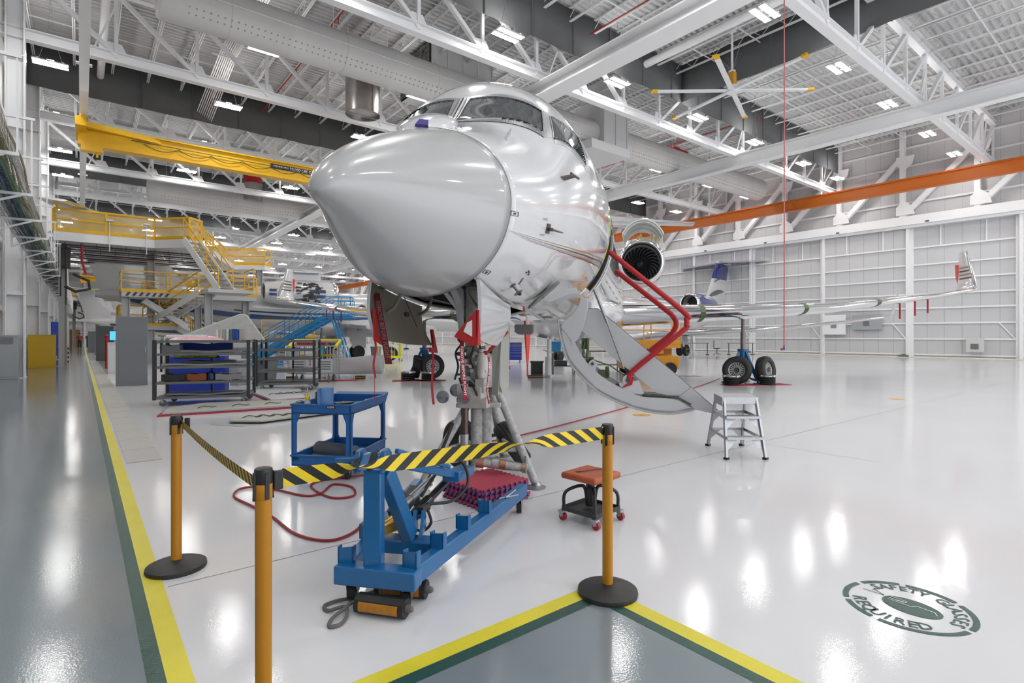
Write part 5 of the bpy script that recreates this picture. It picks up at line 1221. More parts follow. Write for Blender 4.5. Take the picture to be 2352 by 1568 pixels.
    for r_, rr in ((.022, (1.10, 1.13)), (.03, (1.60, .90))):
        b = MB(); b.cyl(P(rr[0], rr[1], 5.30), P(rr[0], rr[1], 5.32), r_, n=14); b.build('pivot_bolt', DARKM, t)
    b = MB(); b.cyl(P(1.12, 2.21, 5.30), P(1.31, 1.72, 5.30), .022, n=10); b.cyl(P(1.31, 1.72, 5.30), P(1.545, 1.06, 5.30), .013, n=10); b.build('door_strut', mat('strut_steel', (.25, .25, .26), .25, metal=.8), t)
    for s, off in ((S0+.02, 0), (S0+.18, .0)):
        pts = [(1.629, .90), (1.67, 1.03), (2.349, 1.601), (2.40, 1.68), (2.40, 1.77), (2.35, 1.88), (1.45, 2.65), (1.33, 2.748)] if s < S0+.1 else [(1.88, 1.29), (2.15, 1.51), (2.25, 1.62), (2.275, 1.727), (2.22, 1.83), (2.137, 1.903), (1.429, 2.485)]
        b = MB(); b.tube(spline([P(l, z, s+off) for l, z in pts], 5), .037, 10); h_ = b.build('handrail', mat('red_padded_sleeve', (.40, .008, .012), .6, bump=.4, bscale=14), t)
    b = MB(); b.prism([P(1.60, .97, S0-.01), P(1.68, .94, S0-.01), P(1.66, .84, S0-.01), P(1.50, .78, S0-.01), P(1.60, .86, S0-.01)], (.03, 0, 0)); b.build('red_flag', RED, t)
airstair()
# ================================================================ overhead: cranes, runways, ducts, fans
def runway(x, z, w_, h, m, label, y1=118, name='crane_runway'):
    b = MB(); b.ibeam((x, YN, z), (x, y1, z), w_, h, .05); b.bar((x, YN, z+h/2+.04), (x, y1, z+h/2+.04), .14, .08)
    o = b.build(name, m, smooth=False); tag(o, label, 'crane rail', kind='structure'); b = MB()
    for y in TR:
        if y < y1: b.bar((x, y, z+h/2), (x, y, 12.35), .03, .03); b.box((x, y, z+h/2+.08), (.5, .22, .05)); b.bar((x, y, z+h/2), (x+1.2, y, 15.1), .07, .07)
    b.build('hanger', m if m is not ORANGE else TRM, o, smooth=False); return o
RW = mat('runway_white', (.86, .86, .87), .28, coat=.3)
runway(.1, 11.6, .30, .55, RW, 'white crane runway along the left side of the hall')
runway(15.6, 12.0, .90, .58, RW, 'white crane runway passing over the jet nose')
runway(31.0, 12.0, .50, .75, RW, 'white crane runway high on the right')
runway(43.0, 11.5, .36, .80, ORANGE, 'orange crane runway in front of the right wall')
def crane(y, z, x0, x1, label, txt=True, drop=0):
    t = thing('bridge_crane', label, 'overhead crane', (0, y, z), 0, 'yellow bridge cranes')
    b = MB(); b.box(((x0+x1)/2, 0, 0), (x1-x0, .42, .86)); b.bb((x0, -.34, .40), (x1, .34, .46)); b.bb((x0, -.30, -.46), (x1, .30, -.42)); b.build('girder', YEL, t, smooth=False)
    b = MB(); b.box((x1-.1, 0, .30), (.40, 2.6, .40)); b.build('end_carriage', YEL, t, smooth=False); b = MB(); b.box((x0+.1, 0, .30), (.40, 2.6, .40)); b.prism([(x0+.2, -.9, .2), (x0+3.2, -.25, .2), (x0+3.2, -.2, .2), (x0+.2, -.6, .2)], (0, 0, .25)); b.build('end_carriage', YEL, t, smooth=False)
    b = MB(); b.box((x0+.5, -.2, -.60), (.8, .5, .30)); b.cyl((x0+.7, -.2, -.75), (x0+.7, -.2, -.95), .05, n=8); b.build('hoist', YEL, t)
    b = MB(); n = 9; pts = []
    for i in range(n):
        xa = lerp(x0+2.5, x1-.3, i/n); xb = lerp(x0+2.5, x1-.3, (i+1)/n)
        for k in range(6): u = k/6; pts.append((lerp(xa, xb, u), -.30, .05-.9*u*(1-u)))
    b.tube(pts, .018, 5); b.bar((x0+2, -.30, .12), (x1, -.30, .10), .03, .03); b.build('festoon_cable', DARKM, t)
    if txt:
        b = MB(); b.bb((8.2, -.222, .02), (10.9, -.216, .28)); b.build('capacity_plate', BLACKP, t); text_obj('capacity_lettering', '10,000 LBS CAP', (9.95, -.226, .15), (1, 0, 0), (0, 0, 1), .16, LETW, t); text_obj('maker_lettering', 'DEARBORN', (8.75, -.226, .15), (1, 0, 0), (0, 0, 1), .11, LETW, t)
    return t
crane(32.0, 10.75, -.1, 15.8, 'yellow 10,000 LBS bridge crane spanning over the left dock, nearest of the cranes')
crane(112.0, 10.75, -.1, 15.8, 'yellow bridge crane far down the hall above the distant dock', False)
DUCTM = mat('fabric_duct', (.70, .68, .66), .75, noise=.06, nscale=1)
def duct(x0, x1, y, z, r, label):
    b = MB(); n = int((x1-x0)/2); prof = []
    for i in range(n+1):
        h = (x1-x0)*i/n; prof += [(r*(.985 if i % 2 else 1), h-.02), (r*1.006, h), (r*(.985 if i % 2 else 1), h+.02)]
    prof = [(.01, -.1), (r*.92, -.06), (r*.99, .0)]+prof[2:-2]+[(r, x1-x0), (r*.9, x1-x0+.08), (.01, x1-x0+.1)]
    b.lathe(prof, (x0, y, z), (1, 0, 0), 36); o = b.build('air_duct', DUCTM, ang=40); tag(o, label, 'air duct', 'round white fabric ducts', kind='structure')
    b = MB()
    for i in range(int((x1-x0)/2.4)):
        x = x0+1.2+2.4*i; b.bar((x, y, z+r), (x, y, ZD), .02, .02)
    b.tube([(x0+.5, y-r-.02, z), (x1-.5, y-r-.02, z)], .02, 5); b.build('duct_hanger', STEELW, o)
    b = MB()
    for k, a in ((0, -35), (1, -50)):
        for i in range(int((x1-x0)/.22)):
            x = x0+.8+.22*i; b.box((x, y-math.cos(R(a))*(r+.001), z+math.sin(R(a))*(r+.001)), (.05, .012, .05))
    p = b.build('perforations', mat('duct_hole', (.35, .34, .33), .9), o, smooth=False); p['kind'] = 'stuff'
duct(2.1, 23.2, 22, 13.2, .82, 'round white fabric duct running above the jet nose to the left'); duct(25.2, 42.6, 22, 13.2, .82, 'round white fabric duct ending on the right, behind the crane runway')
duct(4, 30, 49.5, 12.6, .85, 'round white fabric duct in the far bays above the left dock')
b = MB(); b.bb((23.2, 20.9, 12.4), (25.2, 23.1, 15.0)); b.bb((22.0, 20.7, 11.9), (25.2, 23.4, 12.4)); b.prism([(23.4, 21.2, 15), (24.8, 21.2, 15), (25.6, 21.2, 15.9), (23.0, 21.2, 15.9)], (0, 1.6, 0))
for x in (23.2, 24.2, 25.2): b.bb((x-.04, 20.85, 12.4), (x+.04, 23.15, 15.02))
tag(b.build('duct_plenum', mat('galvanised_white', (.68, .68, .68), .4)), 'boxy white plenum joining the two round ducts', 'duct box', kind='structure')
b = MB(); b.bb((13.2, 22.9, 13.8), (16.8, 26.0, 15.7))
for i in range(5): b.bb((13.2+.9*i, 22.86, 13.76), (13.28+.9*i, 26.04, 15.74))
o = tag(b.build('air_handler', MATS['galvanised_white']), 'grey boxy air handling unit hanging behind the duct over the nose', 'air handler', kind='structure')
b = MB()
for i in range(9): b.bb((13.10, 22.95+.34*i, 13.9), (13.2, 23.0+.34*i, 15.6)); b.bb((13.12, 22.95, 13.9+.2*i), (13.19, 26, 13.94+.2*i))
b.bb((13.14, 22.95, 13.85), (13.16, 26, 15.65)); b.build('louver', mat('louver_grey', (.14, .14, .14), .5), o)
def drum(x, y, zt, zb, r, label):
    t = thing('roof_fan_drum', label, 'roof fan', (x, y, 0), 0, 'steel fan drums with red collars')
    b = MB(); b.lathe([(r, zb), (r, zt-.9), (r*.97, zt-.9), (r*.97, zb)], n=36); b.cyl((0, 0, zb+.12), (0, 0, zb+.14), r*.98, n=36); b.bar((-r, 0, zb-.02), (r, 0, zb-.02), .05, .05); b.bar((r*.2, -r, zb), (r*.2, -r, zt-.9), .04, .04); b.build('drum', mat('satin_steel_drum', (.50, .47, .45), .28, metal=.85, noise=.3, nscale=2), t)
    b = MB(); b.lathe([(r*.8, zt+.25), (r*1.0, zt), (r*.98, zt-.95)], n=36); b.box((0, 0, zt), (r*2.2, r*2.2, .12)); b.build('collar', mat('fire_red', (.50, .015, .02), .45), t)
    b = MB()
    for sx in (-1, 1): b.bar((sx*r*.9, 0, zt), (sx*r*.9, 0, ZD), .03, .03)
    b.build('hanger', STEELW, t)
drum(10.3, 24.2, 14.5, 11.8, .78, 'steel fan drum with red collar behind the duct, left of the cockpit'); drum(11.2, 48.8, 15.0, 12.7, .72, 'steel fan drum with red collar below the yellow crane'); drum(34.2, 24.2, 15.0, 12.9, .78, 'steel fan drum behind the right duct, mostly its red collar showing')
drum(14.0, 86, 15.0, 12.8, .75, 'distant red collared fan drum down the hall')
def bigfan(x, y, zt, zh, R_, label, ph=0.):
    t = thing('ceiling_fan', label, 'ceiling fan', (x, y, 0), 0, 'large ceiling fans')
    b = MB(); b.cyl((0, 0, zh+.9), (0, 0, zt), .05, n=10); b.box((0, 0, zt), (.3, .3, .25)); b.build('down_rod', STEELW, t)
    b = MB(); b.box((0, 0, zh+.62), (.28, .28, .62)); b.build('motor', mat('amber_motor', (.65, .33, .02), .4), t); b = MB(); b.cyl((0, 0, zh), (0, 0, zh+.3), .26, n=16); b.cyl((0, 0, zh+.93), (0, 0, zh+1.0), .16, n=12); b.build('hub', STEELW, t)
    for k in range(6):
        a = ph+k*PI/3; d = V(math.cos(a), math.sin(a), 0); b = MB(); b.bar(V(0, 0, zh+.1)+d*.2, V(0, 0, zh+.1)+d*(R_-.25), .20, .07); bl = b.build('fan_blade', STEELW, t)
        b = MB(); b.prism([V(0, 0, zh+.06)+d*(R_-.28)+V(-d.y, d.x, 0)*.1, V(0, 0, zh+.06)+d*(R_-.28)-V(-d.y, d.x, 0)*.1, V(0, 0, zh+.06)+d*R_-V(-d.y, d.x, 0)*.14, V(0, 0, zh+.06)+d*(R_-.05)+V(-d.y, d.x, 0)*.12], (0, 0, .10)); b.build('blade_tip', YEL, bl)
    b = MB()
    for k in range(3): a = k*2*PI/3; b.tube([(0, 0, zh+1), (math.cos(a)*1.6, math.sin(a)*1.6, zt+.1)], .01, 4)
    b.build('guy_wire', STEEL, t); return t
bigfan(23.6, 13.4, 15.7, 12.75, 3.7, 'large six blade ceiling fan with amber motor above the right of the cockpit', .35)
bigfan(27, 47, 15.7, 12.9, 3.7, 'large six blade ceiling fan far behind the jet nose, left of it', .1)
b = MB(); b.cyl((.8, YN, 15.0), (.8, 36.7, 15.0), .16, n=14); b.cyl((.8, 36.6, 15.0), (.8, 36.9, 15.0), .22, n=14); tag(b.build('roof_pipe', STEELW), 'long white round pipe under the roof near the left wall', 'pipe', kind='structure')
b = MB(); b.cyl((22, YN, 15.0), (22, 17.6, 15.0), .18, n=14); b.cyl((22, 17.5, 15.0), (22, 17.75, 15.0), .24, n=14); tag(b.build('roof_pipe', STEELW), 'long white round pipe under the roof beside the ceiling fan', 'pipe', kind='structure')
SPR = mat('red_sprinkler_pipe', (.40, .03, .03), .5)
for x, y0, y1 in ((8.6, 17, 40), (18, -5, 17), (33, 17, 60), (38.5, -8, 16)):
    b = MB(); b.tube([(x, y0, 15.1), (x, y1, 15.1)], .035, 6)
    for i in range(4): b.tube([(x, lerp(y0, y1, i/4), 15.1), (x, lerp(y0, y1, i/4), 14.8)], .02, 5)
    tag(b.build('sprinkler_pipe', SPR), 'thin red sprinkler pipe under the roof deck', 'pipe', 'red sprinkler pipes', kind='structure')
b = MB()   # bundle of white conduits running along Y near the left
for i in range(9): b.tube([(5.2+.09*i, 20, 15.0-.02*(i % 3)), (5.2+.09*i, 29.0, 15.0), (5.2+.09*i, 35.6, 14.3-.05*i)], .025, 5)
for y in (21, 25, 29, 32): b.bar((4.9, y, 14.9), (6.3, y, 14.9), .05, .05)
tag(b.build('conduit_bundle', STEELW), 'bundle of white conduits turning down below the roof left of the duct', 'conduits', kind='structure')
q = thing('safety_line', 'thin red safety line hanging from the roof in front of the right wall', 'rope', W(8.0, 16.0)); b = MB(); b.tube([(0, 0, 14.5), (.02, 0, 8), (0, 0, 1.25)], .017, 6); b.build('line', mat('red_white_cord', (.42, .13, .13), .7), q); b = MB(); b.tube([(0, 0, 1.25), (-.02, .01, 1.16), (.03, 0, 1.12), (.01, 0, 1.25)], .015, 6); b.box((-.05, .03, 1.13), (.12, .04, .06)); b.build('snap_hook', mat('purple_webbing', (.18, .04, .16), .6), q)
# ---- left wall services
t = thing('cable_tray', 'wire basket cable tray packed with blue, green and tan cables along the left wall', 'cable tray', (-1.15, 0, 4.45))
b = MB()
for x, z in ((-.30, -.12), (-.30, .18), (.30, -.12), (.30, .18), (-.15, -.14), (0, -.14), (.15, -.14), (-.3, .03), (.3, .03)): b.tube([(x, 6, z), (x, 116, z)], .006, 4)
y = 6
while y < 116: b.tube([(-.30, y, .19), (-.30, y, -.13), (.30, y, -.13), (.30, y, .19)], .006, 4); y += .2 if y < 40 else .6
b.build('wire_basket', STEEL, t)
for k, (nm, c, n, x0, x1) in enumerate((('blue_cables', (.03, .09, .20), 16, -.27, .08), ('green_cables', (.06, .22, .07), 9, -.2, .22), ('tan_cables', (.42, .36, .20), 10, .08, .28), ('grey_cables', (.42, .43, .42), 9, -.25, .25))):
    b = MB(); rnd = random.Random(k)
    for i in range(n):
        x = rnd.uniform(x0, x1); z = rnd.uniform(-.11, .14); ph = rnd.random()*6
        b.tube([(x+.05*math.sin(ph+yy*.35)+.03*math.sin(ph*2+yy*1.1), yy, z+.02*math.sin(ph+yy*.6)) for yy in [6+.9*j for j in range(40)]+[42+4*j for j in range(18)]], .018, 5)
    o = b.build(nm, mat(nm, c, .5), t); o['kind'] = 'stuff'
y = 8.0; br0 = None
while y < 100:
    if br0 is None:
        b = MB(); b.bar((-.36, 0, -.18), (.42, 0, -.18), .06, .05); b.bar((-.36, 0, -.46), (.25, 0, -.2), .04, .04); b.bar((.40, 0, -.18), (.40, 0, 1.3), .025, .025); b.bar((-.36, 0, 1.3), (.45, 0, 1.3), .05, .05); b.bar((-.34, 0, -.46), (-.34, 0, 1.3), .05, .05)
        br0 = b.build('bracket', STEELW, t, smooth=False); br0.location = (0, y, 0)
    else:
        c_ = br0.copy(); COL.objects.link(c_); c_.parent = t; c_.location = (0, y, 0)
    y += 3.07
b = MB(); b.cyl((-1.75, 15.0, 5.2), (-1.75, 15.0, 15.8), .10, n=14); q = tag(b.build('riser_pipe', mat('black_iron', (.03, .03, .03), .5)), 'black vertical riser pipe with green end on the left wall', 'pipe'); b = MB(); b.cyl((-1.75, 15.0, 5.0), (-1.75, 15.0, 5.25), .11, n=14); b.build('green_coupling', mat('green_coupling', (.02, .25, .12), .5), q)
for z, lab in ((8.6, 'red and white tag on the riser pipe, the upper one'), (8.1, 'red and white tag on the riser pipe, the lower one')):
    b = MB(); b.box((-1.62, 14.9, z), (.16, .02, .26)); o = tag(b.build('riser_tag', RED), lab, 'tag', 'red tags on the riser pipe'); b = MB(); b.box((-1.62, 14.888, z), (.10, .004, .12)); b.build('white_panel', LETW, o)
def cabinet(name, label, c, d, m, rz=0, door=True, cat='cabinet', vent=False, group=None, bev=.01):
    t = thing(name, label, cat, c, rz, group); b = MB(); b.box((0, 0, d[2]/2), d); b.build('body', m, t, bevel=bev)
    if door:
        b = MB(); b.bb((d[0]*.42, -d[1]/2-.012, d[2]*.48), (d[0]*.45, -d[1]/2, d[2]*.56)); b.build('handle', STEEL, t)
        b = MB(); b.bb((-d[0]*.47, -d[1]/2-.003, d[2]*.05), (d[0]*.47, -d[1]/2, d[2]*.055)); b.bb((-d[0]*.47, -d[1]/2-.003, d[2]*.96), (d[0]*.47, -d[1]/2, d[2]*.965)); b.build('door_gap', DGREY, t)
    if vent:
        b = MB()
        for i in range(7): b.bb((-d[0]*.3, -d[1]/2-.01, d[2]*.80+i*.035), (d[0]*.3, -d[1]/2, d[2]*.80+i*.035+.018))
        b.build('vent', DGREY, t)
    return t
LK = mat('locker_grey', (.17, .18, .19), .45); LG2 = mat('panel_grey', (.36, .38, .40), .45)
cabinet('flammables_cabinet', 'yellow safety cabinet standing against the left wall columns', (-1.45, 34.6, 0), (1.0, 1.1, 1.58), mat('safety_yellow', (.62, .38, .01), .4), 0)
cabinet('electrical_cabinet', 'light grey electrical cabinet with a louvred panel, left of the first white column', (-2.05, 26.2, 0), (.62, .5, 1.55), LG2, 0, vent=True)
cabinet('grey_locker', 'tall dark grey locker at the end of the shelf carts', (1.25, 20.75, 0), (.80, .9, 2.12), LK, -R(3))
cabinet('grey_locker', 'second tall grey locker further down beside the walkway', (1.15, 41.5, 0), (.85, .8, 2.1), LK)
cabinet('grey_locker', 'third grey locker far down beside the walkway', (1.3, 62, 0), (1.6, .9, 1.9), LK)
b = MB(); b.bb((-.02, -.45, 0), (.02, .45, 2.3)); q = tag(b.build('wall_banner', mat('banner_blue', (.01, .05, .38), .6)), 'blue vertical banner standing past the yellow cabinet on the left wall', 'banner'); q.location = (-1.2, 48, .15); q.rotation_euler.z = -.9; text_obj('banner_lettering', 'SAFETY FIRST', (.024, 0, 1.2), (0, 0, 1), (0, 1, 0), .3, LETW, q); bpy.data.objects.remove(kids(q)[0])
b = MB()
for i in range(4): b.box((0, 0, .1+.12*i*2), (.5, .5, .12)); b.box((.0, 0, .2+.24*i), (.36, .44, .10))
q = tag(b.build('pallet_stack', mat('worn_wood', (.20, .12, .07), .8, noise=.4, nscale=5)), 'stack of brown wooden blocks beside the yellow cabinet', 'wood stack'); q.location = (-.75, 38.5, 0)
cabinet('wooden_crate', 'plywood coloured crate at the far end of the walkway', (-.6, 92, 0), (1.1, .6, 2.3), mat('plywood', (.55, .28, .08), .6), 0, False, 'crate')
b = MB(); b.box((0, 0, 0), (.16, .1, .22)); q = tag(b.build('fire_alarm_box', RED), 'small red alarm box on the left wall above the grey cabinet', 'alarm'); q.location = (-2.0, 27.4, 2.3); b = MB(); b.bar((0, .06, -1.6), (0, .06, .2), .2, .03); b.build('backboard', mat('beige_board', (.55, .48, .38), .6), q)
# people far down the walkway
def person(label, x, y, h, shirt, trs, rz):
    t = thing('person', label, 'person', (x, y, 0), rz, None)
    me = bpy.data.meshes.new('body'); k = h/1.75
    vs = [(0, 0, .95), (0, 0, 1.15), (0, 0, 1.40), (0, 0, 1.50), (0, 0, 1.62), (0, 0, 1.72), (.19, 0, 1.42), (.24, .02, 1.15), (.22, -.06, .92), (-.19, 0, 1.42), (-.24, .02, 1.15), (-.22, -.04, .92), (.10, 0, .90), (.11, -.03, .50), (.11, .06, .08), (.11, -.10, .04), (-.10, 0, .90), (-.11, .02, .50), (-.12, .02, .08), (-.12, -.12, .04)]
    ed = [(0, 1), (1, 2), (2, 3), (3, 4), (4, 5), (2, 6), (6, 7), (7, 8), (2, 9), (9, 10), (10, 11), (0, 12), (12, 13), (13, 14), (14, 15), (0, 16), (16, 17), (17, 18), (18, 19)]
    rd = [.15, .14, .15, .06, .095, .08, .065, .05, .035, .065, .05, .035, .09, .065, .05, .045, .09, .065, .05, .045]
    me.from_pydata([(a*k, b_*k, c*k) for a, b_, c in vs], ed, []); o = bpy.data.objects.new('body', me); COL.objects.link(o); o.parent = t
    sk = o.modifiers.new('s', 'SKIN'); o.modifiers.new('u', 'SUBSURF').render_levels = 1
    for i, r_ in enumerate(rd): me.skin_vertices[0].data[i].radius = (r_*k, r_*k)
    me.skin_vertices[0].data[0].use_root = True; me.materials.append(mat('skin_tone', (.45, .25, .18), .6))
    b = MB(); b.loft([[Vector((math.cos(a)*w_*k, math.sin(a)*d_*k, z*k)) for a in [2*PI*i/14 for i in range(14)]] for z, w_, d_ in ((.90, .18, .15), (1.1, .185, .16), (1.35, .225, .17), (1.46, .16, .12), (1.50, .08, .08))]); 
    for s_ in (1, -1): b.cyl((s_*.19*k, 0, 1.44*k), (s_*.245*k, .02*k, 1.13*k), .085*k, .07*k, n=10)
    b.build('shirt', mat('shirt_%s' % shirt[0], shirt[1], .8), t)
    b = MB(); b.loft([[Vector((math.cos(a)*w_*k, math.sin(a)*w_*k*.85, z*k)) for a in [2*PI*i/14 for i in range(14)]] for z, w_ in ((.80, .17), (.95, .185))])
    for s_ in (1, -1): b.cyl((s_*.10*k, 0, .92*k), (s_*.115*k, .02*k, .08*k), .105*k, .075*k, n=10)
    b.build('trousers', mat('trousers_%s' % trs[0], trs[1], .8), t)
    b = MB(); b.sphere((0, .015*k, 1.70*k), .10*k, 10, 8, (1, 1.1, 1)); b.build('hair', mat('dark_hair', (.03, .02, .015), .7), t)
person('person in a dark red shirt and black trousers walking far down the grey walkway', -.1, 82, 1.8, ('red', (.22, .03, .04)), ('black', (.02, .02, .022)), R(180))
person('person in a dark top beside the one in red, far down the walkway', .75, 84, 1.78, ('dark', (.05, .045, .06)), ('navy', (.02, .02, .03)), R(170))
# ---- docks
MESH = mat('yellow_mesh_infill', (.98, .62, .03), .6, alpha=.45)
def rail(b, bm, p, q, h=1.07, n=None, post=.085, mid=True):
    p = Vector(p); q = Vector(q); n = n or max(1, round((q-p).length/2.1)); up = V(0, 0, h)
    b.bar(p+up, q+up, post, post)
    if mid: b.bar(p+up*.55, q+up*.55, post*.7, post*.7)
    b.bar(p+V(0, 0, .08), q+V(0, 0, .08), .03, .16)
    for i in range(n+1): c = p.lerp(q, i/n); jt = post*(1+.08*random.random()); b.bar(c, c+up*(1+.01*random.random()), jt, jt)
    if bm is not None: bm.add([p+V(0, 0, .1), q+V(0, 0, .1), q+up, p+up], [(0, 1, 2, 3)])
def flight(bs, br, bt, p, q, w_, n, rails=True):
    """stair from top p to bottom q, width w_, stringers white, rails yellow"""
    p = Vector(p); q = Vector(q); sd = (q-p).cross(V(0, 0, 1)).normalized()*w_/2
    for s_ in (-1, 1):
        bs.bar(p+sd*s_, q+sd*s_, .05, .30)
        if rails:
            br.bar(p+sd*s_+V(0, 0, 1.0), q+sd*s_+V(0, 0, 1.0), .045, .045); br.bar(p+sd*s_+V(0, 0, .55), q+sd*s_+V(0, 0, .55), .035, .035)
            for k in range(4): c = p.lerp(q, k/3)+sd*s_; br.bar(c, c+V(0, 0, 1.0), .045, .045)
    for i in range(n):
        c = p.lerp(q, (i+.5)/n); f = (q-p); f.z = 0; f.normalize(); bt.prism([c-sd-f*.13, c+sd-f*.13, c+sd+f*.13, c-sd+f*.13], (0, 0, -.04))
def dock(dy, label, grp, detail=True):
    t = thing('maintenance_dock', label, 'maintenance platform', (0, dy, 0), 0, grp)
    z = 6.4
    Y0, Y1 = 33.6, 35.4
    T = [(-1.0, 33.0), (2.95, 33.0), (4.3, 31.6), (4.95, 32.3), (7.4, 40.0), (9.3, 38.6)]
    slab = [(-1.0, 33.0), (2.95, 33.0), (4.3, 31.6), (4.95, 32.3), (5.6, 34.4), (5.0, 35.7), (-1.0, 35.7)]
    b = MB(); b.prism([(x, y, z-.42) for x, y in slab], (0, 0, .42)); b.build('deck', STEELW, t, smooth=False); b = MB(); b.prism([(x, y, z-.50) for x, y in ((5.61, 34.3), (5.7, 33.6), (8.0, 39.6), (9.6, 38.6), (10.2, 39.4), (7.0, 42))], (0, 0, .3)); b.build('side_deck', STEELW, t, smooth=False)
    b = MB(); m = MB()
    for p, q in zip(T[:3], T[1:4]): rail(b, m, (*p, z), (*q, z))
    rail(b, m, (-1, 33, z), (-1, 35.6, z)); rail(b, m, (5.4, 33.9, z-.2), (7.4, 39.6, z-.2)); rail(b, m, (7.6, 39.9, z-.2), (9.6, 38.6, z-.2)); rail(b, None, (9.6, 38.6, z-.2), (10.2, 39.4, z-.2))
    b.build('railing', YEL, t, smooth=False); m.build('mesh_infill', MESH, t, smooth=False)
    # mid platform and stairs
    z2 = 3.75; DG = mat('dock_grey', (.55, .56, .57), .5); b = MB(); b.bb((1.6, Y0, z2-.25), (7.9, Y1, z2)); b.build('middle_deck', DG, t, smooth=False); b = MB(); b.bb((4.7, 29.0, z2-.16), (6.7, 30.9, z2)); b.build('stair_landing', DG, t, smooth=False); b = MB()
    b.bb((1.6, 35.2, 1.85), (4.2, 37.5, 2.05)); b.build('lower_deck', DG, t, smooth=False)
    b = MB(); rail(b, None, (1.6, Y0, z2), (7.9, Y0, z2), post=.05); rail(b, None, (1.6, Y0, z2), (1.6, Y1, z2), post=.05); rail(b, None, (1.6, Y1, z2), (7.9, Y1, z2), post=.05); rail(b, None, (7.9, Y0, z2), (7.9, Y1, z2), post=.05); rail(b, None, (6.7, 29.0, z2), (6.7, 30.9, z2), post=.05); rail(b, None, (5.9, 30.9, z2), (6.7, 30.9, z2), post=.05)
    rail(b, None, (1.6, 35.2, 2.05), (4.2, 35.2, 2.05)); rail(b, None, (1.6, 35.2, 2.05), (1.6, 37.5, 2.05)); rail(b, None, (8.4, 34.5, 1.4), (11.5, 34.5, 1.4), post=.05); rail(b, None, (11.5, 34.5, 1.4), (11.5, 36, 1.4), post=.05)
    bs = MB(); bt = MB(); flight(bs, b, bt, (4.35, 31.4, z-.1), (5.6, 29.75, z2), .95, 11); flight(bs, b, bt, (4.9, 30.6, z2-.1), (3.1, 36.8, 2.05), .8, 12); flight(bs, b, bt, (2.6, 34.9, 3.4), (4.6, 35.0, 2.0), .7, 6); flight(bs, b, bt, (4.2, 36, 2.05), (6.6, 36.0, .2), .8, 8)
    b.build('stair_railing', YEL, t, smooth=False); bs.build('stair_stringer', STEELW, t, smooth=False); bt.build('stair_tread', ALU, t, smooth=False)
    for x, y, z1 in ((3.0, 35.5, z-.42), (-.7, 35.3, z-.42), (7.5, 34.4, z2-.2), (4.95, 30.45, z2-.16), (5.2, 35.2, z2-.2), (1.8, 34.0, z2-.25), (9.4, 39.2, z-.5)):
        b = MB(); b.ibeam((x, y, 0), (x, y, z1), .34, .34, .03, up=(1, 0, 0)); b.bb((x-.25, y-.25, 0), (x+.25, y+.25, .02)); b.build('support_column', mat('column_grey', (.50, .50, .50), .5), t, smooth=False)
    b = MB()
    for i in range(5): zz = z-.55-.10*i; yy = 33.4+.9*i; b.tube([(-.7, yy, zz), (4.6+.6*i, yy, zz)], .035, 6); b.tube([(-.4, yy+.3, zz-.05), (5+.5*i, yy+.3, zz-.05)], .02, 5)
    for i in range(10): x = -.6+.6*i; b.tube([(x, 33.5, z-.42), (x, 33.5, z-.62)], .015, 4); b.tube([(x+.2, 35, z-.42), (x+.2, 35.0, z-.75)], .015, 4)
    b.bb((-.9, 34, z-1.5), (-.4, 35.5, z-.6)); b.tube([(-.3, 33.6, z-1.9), (.3, 33.6, z-2.2), (.35, 33.6, z-2.6), (-.2, 33.6, z-2.75), (-.6, 33.6, z-2.5)], .07, 8); b.tube([(-.55, 33.6, z-3.4), (-.55, 33.6, z-.5)], .03, 5); b.tube([(-.75, 33.6, z-3.0), (-.75, 33.6, z-.5)], .03, 5)
    b.build('underdeck_pipes', mat('pipe_black', (.04, .035, .035), .5), t)
    b = MB(); b.tube([(.05, 33.4, z-.45), (.05, 33.4, z-1.3), (.2, 33.4, z-1.9)], .05, 8); b.build('red_hose_reel', RED, t)
    b = MB()
    for i in range(7): b.prism([(1.75+.28*i, Y0-.03, z2-.2), (1.87+.28*i, Y0-.03, z2-.2), (1.99+.28*i, Y0-.03, z2-.02), (1.87+.28*i, Y0-.03, z2-.02)], (0, .02, 0))
    b.build('hazard_marking', BLACKP, t)
    if detail:
        for x in (1.1, 2.6):
            b = MB(); b.box((x, 32.9, z+.72), (.28, .22, .07)); b.bar((x, 32.9, z+.7), (x, 32.9, z-.8), .03, .03); b.build('work_lamp', ALU, t)
    return t
D1 = dock(0, 'large white maintenance dock with yellow railings on the left, nearest of the docks', 'maintenance docks with yellow railings')
dock(55.4, 'distant maintenance dock with yellow railings far down the left side', 'maintenance docks with yellow railings', False)
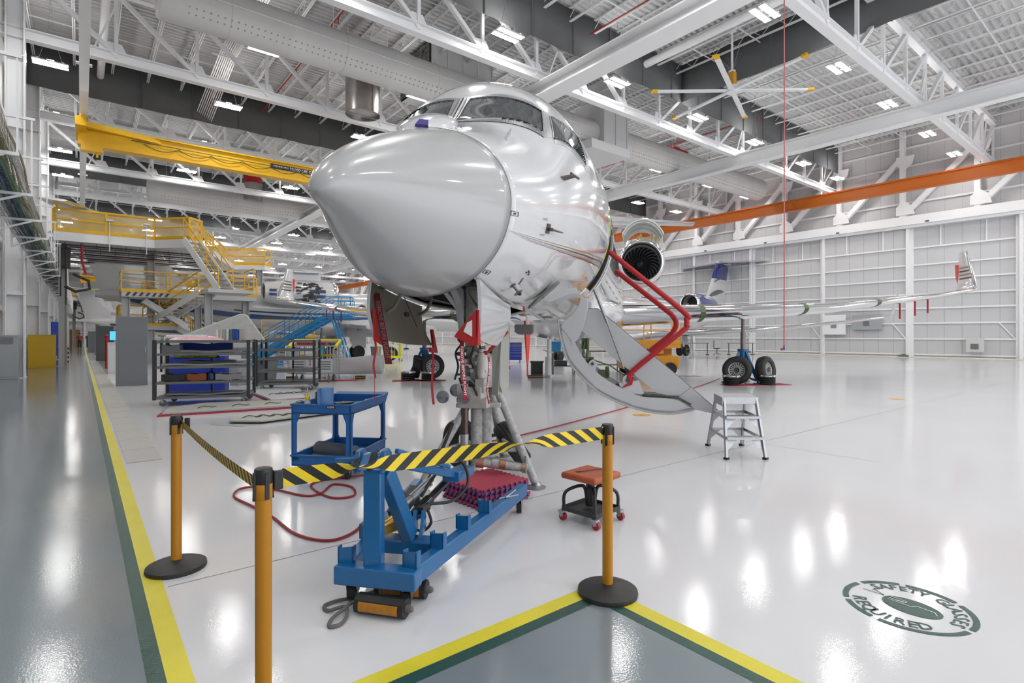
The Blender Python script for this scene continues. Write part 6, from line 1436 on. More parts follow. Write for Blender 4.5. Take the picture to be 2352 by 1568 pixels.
# scissor lift and other stock
def scissor(x, y, rz, label, h=3.3, jcb=False):
    t = thing('scissor_lift', label, 'scissor lift', (x, y, 0), rz); OR = mat('machine_orange', (.80, .34, .01), .4)
    b = MB(); b.bb((-1.1, -.5, .25), (1.1, .5, .75)); b.build('chassis', OR if jcb else DGREY, t, bevel=.03)
    for sx in (-.75, .75):
        for sy in (-.5, .5): b = MB(); b.cyl((sx, sy-.06, .25), (sx, sy+.06, .25), .25, n=20); b.build('wheel', BLACK, t)
    b = MB(); n = 3; dz = (h-.9)/n
    for k in range(n):
        for sy in (-.35, .35): b.bar((-.85, sy, .75+dz*k), (.85, sy, .75+dz*(k+1)), .05, .10); b.bar((.85, sy, .75+dz*k), (-.85, sy, .75+dz*(k+1)), .05, .10)
    b.build('scissor_arm', OR if jcb else DARKM, t)
    b = MB(); b.bb((-1.15, -.55, h-.15), (1.15, .55, h)); b.build('platform', OR if jcb else LG2, t); b = MB()
    for p, q in (((-1.15, -.55), (1.15, -.55)), ((1.15, -.55), (1.15, .55)), ((1.15, .55), (-1.15, .55)), ((-1.15, .55), (-1.15, -.55))): rail(b, None, (*p, h), (*q, h), 1.0, 2, .04)
    b.build('guard_rail', OR if jcb else YEL, t, smooth=False)
    if jcb:
        b = MB(); b.bb((-.85, -.512, .83), (.5, -.50, 1.35)); b.build('side_panel', OR, t); b = MB(); b.bb((-.72, -.520, .95), (.28, -.512, 1.28)); b.build('name_plate', BLACKP, t); text_obj('maker_lettering', 'JCB', (-.22, -.523, 1.11), (1, 0, 0), (0, 0, 1), .24, LETW, t, 1.3)
    return t
c = W(5.35, 21.5); scissor(c.x, c.y, -R(38), 'orange scissor lift marked JCB behind the airstairs', 1.2, True)
scissor(6.5, 39.6, 0, 'dark scissor lift raised under the left dock', 3.4)
# ---- wing jacks with wheels
def wjack(c, label, top, grp='blue wing jacks'):
    t = thing('wing_jack', label, 'jack', c, 0, grp); b = MB()
    b.cyl((0, 0, .12), (0, 0, 1.08), .11, n=18); b.cyl((0, 0, 1.02), (0, 0, 1.10), .17, n=18)
    b.build('pedestal', BLUEC, t)
    for a in (20, 140, 260):
        d = V(math.cos(R(a)), math.sin(R(a)), 0); b = MB(); b.bar(d*.10+V(0, 0, 1.0), d*.55+V(0, 0, .10), .08, .08); b.bar(d*.12+V(0, 0, .2), d*.5+V(0, 0, .1), .06, .06); b.cyl(d*.56, d*.56+V(0, 0, .03), .13, n=16); b.cyl(d*.56+V(0, 0, .03), d*.56+V(0, 0, .16), .03, n=10); b.build('leg', BLUEC, t)
    b = MB(); b.cyl((0, 0, 1.08), (0, 0, 1.62), .075, n=16); b.cyl((0, 0, 1.62), (0, 0, top), .055, n=16); b.cyl((0, 0, 1.60), (0, 0, 1.64), .085, n=16); b.build('ram', mat('worn_ram_steel', (.20, .18, .165), .4, metal=.6), t)
wjack(W(7.56, 17.82), 'blue tripod jack holding up the wing on the right', 2.1); wjack(W(-3.2, 19.9), 'blue tripod jack holding up the far wing, seen under the nose gear door', 2.14)
n1 = W(.0, 1)-W(0, 0); rt = W(1, 0)-W(0, 0)
G1 = 'main wheels leaning on the wing jacks'
tyre_obj('main_wheel', 'aircraft wheel with spoked rim leaning left of the blue wing jack on the right', .44, .30, W(7.11, 17.2, .44), -n1*.80-rt*.42+V(0, 0, .10), G1, strap=1)
tyre_obj('main_wheel', 'aircraft wheel with spoked rim leaning right of the blue wing jack on the right', .44, .30, W(8.06, 17.3, .44), -n1*.76+rt*.60+V(0, 0, .12), G1, strap=1)
tyre_obj('main_wheel', 'aircraft wheel turned edge on, leaning on the far wing jack', .42, .28, W(-3.42, 19.5, .43), -n1*.18-rt*.95+V(0, 0, .1), G1, strap=1)
tyre_obj('main_wheel', 'aircraft wheel with rim facing us, leaning on the far wing jack', .44, .28, W(-2.85, 19.45, .44), -n1*.85+rt*.35+V(0, 0, .08), G1, strap=1)
def stackpad(c, label):
    t = thing('cribbing_stack', label, 'brake stack', c, 0, 'black ribbed stacks with metal tops'); b = MB(); prof = [(.001, .0)]
    for i in range(4): prof += [(.23, .012+.06*i), (.25, .03+.06*i), (.23, .055+.06*i), (.20, .058+.06*i)]
    b.lathe(prof+[(.001, .25)], n=22); b.build('ribbed_body', BLACK, t); b = MB(); b.cyl((0, 0, .25), (0, 0, .285), .235, n=14)
    for k in range(7): a = 2*PI*k/7; b.box((math.cos(a)*.22, math.sin(a)*.22, .27), (.08, .08, .05), rz=a)
    b.build('metal_top', ALU, t)
for r, d, lab in ((6.78, 16.85, 'black ribbed stack in front of the left wheel of the right wing jack'), (7.95, 16.95, 'black ribbed stack in front of the right wheel of the right wing jack'), (-3.55, 18.6, 'black ribbed stack left of the far wing jack wheels'), (-2.85, 18.55, 'black ribbed stack in front of the rim of the far wing jack wheel')): stackpad(W(r, d, .012), lab)
for r, d, w_, l_, lab in ((7.05, 16.85, 1.0, .5, 'red floor mat under the stack left of the right wing jack'), (8.05, 17.1, 1.2, .6, 'red floor mat right of the right wing jack'), (-3.5, 18.5, 1.1, .6, 'red floor mat under the stack left of the far wing jack'), (-2.75, 18.5, 1.0, .5, 'red floor mat under the other stack at the far wing jack'), (-7.6, 17.9, 1.6, .8, 'red floor mat left of the grey basket'), (-5.9, 18.6, 1.2, .6, 'red floor mat right of the grey basket')):
    b = MB(); b.box((0, 0, .005), (w_, l_, .01)); o = b.build('floor_mat', mat('red_mat', (.42, .03, .05), .7)); o.location = W(r, d); o.rotation_euler.z = -R(30); tag(o, lab, 'mat', 'red mats on the floor')
# ---- shelf carts
RK = mat('charcoal_rack', (.035, .036, .04), .45); SHF = mat('shelf_grey', (.14, .145, .15), .4)
def rack(o_, ang, L_, D_, H_, zs, label, grp):
    t = thing('shelf_cart', label, 'shelf cart', o_, ang, grp)
    for x in (0, L_):
        for y in (0, D_): b = MB(); b.box((x, y, (H_+.14)/2+.0), (.07, .07, H_-.14)); b.build('post', RK, t, bevel=.004)
    for z in zs: b = MB(); b.bb((0, 0, z-.04), (L_, D_, z)); b.bb((0, -.02, z-.045), (L_, .02, z+.01)); b.bb((0, D_-.02, z-.045), (L_, D_+.02, z+.01)); b.build('shelf', SHF, t)
    b = MB(); b.bar((L_*.5, D_, .2), (L_*.5, D_, H_), .04, .04); b.bar((0, D_/2, H_*.5), (0, D_/2, H_), .04, .04); b.build('brace', RK, t)
    for x in (.12, L_-.12):
        for y in (.05, D_-.05): b = MB(); b.box((x, y, .15), (.1, .09, .02)); b.bar((x, y-.03, .14), (x+.03, y-.03, .07), .006, .05); b.bar((x, y+.03, .14), (x+.03, y+.03, .07), .006, .05); cs = b.build('caster', ALU, t); b = MB(); b.cyl((x+.03, y-.02, .068), (x+.03, y+.02, .068), .068, n=18); b.build('wheel', mat('grey_caster', (.12, .12, .13), .5), cs)
    return t
A0 = W(-7.72, 11.75); A1 = W(-5.98, 12.35); ang = math.atan2(A1.y-A0.y, A1.x-A0.x); LL = (A1-A0).length
rack(A0, ang, LL, 1.05, 1.44, (.20, .52, .86, 1.14, 1.42), 'nearest charcoal shelf cart loaded with panels and rolls', 'charcoal shelf carts')
A2 = W(-7.0, 14.9); rack(A2, ang-.1, 1.5, 1.3, 1.42, (.22, .56, .9, 1.15, 1.40), 'second charcoal shelf cart behind the loaded one, mostly empty', 'charcoal shelf carts')
M1 = Matrix.Translation(A0) @ Matrix.Rotation(ang, 4, 'Z')
def onrack(x, y, z): return M1 @ Vector((x, y, z))
def item(name, label, cat, b, m, loc, rz, group=None, bev=0.):
    o = b.build(name, m, bevel=bev); o.location = loc; o.rotation_euler.z = rz; tag(o, label, cat, group); return o
b = MB(); b.lathe([(.03, 0), (.06, 0), (.065, .4), (.06, .8), (.03, .8), (.03, 0)], ax=(1, 0, 0), n=20); item('paper_roll', 'rolled white paper on top of the nearest shelf cart', 'roll', b, mat('grey_white_paper', (.55, .57, .60), .6), onrack(.15, .3, 1.49), ang)
def crumple(name, label, cat, m, loc, rz, sx, sy, hz, seed, group=None):
    rnd = random.Random(seed); n = 16; vs = []
    for i in range(n+1):
        for j in range(n+1):
            x, y = i/n-.5, j/n-.5; e = max(0, 1-max(abs(x), abs(y))*2)**.5; vs.append((x*sx, y*sy, .006+hz*e*(.5+.5*rnd.random())))
    b = MB(); b.add(vs, [(i*(n+1)+j, (i+1)*(n+1)+j, (i+1)*(n+1)+j+1, i*(n+1)+j+1) for i in range(n) for j in range(n)]); return item(name, label, cat, b, m, loc, rz, group)
crumple('pink_sheet', 'crumpled pink plastic sheet on top of the nearest shelf cart', 'plastic sheet', mat('pink_film', (.72, .42, .45), .25, coat=.5), onrack(.8, .35, 1.43), ang, 1.1, .6, .14, 3)
for k in range(9):
    b = MB(); b.box((0, 0, .13), (.05+.01*(k % 3), .22, .24+.02*(k % 2))); item('binder', 'cart top binder, %s' % ['white spine at the left end', 'cream spine, second from the left', 'grey spine, third from the left', 'white spine, fourth from the left', 'dark green spine in the middle', 'blue spine right of the green one', 'blue spine next to the last pair', 'grey spine, second from the right', 'tan spine at the right end'][k], 'binder', b, mat('binder_%d' % k, [(.7, .7, .66), (.55, .5, .4), (.35, .35, .36), (.68, .68, .7), (.10, .18, .12), (.02, .06, .35), (.03, .08, .4), (.4, .4, .4), (.5, .42, .35)][k], .5), onrack(1.18+.068*k, .3, 1.43), ang, 'binders on the cart top')
def slabs(z, items):
    for k, (x, y, L_, w_, h, c, lab, nm) in enumerate(items):
        b = MB(); n = 10; b.loft([[Vector((L_*i/n, -w_/2, .01*math.sin(i*.9))), Vector((L_*i/n, w_/2, .01*math.sin(i*.9))), Vector((L_*i/n, w_/2, h+.012*math.sin(i*.9))), Vector((L_*i/n, -w_/2, h+.012*math.sin(i*.9+.4)))] for i in range(n+1)]); item(nm, lab, nm.replace('_', ' '), b, mat('stock_%s' % nm, c, .45), onrack(x, y, z), ang)
slabs(1.155, [(.35, .3, 1.3, .22, .05, (.40, .38, .33), 'long tan trim strip on the second shelf down of the nearest cart', 'trim_strip'), (.1, .28, .35, .3, .17, (.22, .22, .24), 'dark grey bag at the left end of the second shelf down', 'grey_bag'), (.3, .85, 1.1, .12, .2, (.01, .04, .35), 'blue boxed panel behind the strip on the second shelf', 'boxed_sheet')])
slabs(.875, [(.1, .35, 1.6, .5, .035, (.42, .42, .43), 'wavy grey composite panel on the middle shelf of the nearest cart', 'composite_panel'), (.5, .45, 1.0, .35, .09, (.10, .10, .10), 'black moulded panel lying on the grey one on the middle shelf', 'moulded_shell')])
b = MB(); b.bb((0, 0, 0), (.95, .02, .12)); o = item('warning_board', 'black and yellow striped board behind the middle shelf of the nearest cart', 'sign board', b, BLACKP, onrack(.15, .9, 1.0), ang); b = MB(); b.bb((0, -.006, .02), (.9, -.001, .10)); b.build('yellow_face', mat('warning_yellow', (.75, .65, .02), .5), o); text_obj('board_lettering', 'WWW.WTE.COM', (.45, -.008, .06), (1, 0, 0), (0, 0, 1), .05, LETB, o)
slabs(.535, [(.1, .3, .5, .4, .14, (.03, .03, .03), 'black case at the left of the fourth shelf', 'black_case'), (.55, .25, .42, .3, .15, (.30, .08, .02), 'orange and black printed box on the fourth shelf', 'printed_box'), (1.15, .3, .5, .35, .13, (.35, .34, .34), 'grey panel with red edge on the fourth shelf', 'red_edged_sheet')])
b = MB(); b.lathe([(.001, 0), (.09, 0), (.10, .12), (.07, .18), (.001, .19)], n=18); item('helmet', 'dark blue rounded tub between the printed box and the grey panel', 'tub', b, mat('dark_blue_tub', (.01, .03, .10), .3), onrack(1.05, .22, .535), ang)
slabs(.215, [(.2, .4, 1.5, .5, .03, (.30, .31, .33), 'long grey panel lying on the bottom shelf of the nearest cart', 'long_sheet')])
# bench clutter behind the carts
cabinet('blue_tool_cabinet', 'low blue workbench seen through the nearest shelf cart', (2.55, 17.0, 0), (1.35, .7, .98), mat('bench_blue', (.01, .035, .32), .4), ang)
cabinet('white_terminal', 'white wheeled equipment cart with papers between the lockers', (1.2, 27.5, 0), (.7, .8, 1.25), mat('equipment_white', (.62, .63, .64), .4), 0)
b = MB(); b.bb((-.28, -.02, 0), (.28, .02, .42)); o = item('monitor', 'monitor with bright blue screen beside the grey lockers', 'monitor', b, BLACKP, (1.25, 29.5, 1.32), 0); b = MB(); b.bb((-.26, -.026, .02), (.26, -.021, .40)); b.build('screen', mat('blue_screen', (.05, .32, .9), .3, emit=1.2), o); b = MB(); b.bb((-.05, -.02, -1.32), (.05, .02, 0)); b.bb((-.3, -.25, -1.32), (.3, .25, -1.28)); b.build('stand', DGREY, o)
b = MB(); b.cyl((0, 0, .0), (0, 0, 1.5), .07, n=12); b.sphere((0, 0, 1.5), .09, 10, 6); item('red_bollard', 'slim red post standing beside the monitor', 'post', b, RED, (.95, 31.5, 0), 0)
b = MB(); b.lathe([(.001, 0), (.28, 0), (.34, .9), (.30, .92), (.001, .9)], n=20); item('blue_bin', 'blue waste bin in front of the second locker', 'bin', b, mat('bin_blue', (.01, .015, .40), .4), (1.55, 38.5, 0), 0)
for k, y in enumerate((46, 50, 54, 58, 67, 73)):
    cabinet('equipment_rack', 'dark equipment rack beside the walkway, %s' % ['the nearest of the row', 'second of the row', 'third of the row', 'fourth of the row', 'fifth of the row', 'farthest of the row'][k], (1.3+.1*(k % 2), y, 0), (.9, 1.2, 1.2+.15*(k % 3)), [DGREY, BLUET, LK][k % 3], 0, group='equipment racks beside the walkway')
# white tail panel leaning behind the racks
b = MB(); b.prism([(0, 0, 0), (2.9, 0, 0), (3.3, 0, .25), (2.7, 0, 1.15), (2.5, 0, 1.2), (.5, 0, .35)], (0, .12, 0)); o = item('fairing_panel', 'large translucent white fairing panel lying behind the shelf carts', 'panel', b, mat('milky_composite', (.60, .61, .59), .4, noise=.2, nscale=6), (2.0, 21.5, 1.1), -R(20), bev=.03); b = MB(); b.bb((.3, .3, -1.1), (.36, .36, 0)); b.bb((2.6, .3, -1.1), (2.66, .36, 0)); b.bb((.3, -.4, -1.1), (.36, -.34, 0)); b.bb((2.6, -.4, -1.1), (2.66, -.34, 0)); b.bb((.2, -.45, -.06), (2.9, .45, 0)); b.build('trestle', STEEL, o)
# floor panels on mats
def panel(label, pts, h, m, edge=None):
    t = thing('removed_panel', label, 'aircraft panel', (pts[0].x, pts[0].y, 0), 0, 'removed panels lying on the floor'); P = [p-pts[0] for p in pts]
    b = MB(); b.prism([p+V(0, 0, .03) for p in P], (0, 0, h)); b.build('skin', m, t, bevel=.01)
    if edge: 
        b = MB(); c_ = sum(P, Vector())/len(P); b.prism([c_+(p-c_)*1.05 for p in P], (0, 0, .028)); b.build('foam_underlay', edge, t)
    b = MB()
    for i in range(5): u = .15+.17*i; q_ = P[0].lerp(P[1], u).lerp(P[-1].lerp(P[2], u), .45); b.tube(spline([q_+V(0, 0, h+.03), q_+V(.12, .05, h+.06), q_+V(.25, -.04, h+.04), q_+V(.35, .06, h+.035)], 4), .008, 5)
    b.build('loose_wires', BLACKP, t); return t
FM = mat('maroon_foam', (.38, .03, .09), .7); CRM = mat('cream_composite', (.50, .49, .44), .4, noise=.15, nscale=4)
panel('long cream panel lying on pink foam in front of the shelf cart', [gp(372, 955), gp(820, 927), gp(800, 919), gp(470, 931), gp(388, 943)], .05, CRM, FM)
panel('long narrow cream strip lying in front of the larger panel', [gp(527, 972), gp(600, 972), gp(815, 944), gp(822, 938), gp(700, 944), gp(528, 966)], .04, CRM)
panel('white and black curved panel on the floor behind the shelf cart', [gp(622, 922), gp(700, 916), gp(690, 898), gp(600, 895), gp(580, 905)], .05, mat('white_gloss_panel', (.66, .67, .68), .3), FM)
b = MB(); b.add([gp(483, 975, .0), gp(560, 980, .0), gp(560, 962, 0), gp(490, 964, 0)], [(0, 1, 2, 3)]); b.v = [(v[0], v[1], .004) for v in b.v]; tag(b.build('felt_mat', LG2), 'small grey mat under the end of the narrow strip', 'mat')
# grey basket cart with yellow foam
def basket():
    c = W(-6.6, 18.2); t = thing('basket_cart', 'grey mesh lift basket with yellow foam edging in the middle distance', 'lift basket', c, -R(38.4)+.06); GB = mat('basket_grey', (.40, .41, .42), .4)
    b = MB(); b.bb((-.72, -.35, .28), (.72, .35, .34))
    for x in (-.72, -.02, .72): b.bar((x, .35, .3), (x, .35, 1.35), .05, .05)
    for x in (-.72, .72): b.bar((x, -.35, .3), (x, -.35, 1.10), .05, .05); b.bar((x, -.35, 1.1), (x, .35, 1.33), .04, .04)
    b.bar((-.72, .35, 1.33), (.72, .35, 1.33), .05, .05); b.build('frame', GB, t)
    b = MB()
    for x0, x1 in ((-.70, -.16), (.12, .70)): b.bb((x0, -.37, .32), (x1, -.35, .74))
    b.bb((-.16, -.42, .25), (.12, -.35, .95)); b.build('front_panel', mat('light_grey_sheet', (.55, .56, .57), .4), t)
    b = MB()
    for z in (.42, .5, .58, .66):
        for x0, x1 in ((-.62, -.24), (.2, .62)): b.bb((x0, -.375, z), (x1, -.37, z+.025))
    b.build('slots', DARKM, t); text_obj('basket_lettering', 'K-42', (-.02, -.425, .66), (0, 0, 1), (-1, 0, 0), .07, RED, t)
    b = MB()
    for i in range(22): x = -.7+.0667*i; b.bar((x, .35, .34), (x, .35, 1.3), .006, .006)
    for i in range(14): z = .38+.07*i; b.bar((-.72, .35, z), (.72, .35, z), .006, .006)
    b.build('wire_mesh', STEEL, t); b = MB(); b.bar((-.6, .33, .86), (.62, .33, .86), .02, .07); b.build('yellow_bar', mat('ochre_bar', (.50, .33, .03), .5), t)
    b = MB(); b.tube([(-.76, -.30, 1.16), (-.76, .36, 1.36), (.76, .36, 1.36), (.76, -.30, 1.16)], .055, 10); b.build('foam_edging', mat('yellow_foam', (.78, .62, .03), .7), t)
    for sx in (-1, 1):
        b = MB(); 
        for z in (.62, .72, .82, .92, 1.02): b.bar((sx*.78, -.30, z), (sx*1.05, -.32, z), .02, .03)
        for x in (.78, 1.05): b.bar((sx*x, -.31, .60), (sx*x, -.31, 1.04), .03, .03)
        b.build('side_gate', GB, t)
    for x in (-.5, .55): 
        for y in (-.3, .3): b = MB(); b.cyl((x-.03, y, .1), (x+.03, y, .1), .1, n=16); b.bar((x, y, .1), (x, y, .28), .05, .03); b.build('wheel', DGREY, t)
basket()
b = MB(); pr = []
for u in range(13): a = R(205+ (335-205)*u/12); pr.append((math.cos(a)*.9, .95+math.sin(a)*.9))
b.loft([[Vector((x, y*.55, z*k)) for y, z in pr]+[Vector((x, y*.55, z*k+.04)) for y, z in pr[::-1]] for x, k in ((0, .9), (1.6, 1.0), (3.4, 1.25))]); item('engine_cowl_panel', 'white curved cowl panel resting on the floor behind the grey basket', 'aircraft panel', b, JETW, W(-8.1, 19.7, .08), -R(38.4)+.02)
for r, d, lab in ((-7.65, 18.9, 'amber striped chock under the left of the white cowl panel'), (-5.35, 19.2, 'amber striped chock under the right of the white cowl panel'), (-1.55, 0, '')):
    if lab: b = MB(); b.box((0, 0, .06), (.32, .16, .12)); o = item('small_chock', lab, 'wheel chock', b, BLACKP, W(r, d), -R(38)); b = MB(); b.box((0, -.082, .06), (.28, .01, .04)); b.build('amber_stripe', MATS['amber_reflector'], o)
# blue access stairs
def bstair(c, rz, label, s_=1.):
    t = thing('access_stairs', label, 'access stairs', c, rz, 'blue rolling access stairs'); t.scale = (s_, s_, s_); b = MB(); 
    for y in (-.5, .5): b.bar((0, y, .15), (4.4, y, 2.7), .06, .20); b.bar((4.4, y, 2.7), (5.6, y, 2.7), .06, .12); b.bar((5.4, y, .2), (4.6, y, 2.6), .07, .07); b.bar((0, y, .12), (5.6, y, .12), .08, .14); b.bar((2.6, y, .2), (2.6, y, 1.55), .06, .06)
    b.bar((5.5, -.5, .12), (5.5, .5, .12), .08, .1); b.build('frame', BLUEL, t)
    b = MB()
    for i in range(12): x = .3+.35*i; z = .30+.205*i; b.bb((x, -.48, z), (x+.26, .48, z+.03))
    b.bb((4.4, -.5, 2.68), (5.6, .5, 2.74)); b.build('tread', BLUEL, t)
    b = MB()
    for y in (-.5, .5):
        b.bar((.1, y, 1.15), (4.4, y, 3.7), .04, .04); b.bar((.1, y, .70), (4.4, y, 3.2), .03, .03)
        for k in range(5): x = .1+1.07*k; b.bar((x, y, .2+.58*k), (x, y, 1.17+.595*k), .035, .035)
        b.bar((4.4, y, 3.7), (5.6, y, 3.7), .04, .04); b.bar((4.4, y, 3.25), (5.6, y, 3.25), .03, .03); b.bar((5.6, y, 2.7), (5.6, y, 3.7), .04, .04); b.bar((5.0, y, 2.7), (5.0, y, 3.7), .03, .03)
    b.bar((5.6, -.5, 3.7), (5.6, .5, 3.7), .04, .04); b.build('handrail', BLUEL, t)
bstair(W(-13.6, 27.5), -R(30), 'front blue access stairs below the white and blue jet', .95); bstair(W(-14.5, 31), -R(34), 'rear blue access stairs behind the other stairs', .95)
# white rack with red lids, yellow fence, bins, tool chest and stands
t = thing('parts_rack', 'white tube parts rack with red bins on top, in front of the blue stairs', 'parts rack', W(-10.4, 25), -R(38)); b = MB()
for i in range(9): b.bar((i*.34, 0, .2), (i*.34, 0, 1.05), .03, .03); b.bar((i*.34, .6, .2), (i*.34, .6, 1.05), .03, .03)
for z in (.2, 1.05): b.bar((0, 0, z), (2.72, 0, z), .04, .04); b.bar((0, .6, z), (2.72, .6, z), .04, .04); b.bar((0, 0, z), (0, .6, z), .04, .04); b.bar((2.72, 0, z), (2.72, .6, z), .04, .04)
b.build('tube_frame', STEELW, t)
for x in (.2, .9, 2.5): b = MB(); b.cyl((x, .28, .09), (x, .34, .09), .09, n=12); b.build('wheel', DGREY, t)
for k in range(4): b = MB(); b.box((0, 0, .10), (.30+.1*(k % 2), .4, .2)); item('red_bin', 'red parts bin on the white rack, %s' % ['leftmost', 'second from the left', 'third from the left', 'rightmost'][k], 'bin', b, RED, W(-10.0+.42*k, 25.1, 1.08), -R(38), 'red bins on the white rack')
b = MB(); b.bb((-.15, -.01, 0), (.15, .01, .35)); item('cyan_card', 'bright cyan card hanging on the white parts rack', 'card', b, mat('cyan_card', (.02, .55, .75), .6), W(-8.8, 24.9, .68), -R(38))
t = thing('yellow_barrier_cage', 'yellow expanding barrier around a wheel beyond the nose gear door', 'barrier', W(-7.9, 32.2), -R(20)); b = MB()
for i in range(8): b.bar((i*.19, 0, .12), (i*.19, 0, 1.15), .035, .02); b.bar((1.35, i*.19, .12), (1.35, i*.19, 1.15), .035, .02)
for z in (.25, 1.15): b.bar((0, 0, z), (1.35, 0, z), .04, .14 if z < 1 else .05); b.bar((1.35, 0, z), (1.35, 1.35, z), .04, .14 if z < 1 else .05)
b.build('slats', mat('barrier_yellow', (.82, .78, .02), .5), t)
for x, y in ((0, 0), (1.35, 0), (1.35, 1.35)): b = MB(); b.cyl((x, y, .06), (x+.04, y, .06), .06, n=12); b.build('wheel', BLACK, t)
tyre_obj('main_wheel', 'aircraft wheel inside the yellow barrier', .42, .28, W(-7.3, 32.8, .44), -n1*.9+rt*.3, G1)
tyre_obj('main_wheel', 'aircraft wheel leaning on the blue jack beyond the grey basket', .42, .28, W(-8.7, 26.2, .44), -n1*.85+rt*.4, G1)
wjack(W(-9.3, 26.6), 'blue tripod jack beyond the grey basket', 1.9)
def toolchest(c, rz, label, w_=1.5):
    t = thing('tool_chest', label, 'tool chest', c, rz, 'blue rolling tool chests'); b = MB(); b.bb((0, 0, .15), (w_, .6, 1.15)); b.build('body', BLUET, t, bevel=.01)
    for i in range(2):
        zs = [.17, .40, .58, .72, .83, .92, 1.0, 1.07, 1.14]
        for k in range(8): x0 = w_*(.02 if i == 0 else .64); x1 = w_*(.62 if i == 0 else .98); b = MB(); b.bb((x0, -.012, zs[k]+.01), (x1, 0, zs[k+1]-.01)); dr = b.build('drawer', BLUET, t); b = MB(); b.bb((x0, -.022, zs[k+1]-.03), (x1, -.010, zs[k+1]-.012)); b.build('drawer_pull', ALU, dr)
    for x in (.1, w_-.1):
        for y in (.08, .52): b = MB(); b.cyl((x-.03, y, .07), (x+.03, y, .07), .07, n=12); b.bar((x, y, .07), (x, y, .16), .03, .05); b.build('wheel', DGREY, t)
toolchest(W(-.95, 30.6), -R(38), 'blue rolling tool chest with many drawers under the jet belly')
def bench(c, rz, label, L_=1.5, m=DGREY, n=0):
    t = thing('work_table', label, 'work table', c, rz, 'small work tables under the aircraft'); b = MB(); b.bb((0, 0, .86), (L_, .6, .90)); b.build('table_top', mat('brown_top', (.20, .12, .08), .5), t); b = MB(); b.bb((.03, .03, .30), (L_-.03, .57, .33)); b.build('lower_shelf', m, t)
    for x in (.03, L_-.03):
        for y in (.03, .57): b = MB(); b.bar((x, y, .08), (x, y, .86), .04, .04); b.cyl((x-.02, y, .05), (x+.02, y, .05), .05, n=10); b.build('leg', m, t)
bench(W(1.6, 21.5), -R(38), 'brown topped work table under the belly, left of the airstairs', .9); bench(W(3.2, 22.5), -R(38), 'work table with blue bins seen through the airstair', 1.3)
b = MB(); b.box((0, 0, .1), (.5, .35, .2)); item('black_case', 'black equipment case on the shelf of the work table under the belly', 'case', b, BLACKP, W(1.95, 21.9, .33), -R(38), bev=.02)
b = MB(); b.box((0, 0, .2), (.35, .3, .4)); item('blue_fan_box', 'bright blue box on the work table under the belly', 'box', b, BLUEL, W(1.75, 21.6, .9), -R(38)); b = MB(); b.lathe([(.10, 0), (.16, .05), (.16, .3), (.10, .34)], ax=(0, 1, 0), n=16, caps=True); item('coil_unit', 'cream coil unit on the work table under the belly', 'equipment', b, mat('cream_unit', (.45, .38, .28), .5), W(2.15, 21.5, 1.06), -R(38))
b = MB(); b.bb((-.22, -.22, 0), (.22, .22, .50)); b.bb((-.25, -.25, .5), (.25, .25, .56)); item('black_tote', 'black tote box on the floor under the belly', 'tote', b, BLACKP, W(.95, 20.9), -R(38))
b = MB(); b.cyl((0, 0, 0), (0, 0, .75), .12, n=14); b.cyl((0, 0, .75), (0, 0, 1.5), .05, n=10); b.bar((-.5, 0, .04), (.5, 0, .04), .1, .08); b.bar((0, -.5, .04), (0, .5, .04), .1, .08); b.bar((-.2, 0, 1.0), (.2, .1, .9), .05, .05); item('white_stand', 'white and steel support stand beside the table under the belly', 'stand', b, STEELW, W(1.35, 20.2), -R(30))
b = MB(); b.box((0, 0, .05), (.55, .2, .10)); o = item('long_chock', 'black and amber chock bar on the floor under the belly', 'wheel chock', b, BLACKP, W(.85, 19.8), -R(38)); b = MB(); b.box((0, -.102, .05), (.5, .01, .04)); b.build('amber_stripe', MATS['amber_reflector'], o)
def bin_(c, label, m): b = MB(); b.loft([[Vector((x*k, y*k, z)) for x, y in ((-.25, -.25), (.25, -.25), (.25, .25), (-.25, .25))] for z, k in ((0, .8), (.75, 1), (.75, 1.1), (.80, 1.1))]); item('waste_bin', label, 'bin', b, m, c, .4, 'square waste bins', .01)
bin_(W(-9.0, 36), 'grey square waste bin beyond the white jet wing root', LG2); bin_(W(-8.5, 17.0), 'large grey square bin behind the second shelf cart', LG2); bin_(W(-7.9, 17.5), 'dark grey bin right of the large one behind the shelf cart', LK)
# office chair, tables and ladder by the right wall
for k, (r, lab) in enumerate(((13.6, 'black framed table by the right wall, left of the chair'), (17.2, 'black framed table by the right wall, right of the chair'))):
    t = thing('trestle_table', lab, 'table', W(r, 43), -R(38), 'black framed tables by the right wall'); b = MB(); b.bb((0, 0, .9), (2.0, .6, .94)); b.build('table_top', DGREY, t)
    for x in (.05, 1.95): b = MB(); b.bar((x, .3, .1), (x, .3, .9), .05, .05); b.bar((x, 0, .025), (x, .6, .025), .05, .05); b.build('leg', BLACKP, t)
t = thing('office_chair', 'black mesh office chair between the tables by the right wall', 'chair', W(16.0, 42.5), .5); b = MB(); b.cyl((0, 0, .48), (0, 0, .55), .25, n=16); b.build('seat', BLACKP, t); b = MB(); b.bb((-.22, .2, .62), (.22, .24, 1.15)); b.build('backrest', BLACKP, t, bevel=.02); b = MB(); b.cyl((0, 0, .1), (0, 0, .48), .04, n=8)
for k in range(5): a = 2*PI*k/5; b.bar((0, 0, .12), (math.cos(a)*.3, math.sin(a)*.3, .06), .04, .04)
b.bar((0, .2, .5), (0, .24, .7), .05, .03); b.build('base', DGREY, t)
t = thing('step_ladder', 'grey step ladder standing beyond the airstairs', 'ladder', W(12.3, 38), .4); b = MB()
for y in (-.25, .25): b.bar((-.5, y, 0), (-.05, y, 2.2), .03, .09); b.bar((.5, y, 0), (.05, y, 2.2), .03, .06)
b.build('rails', ALU, t); b = MB()
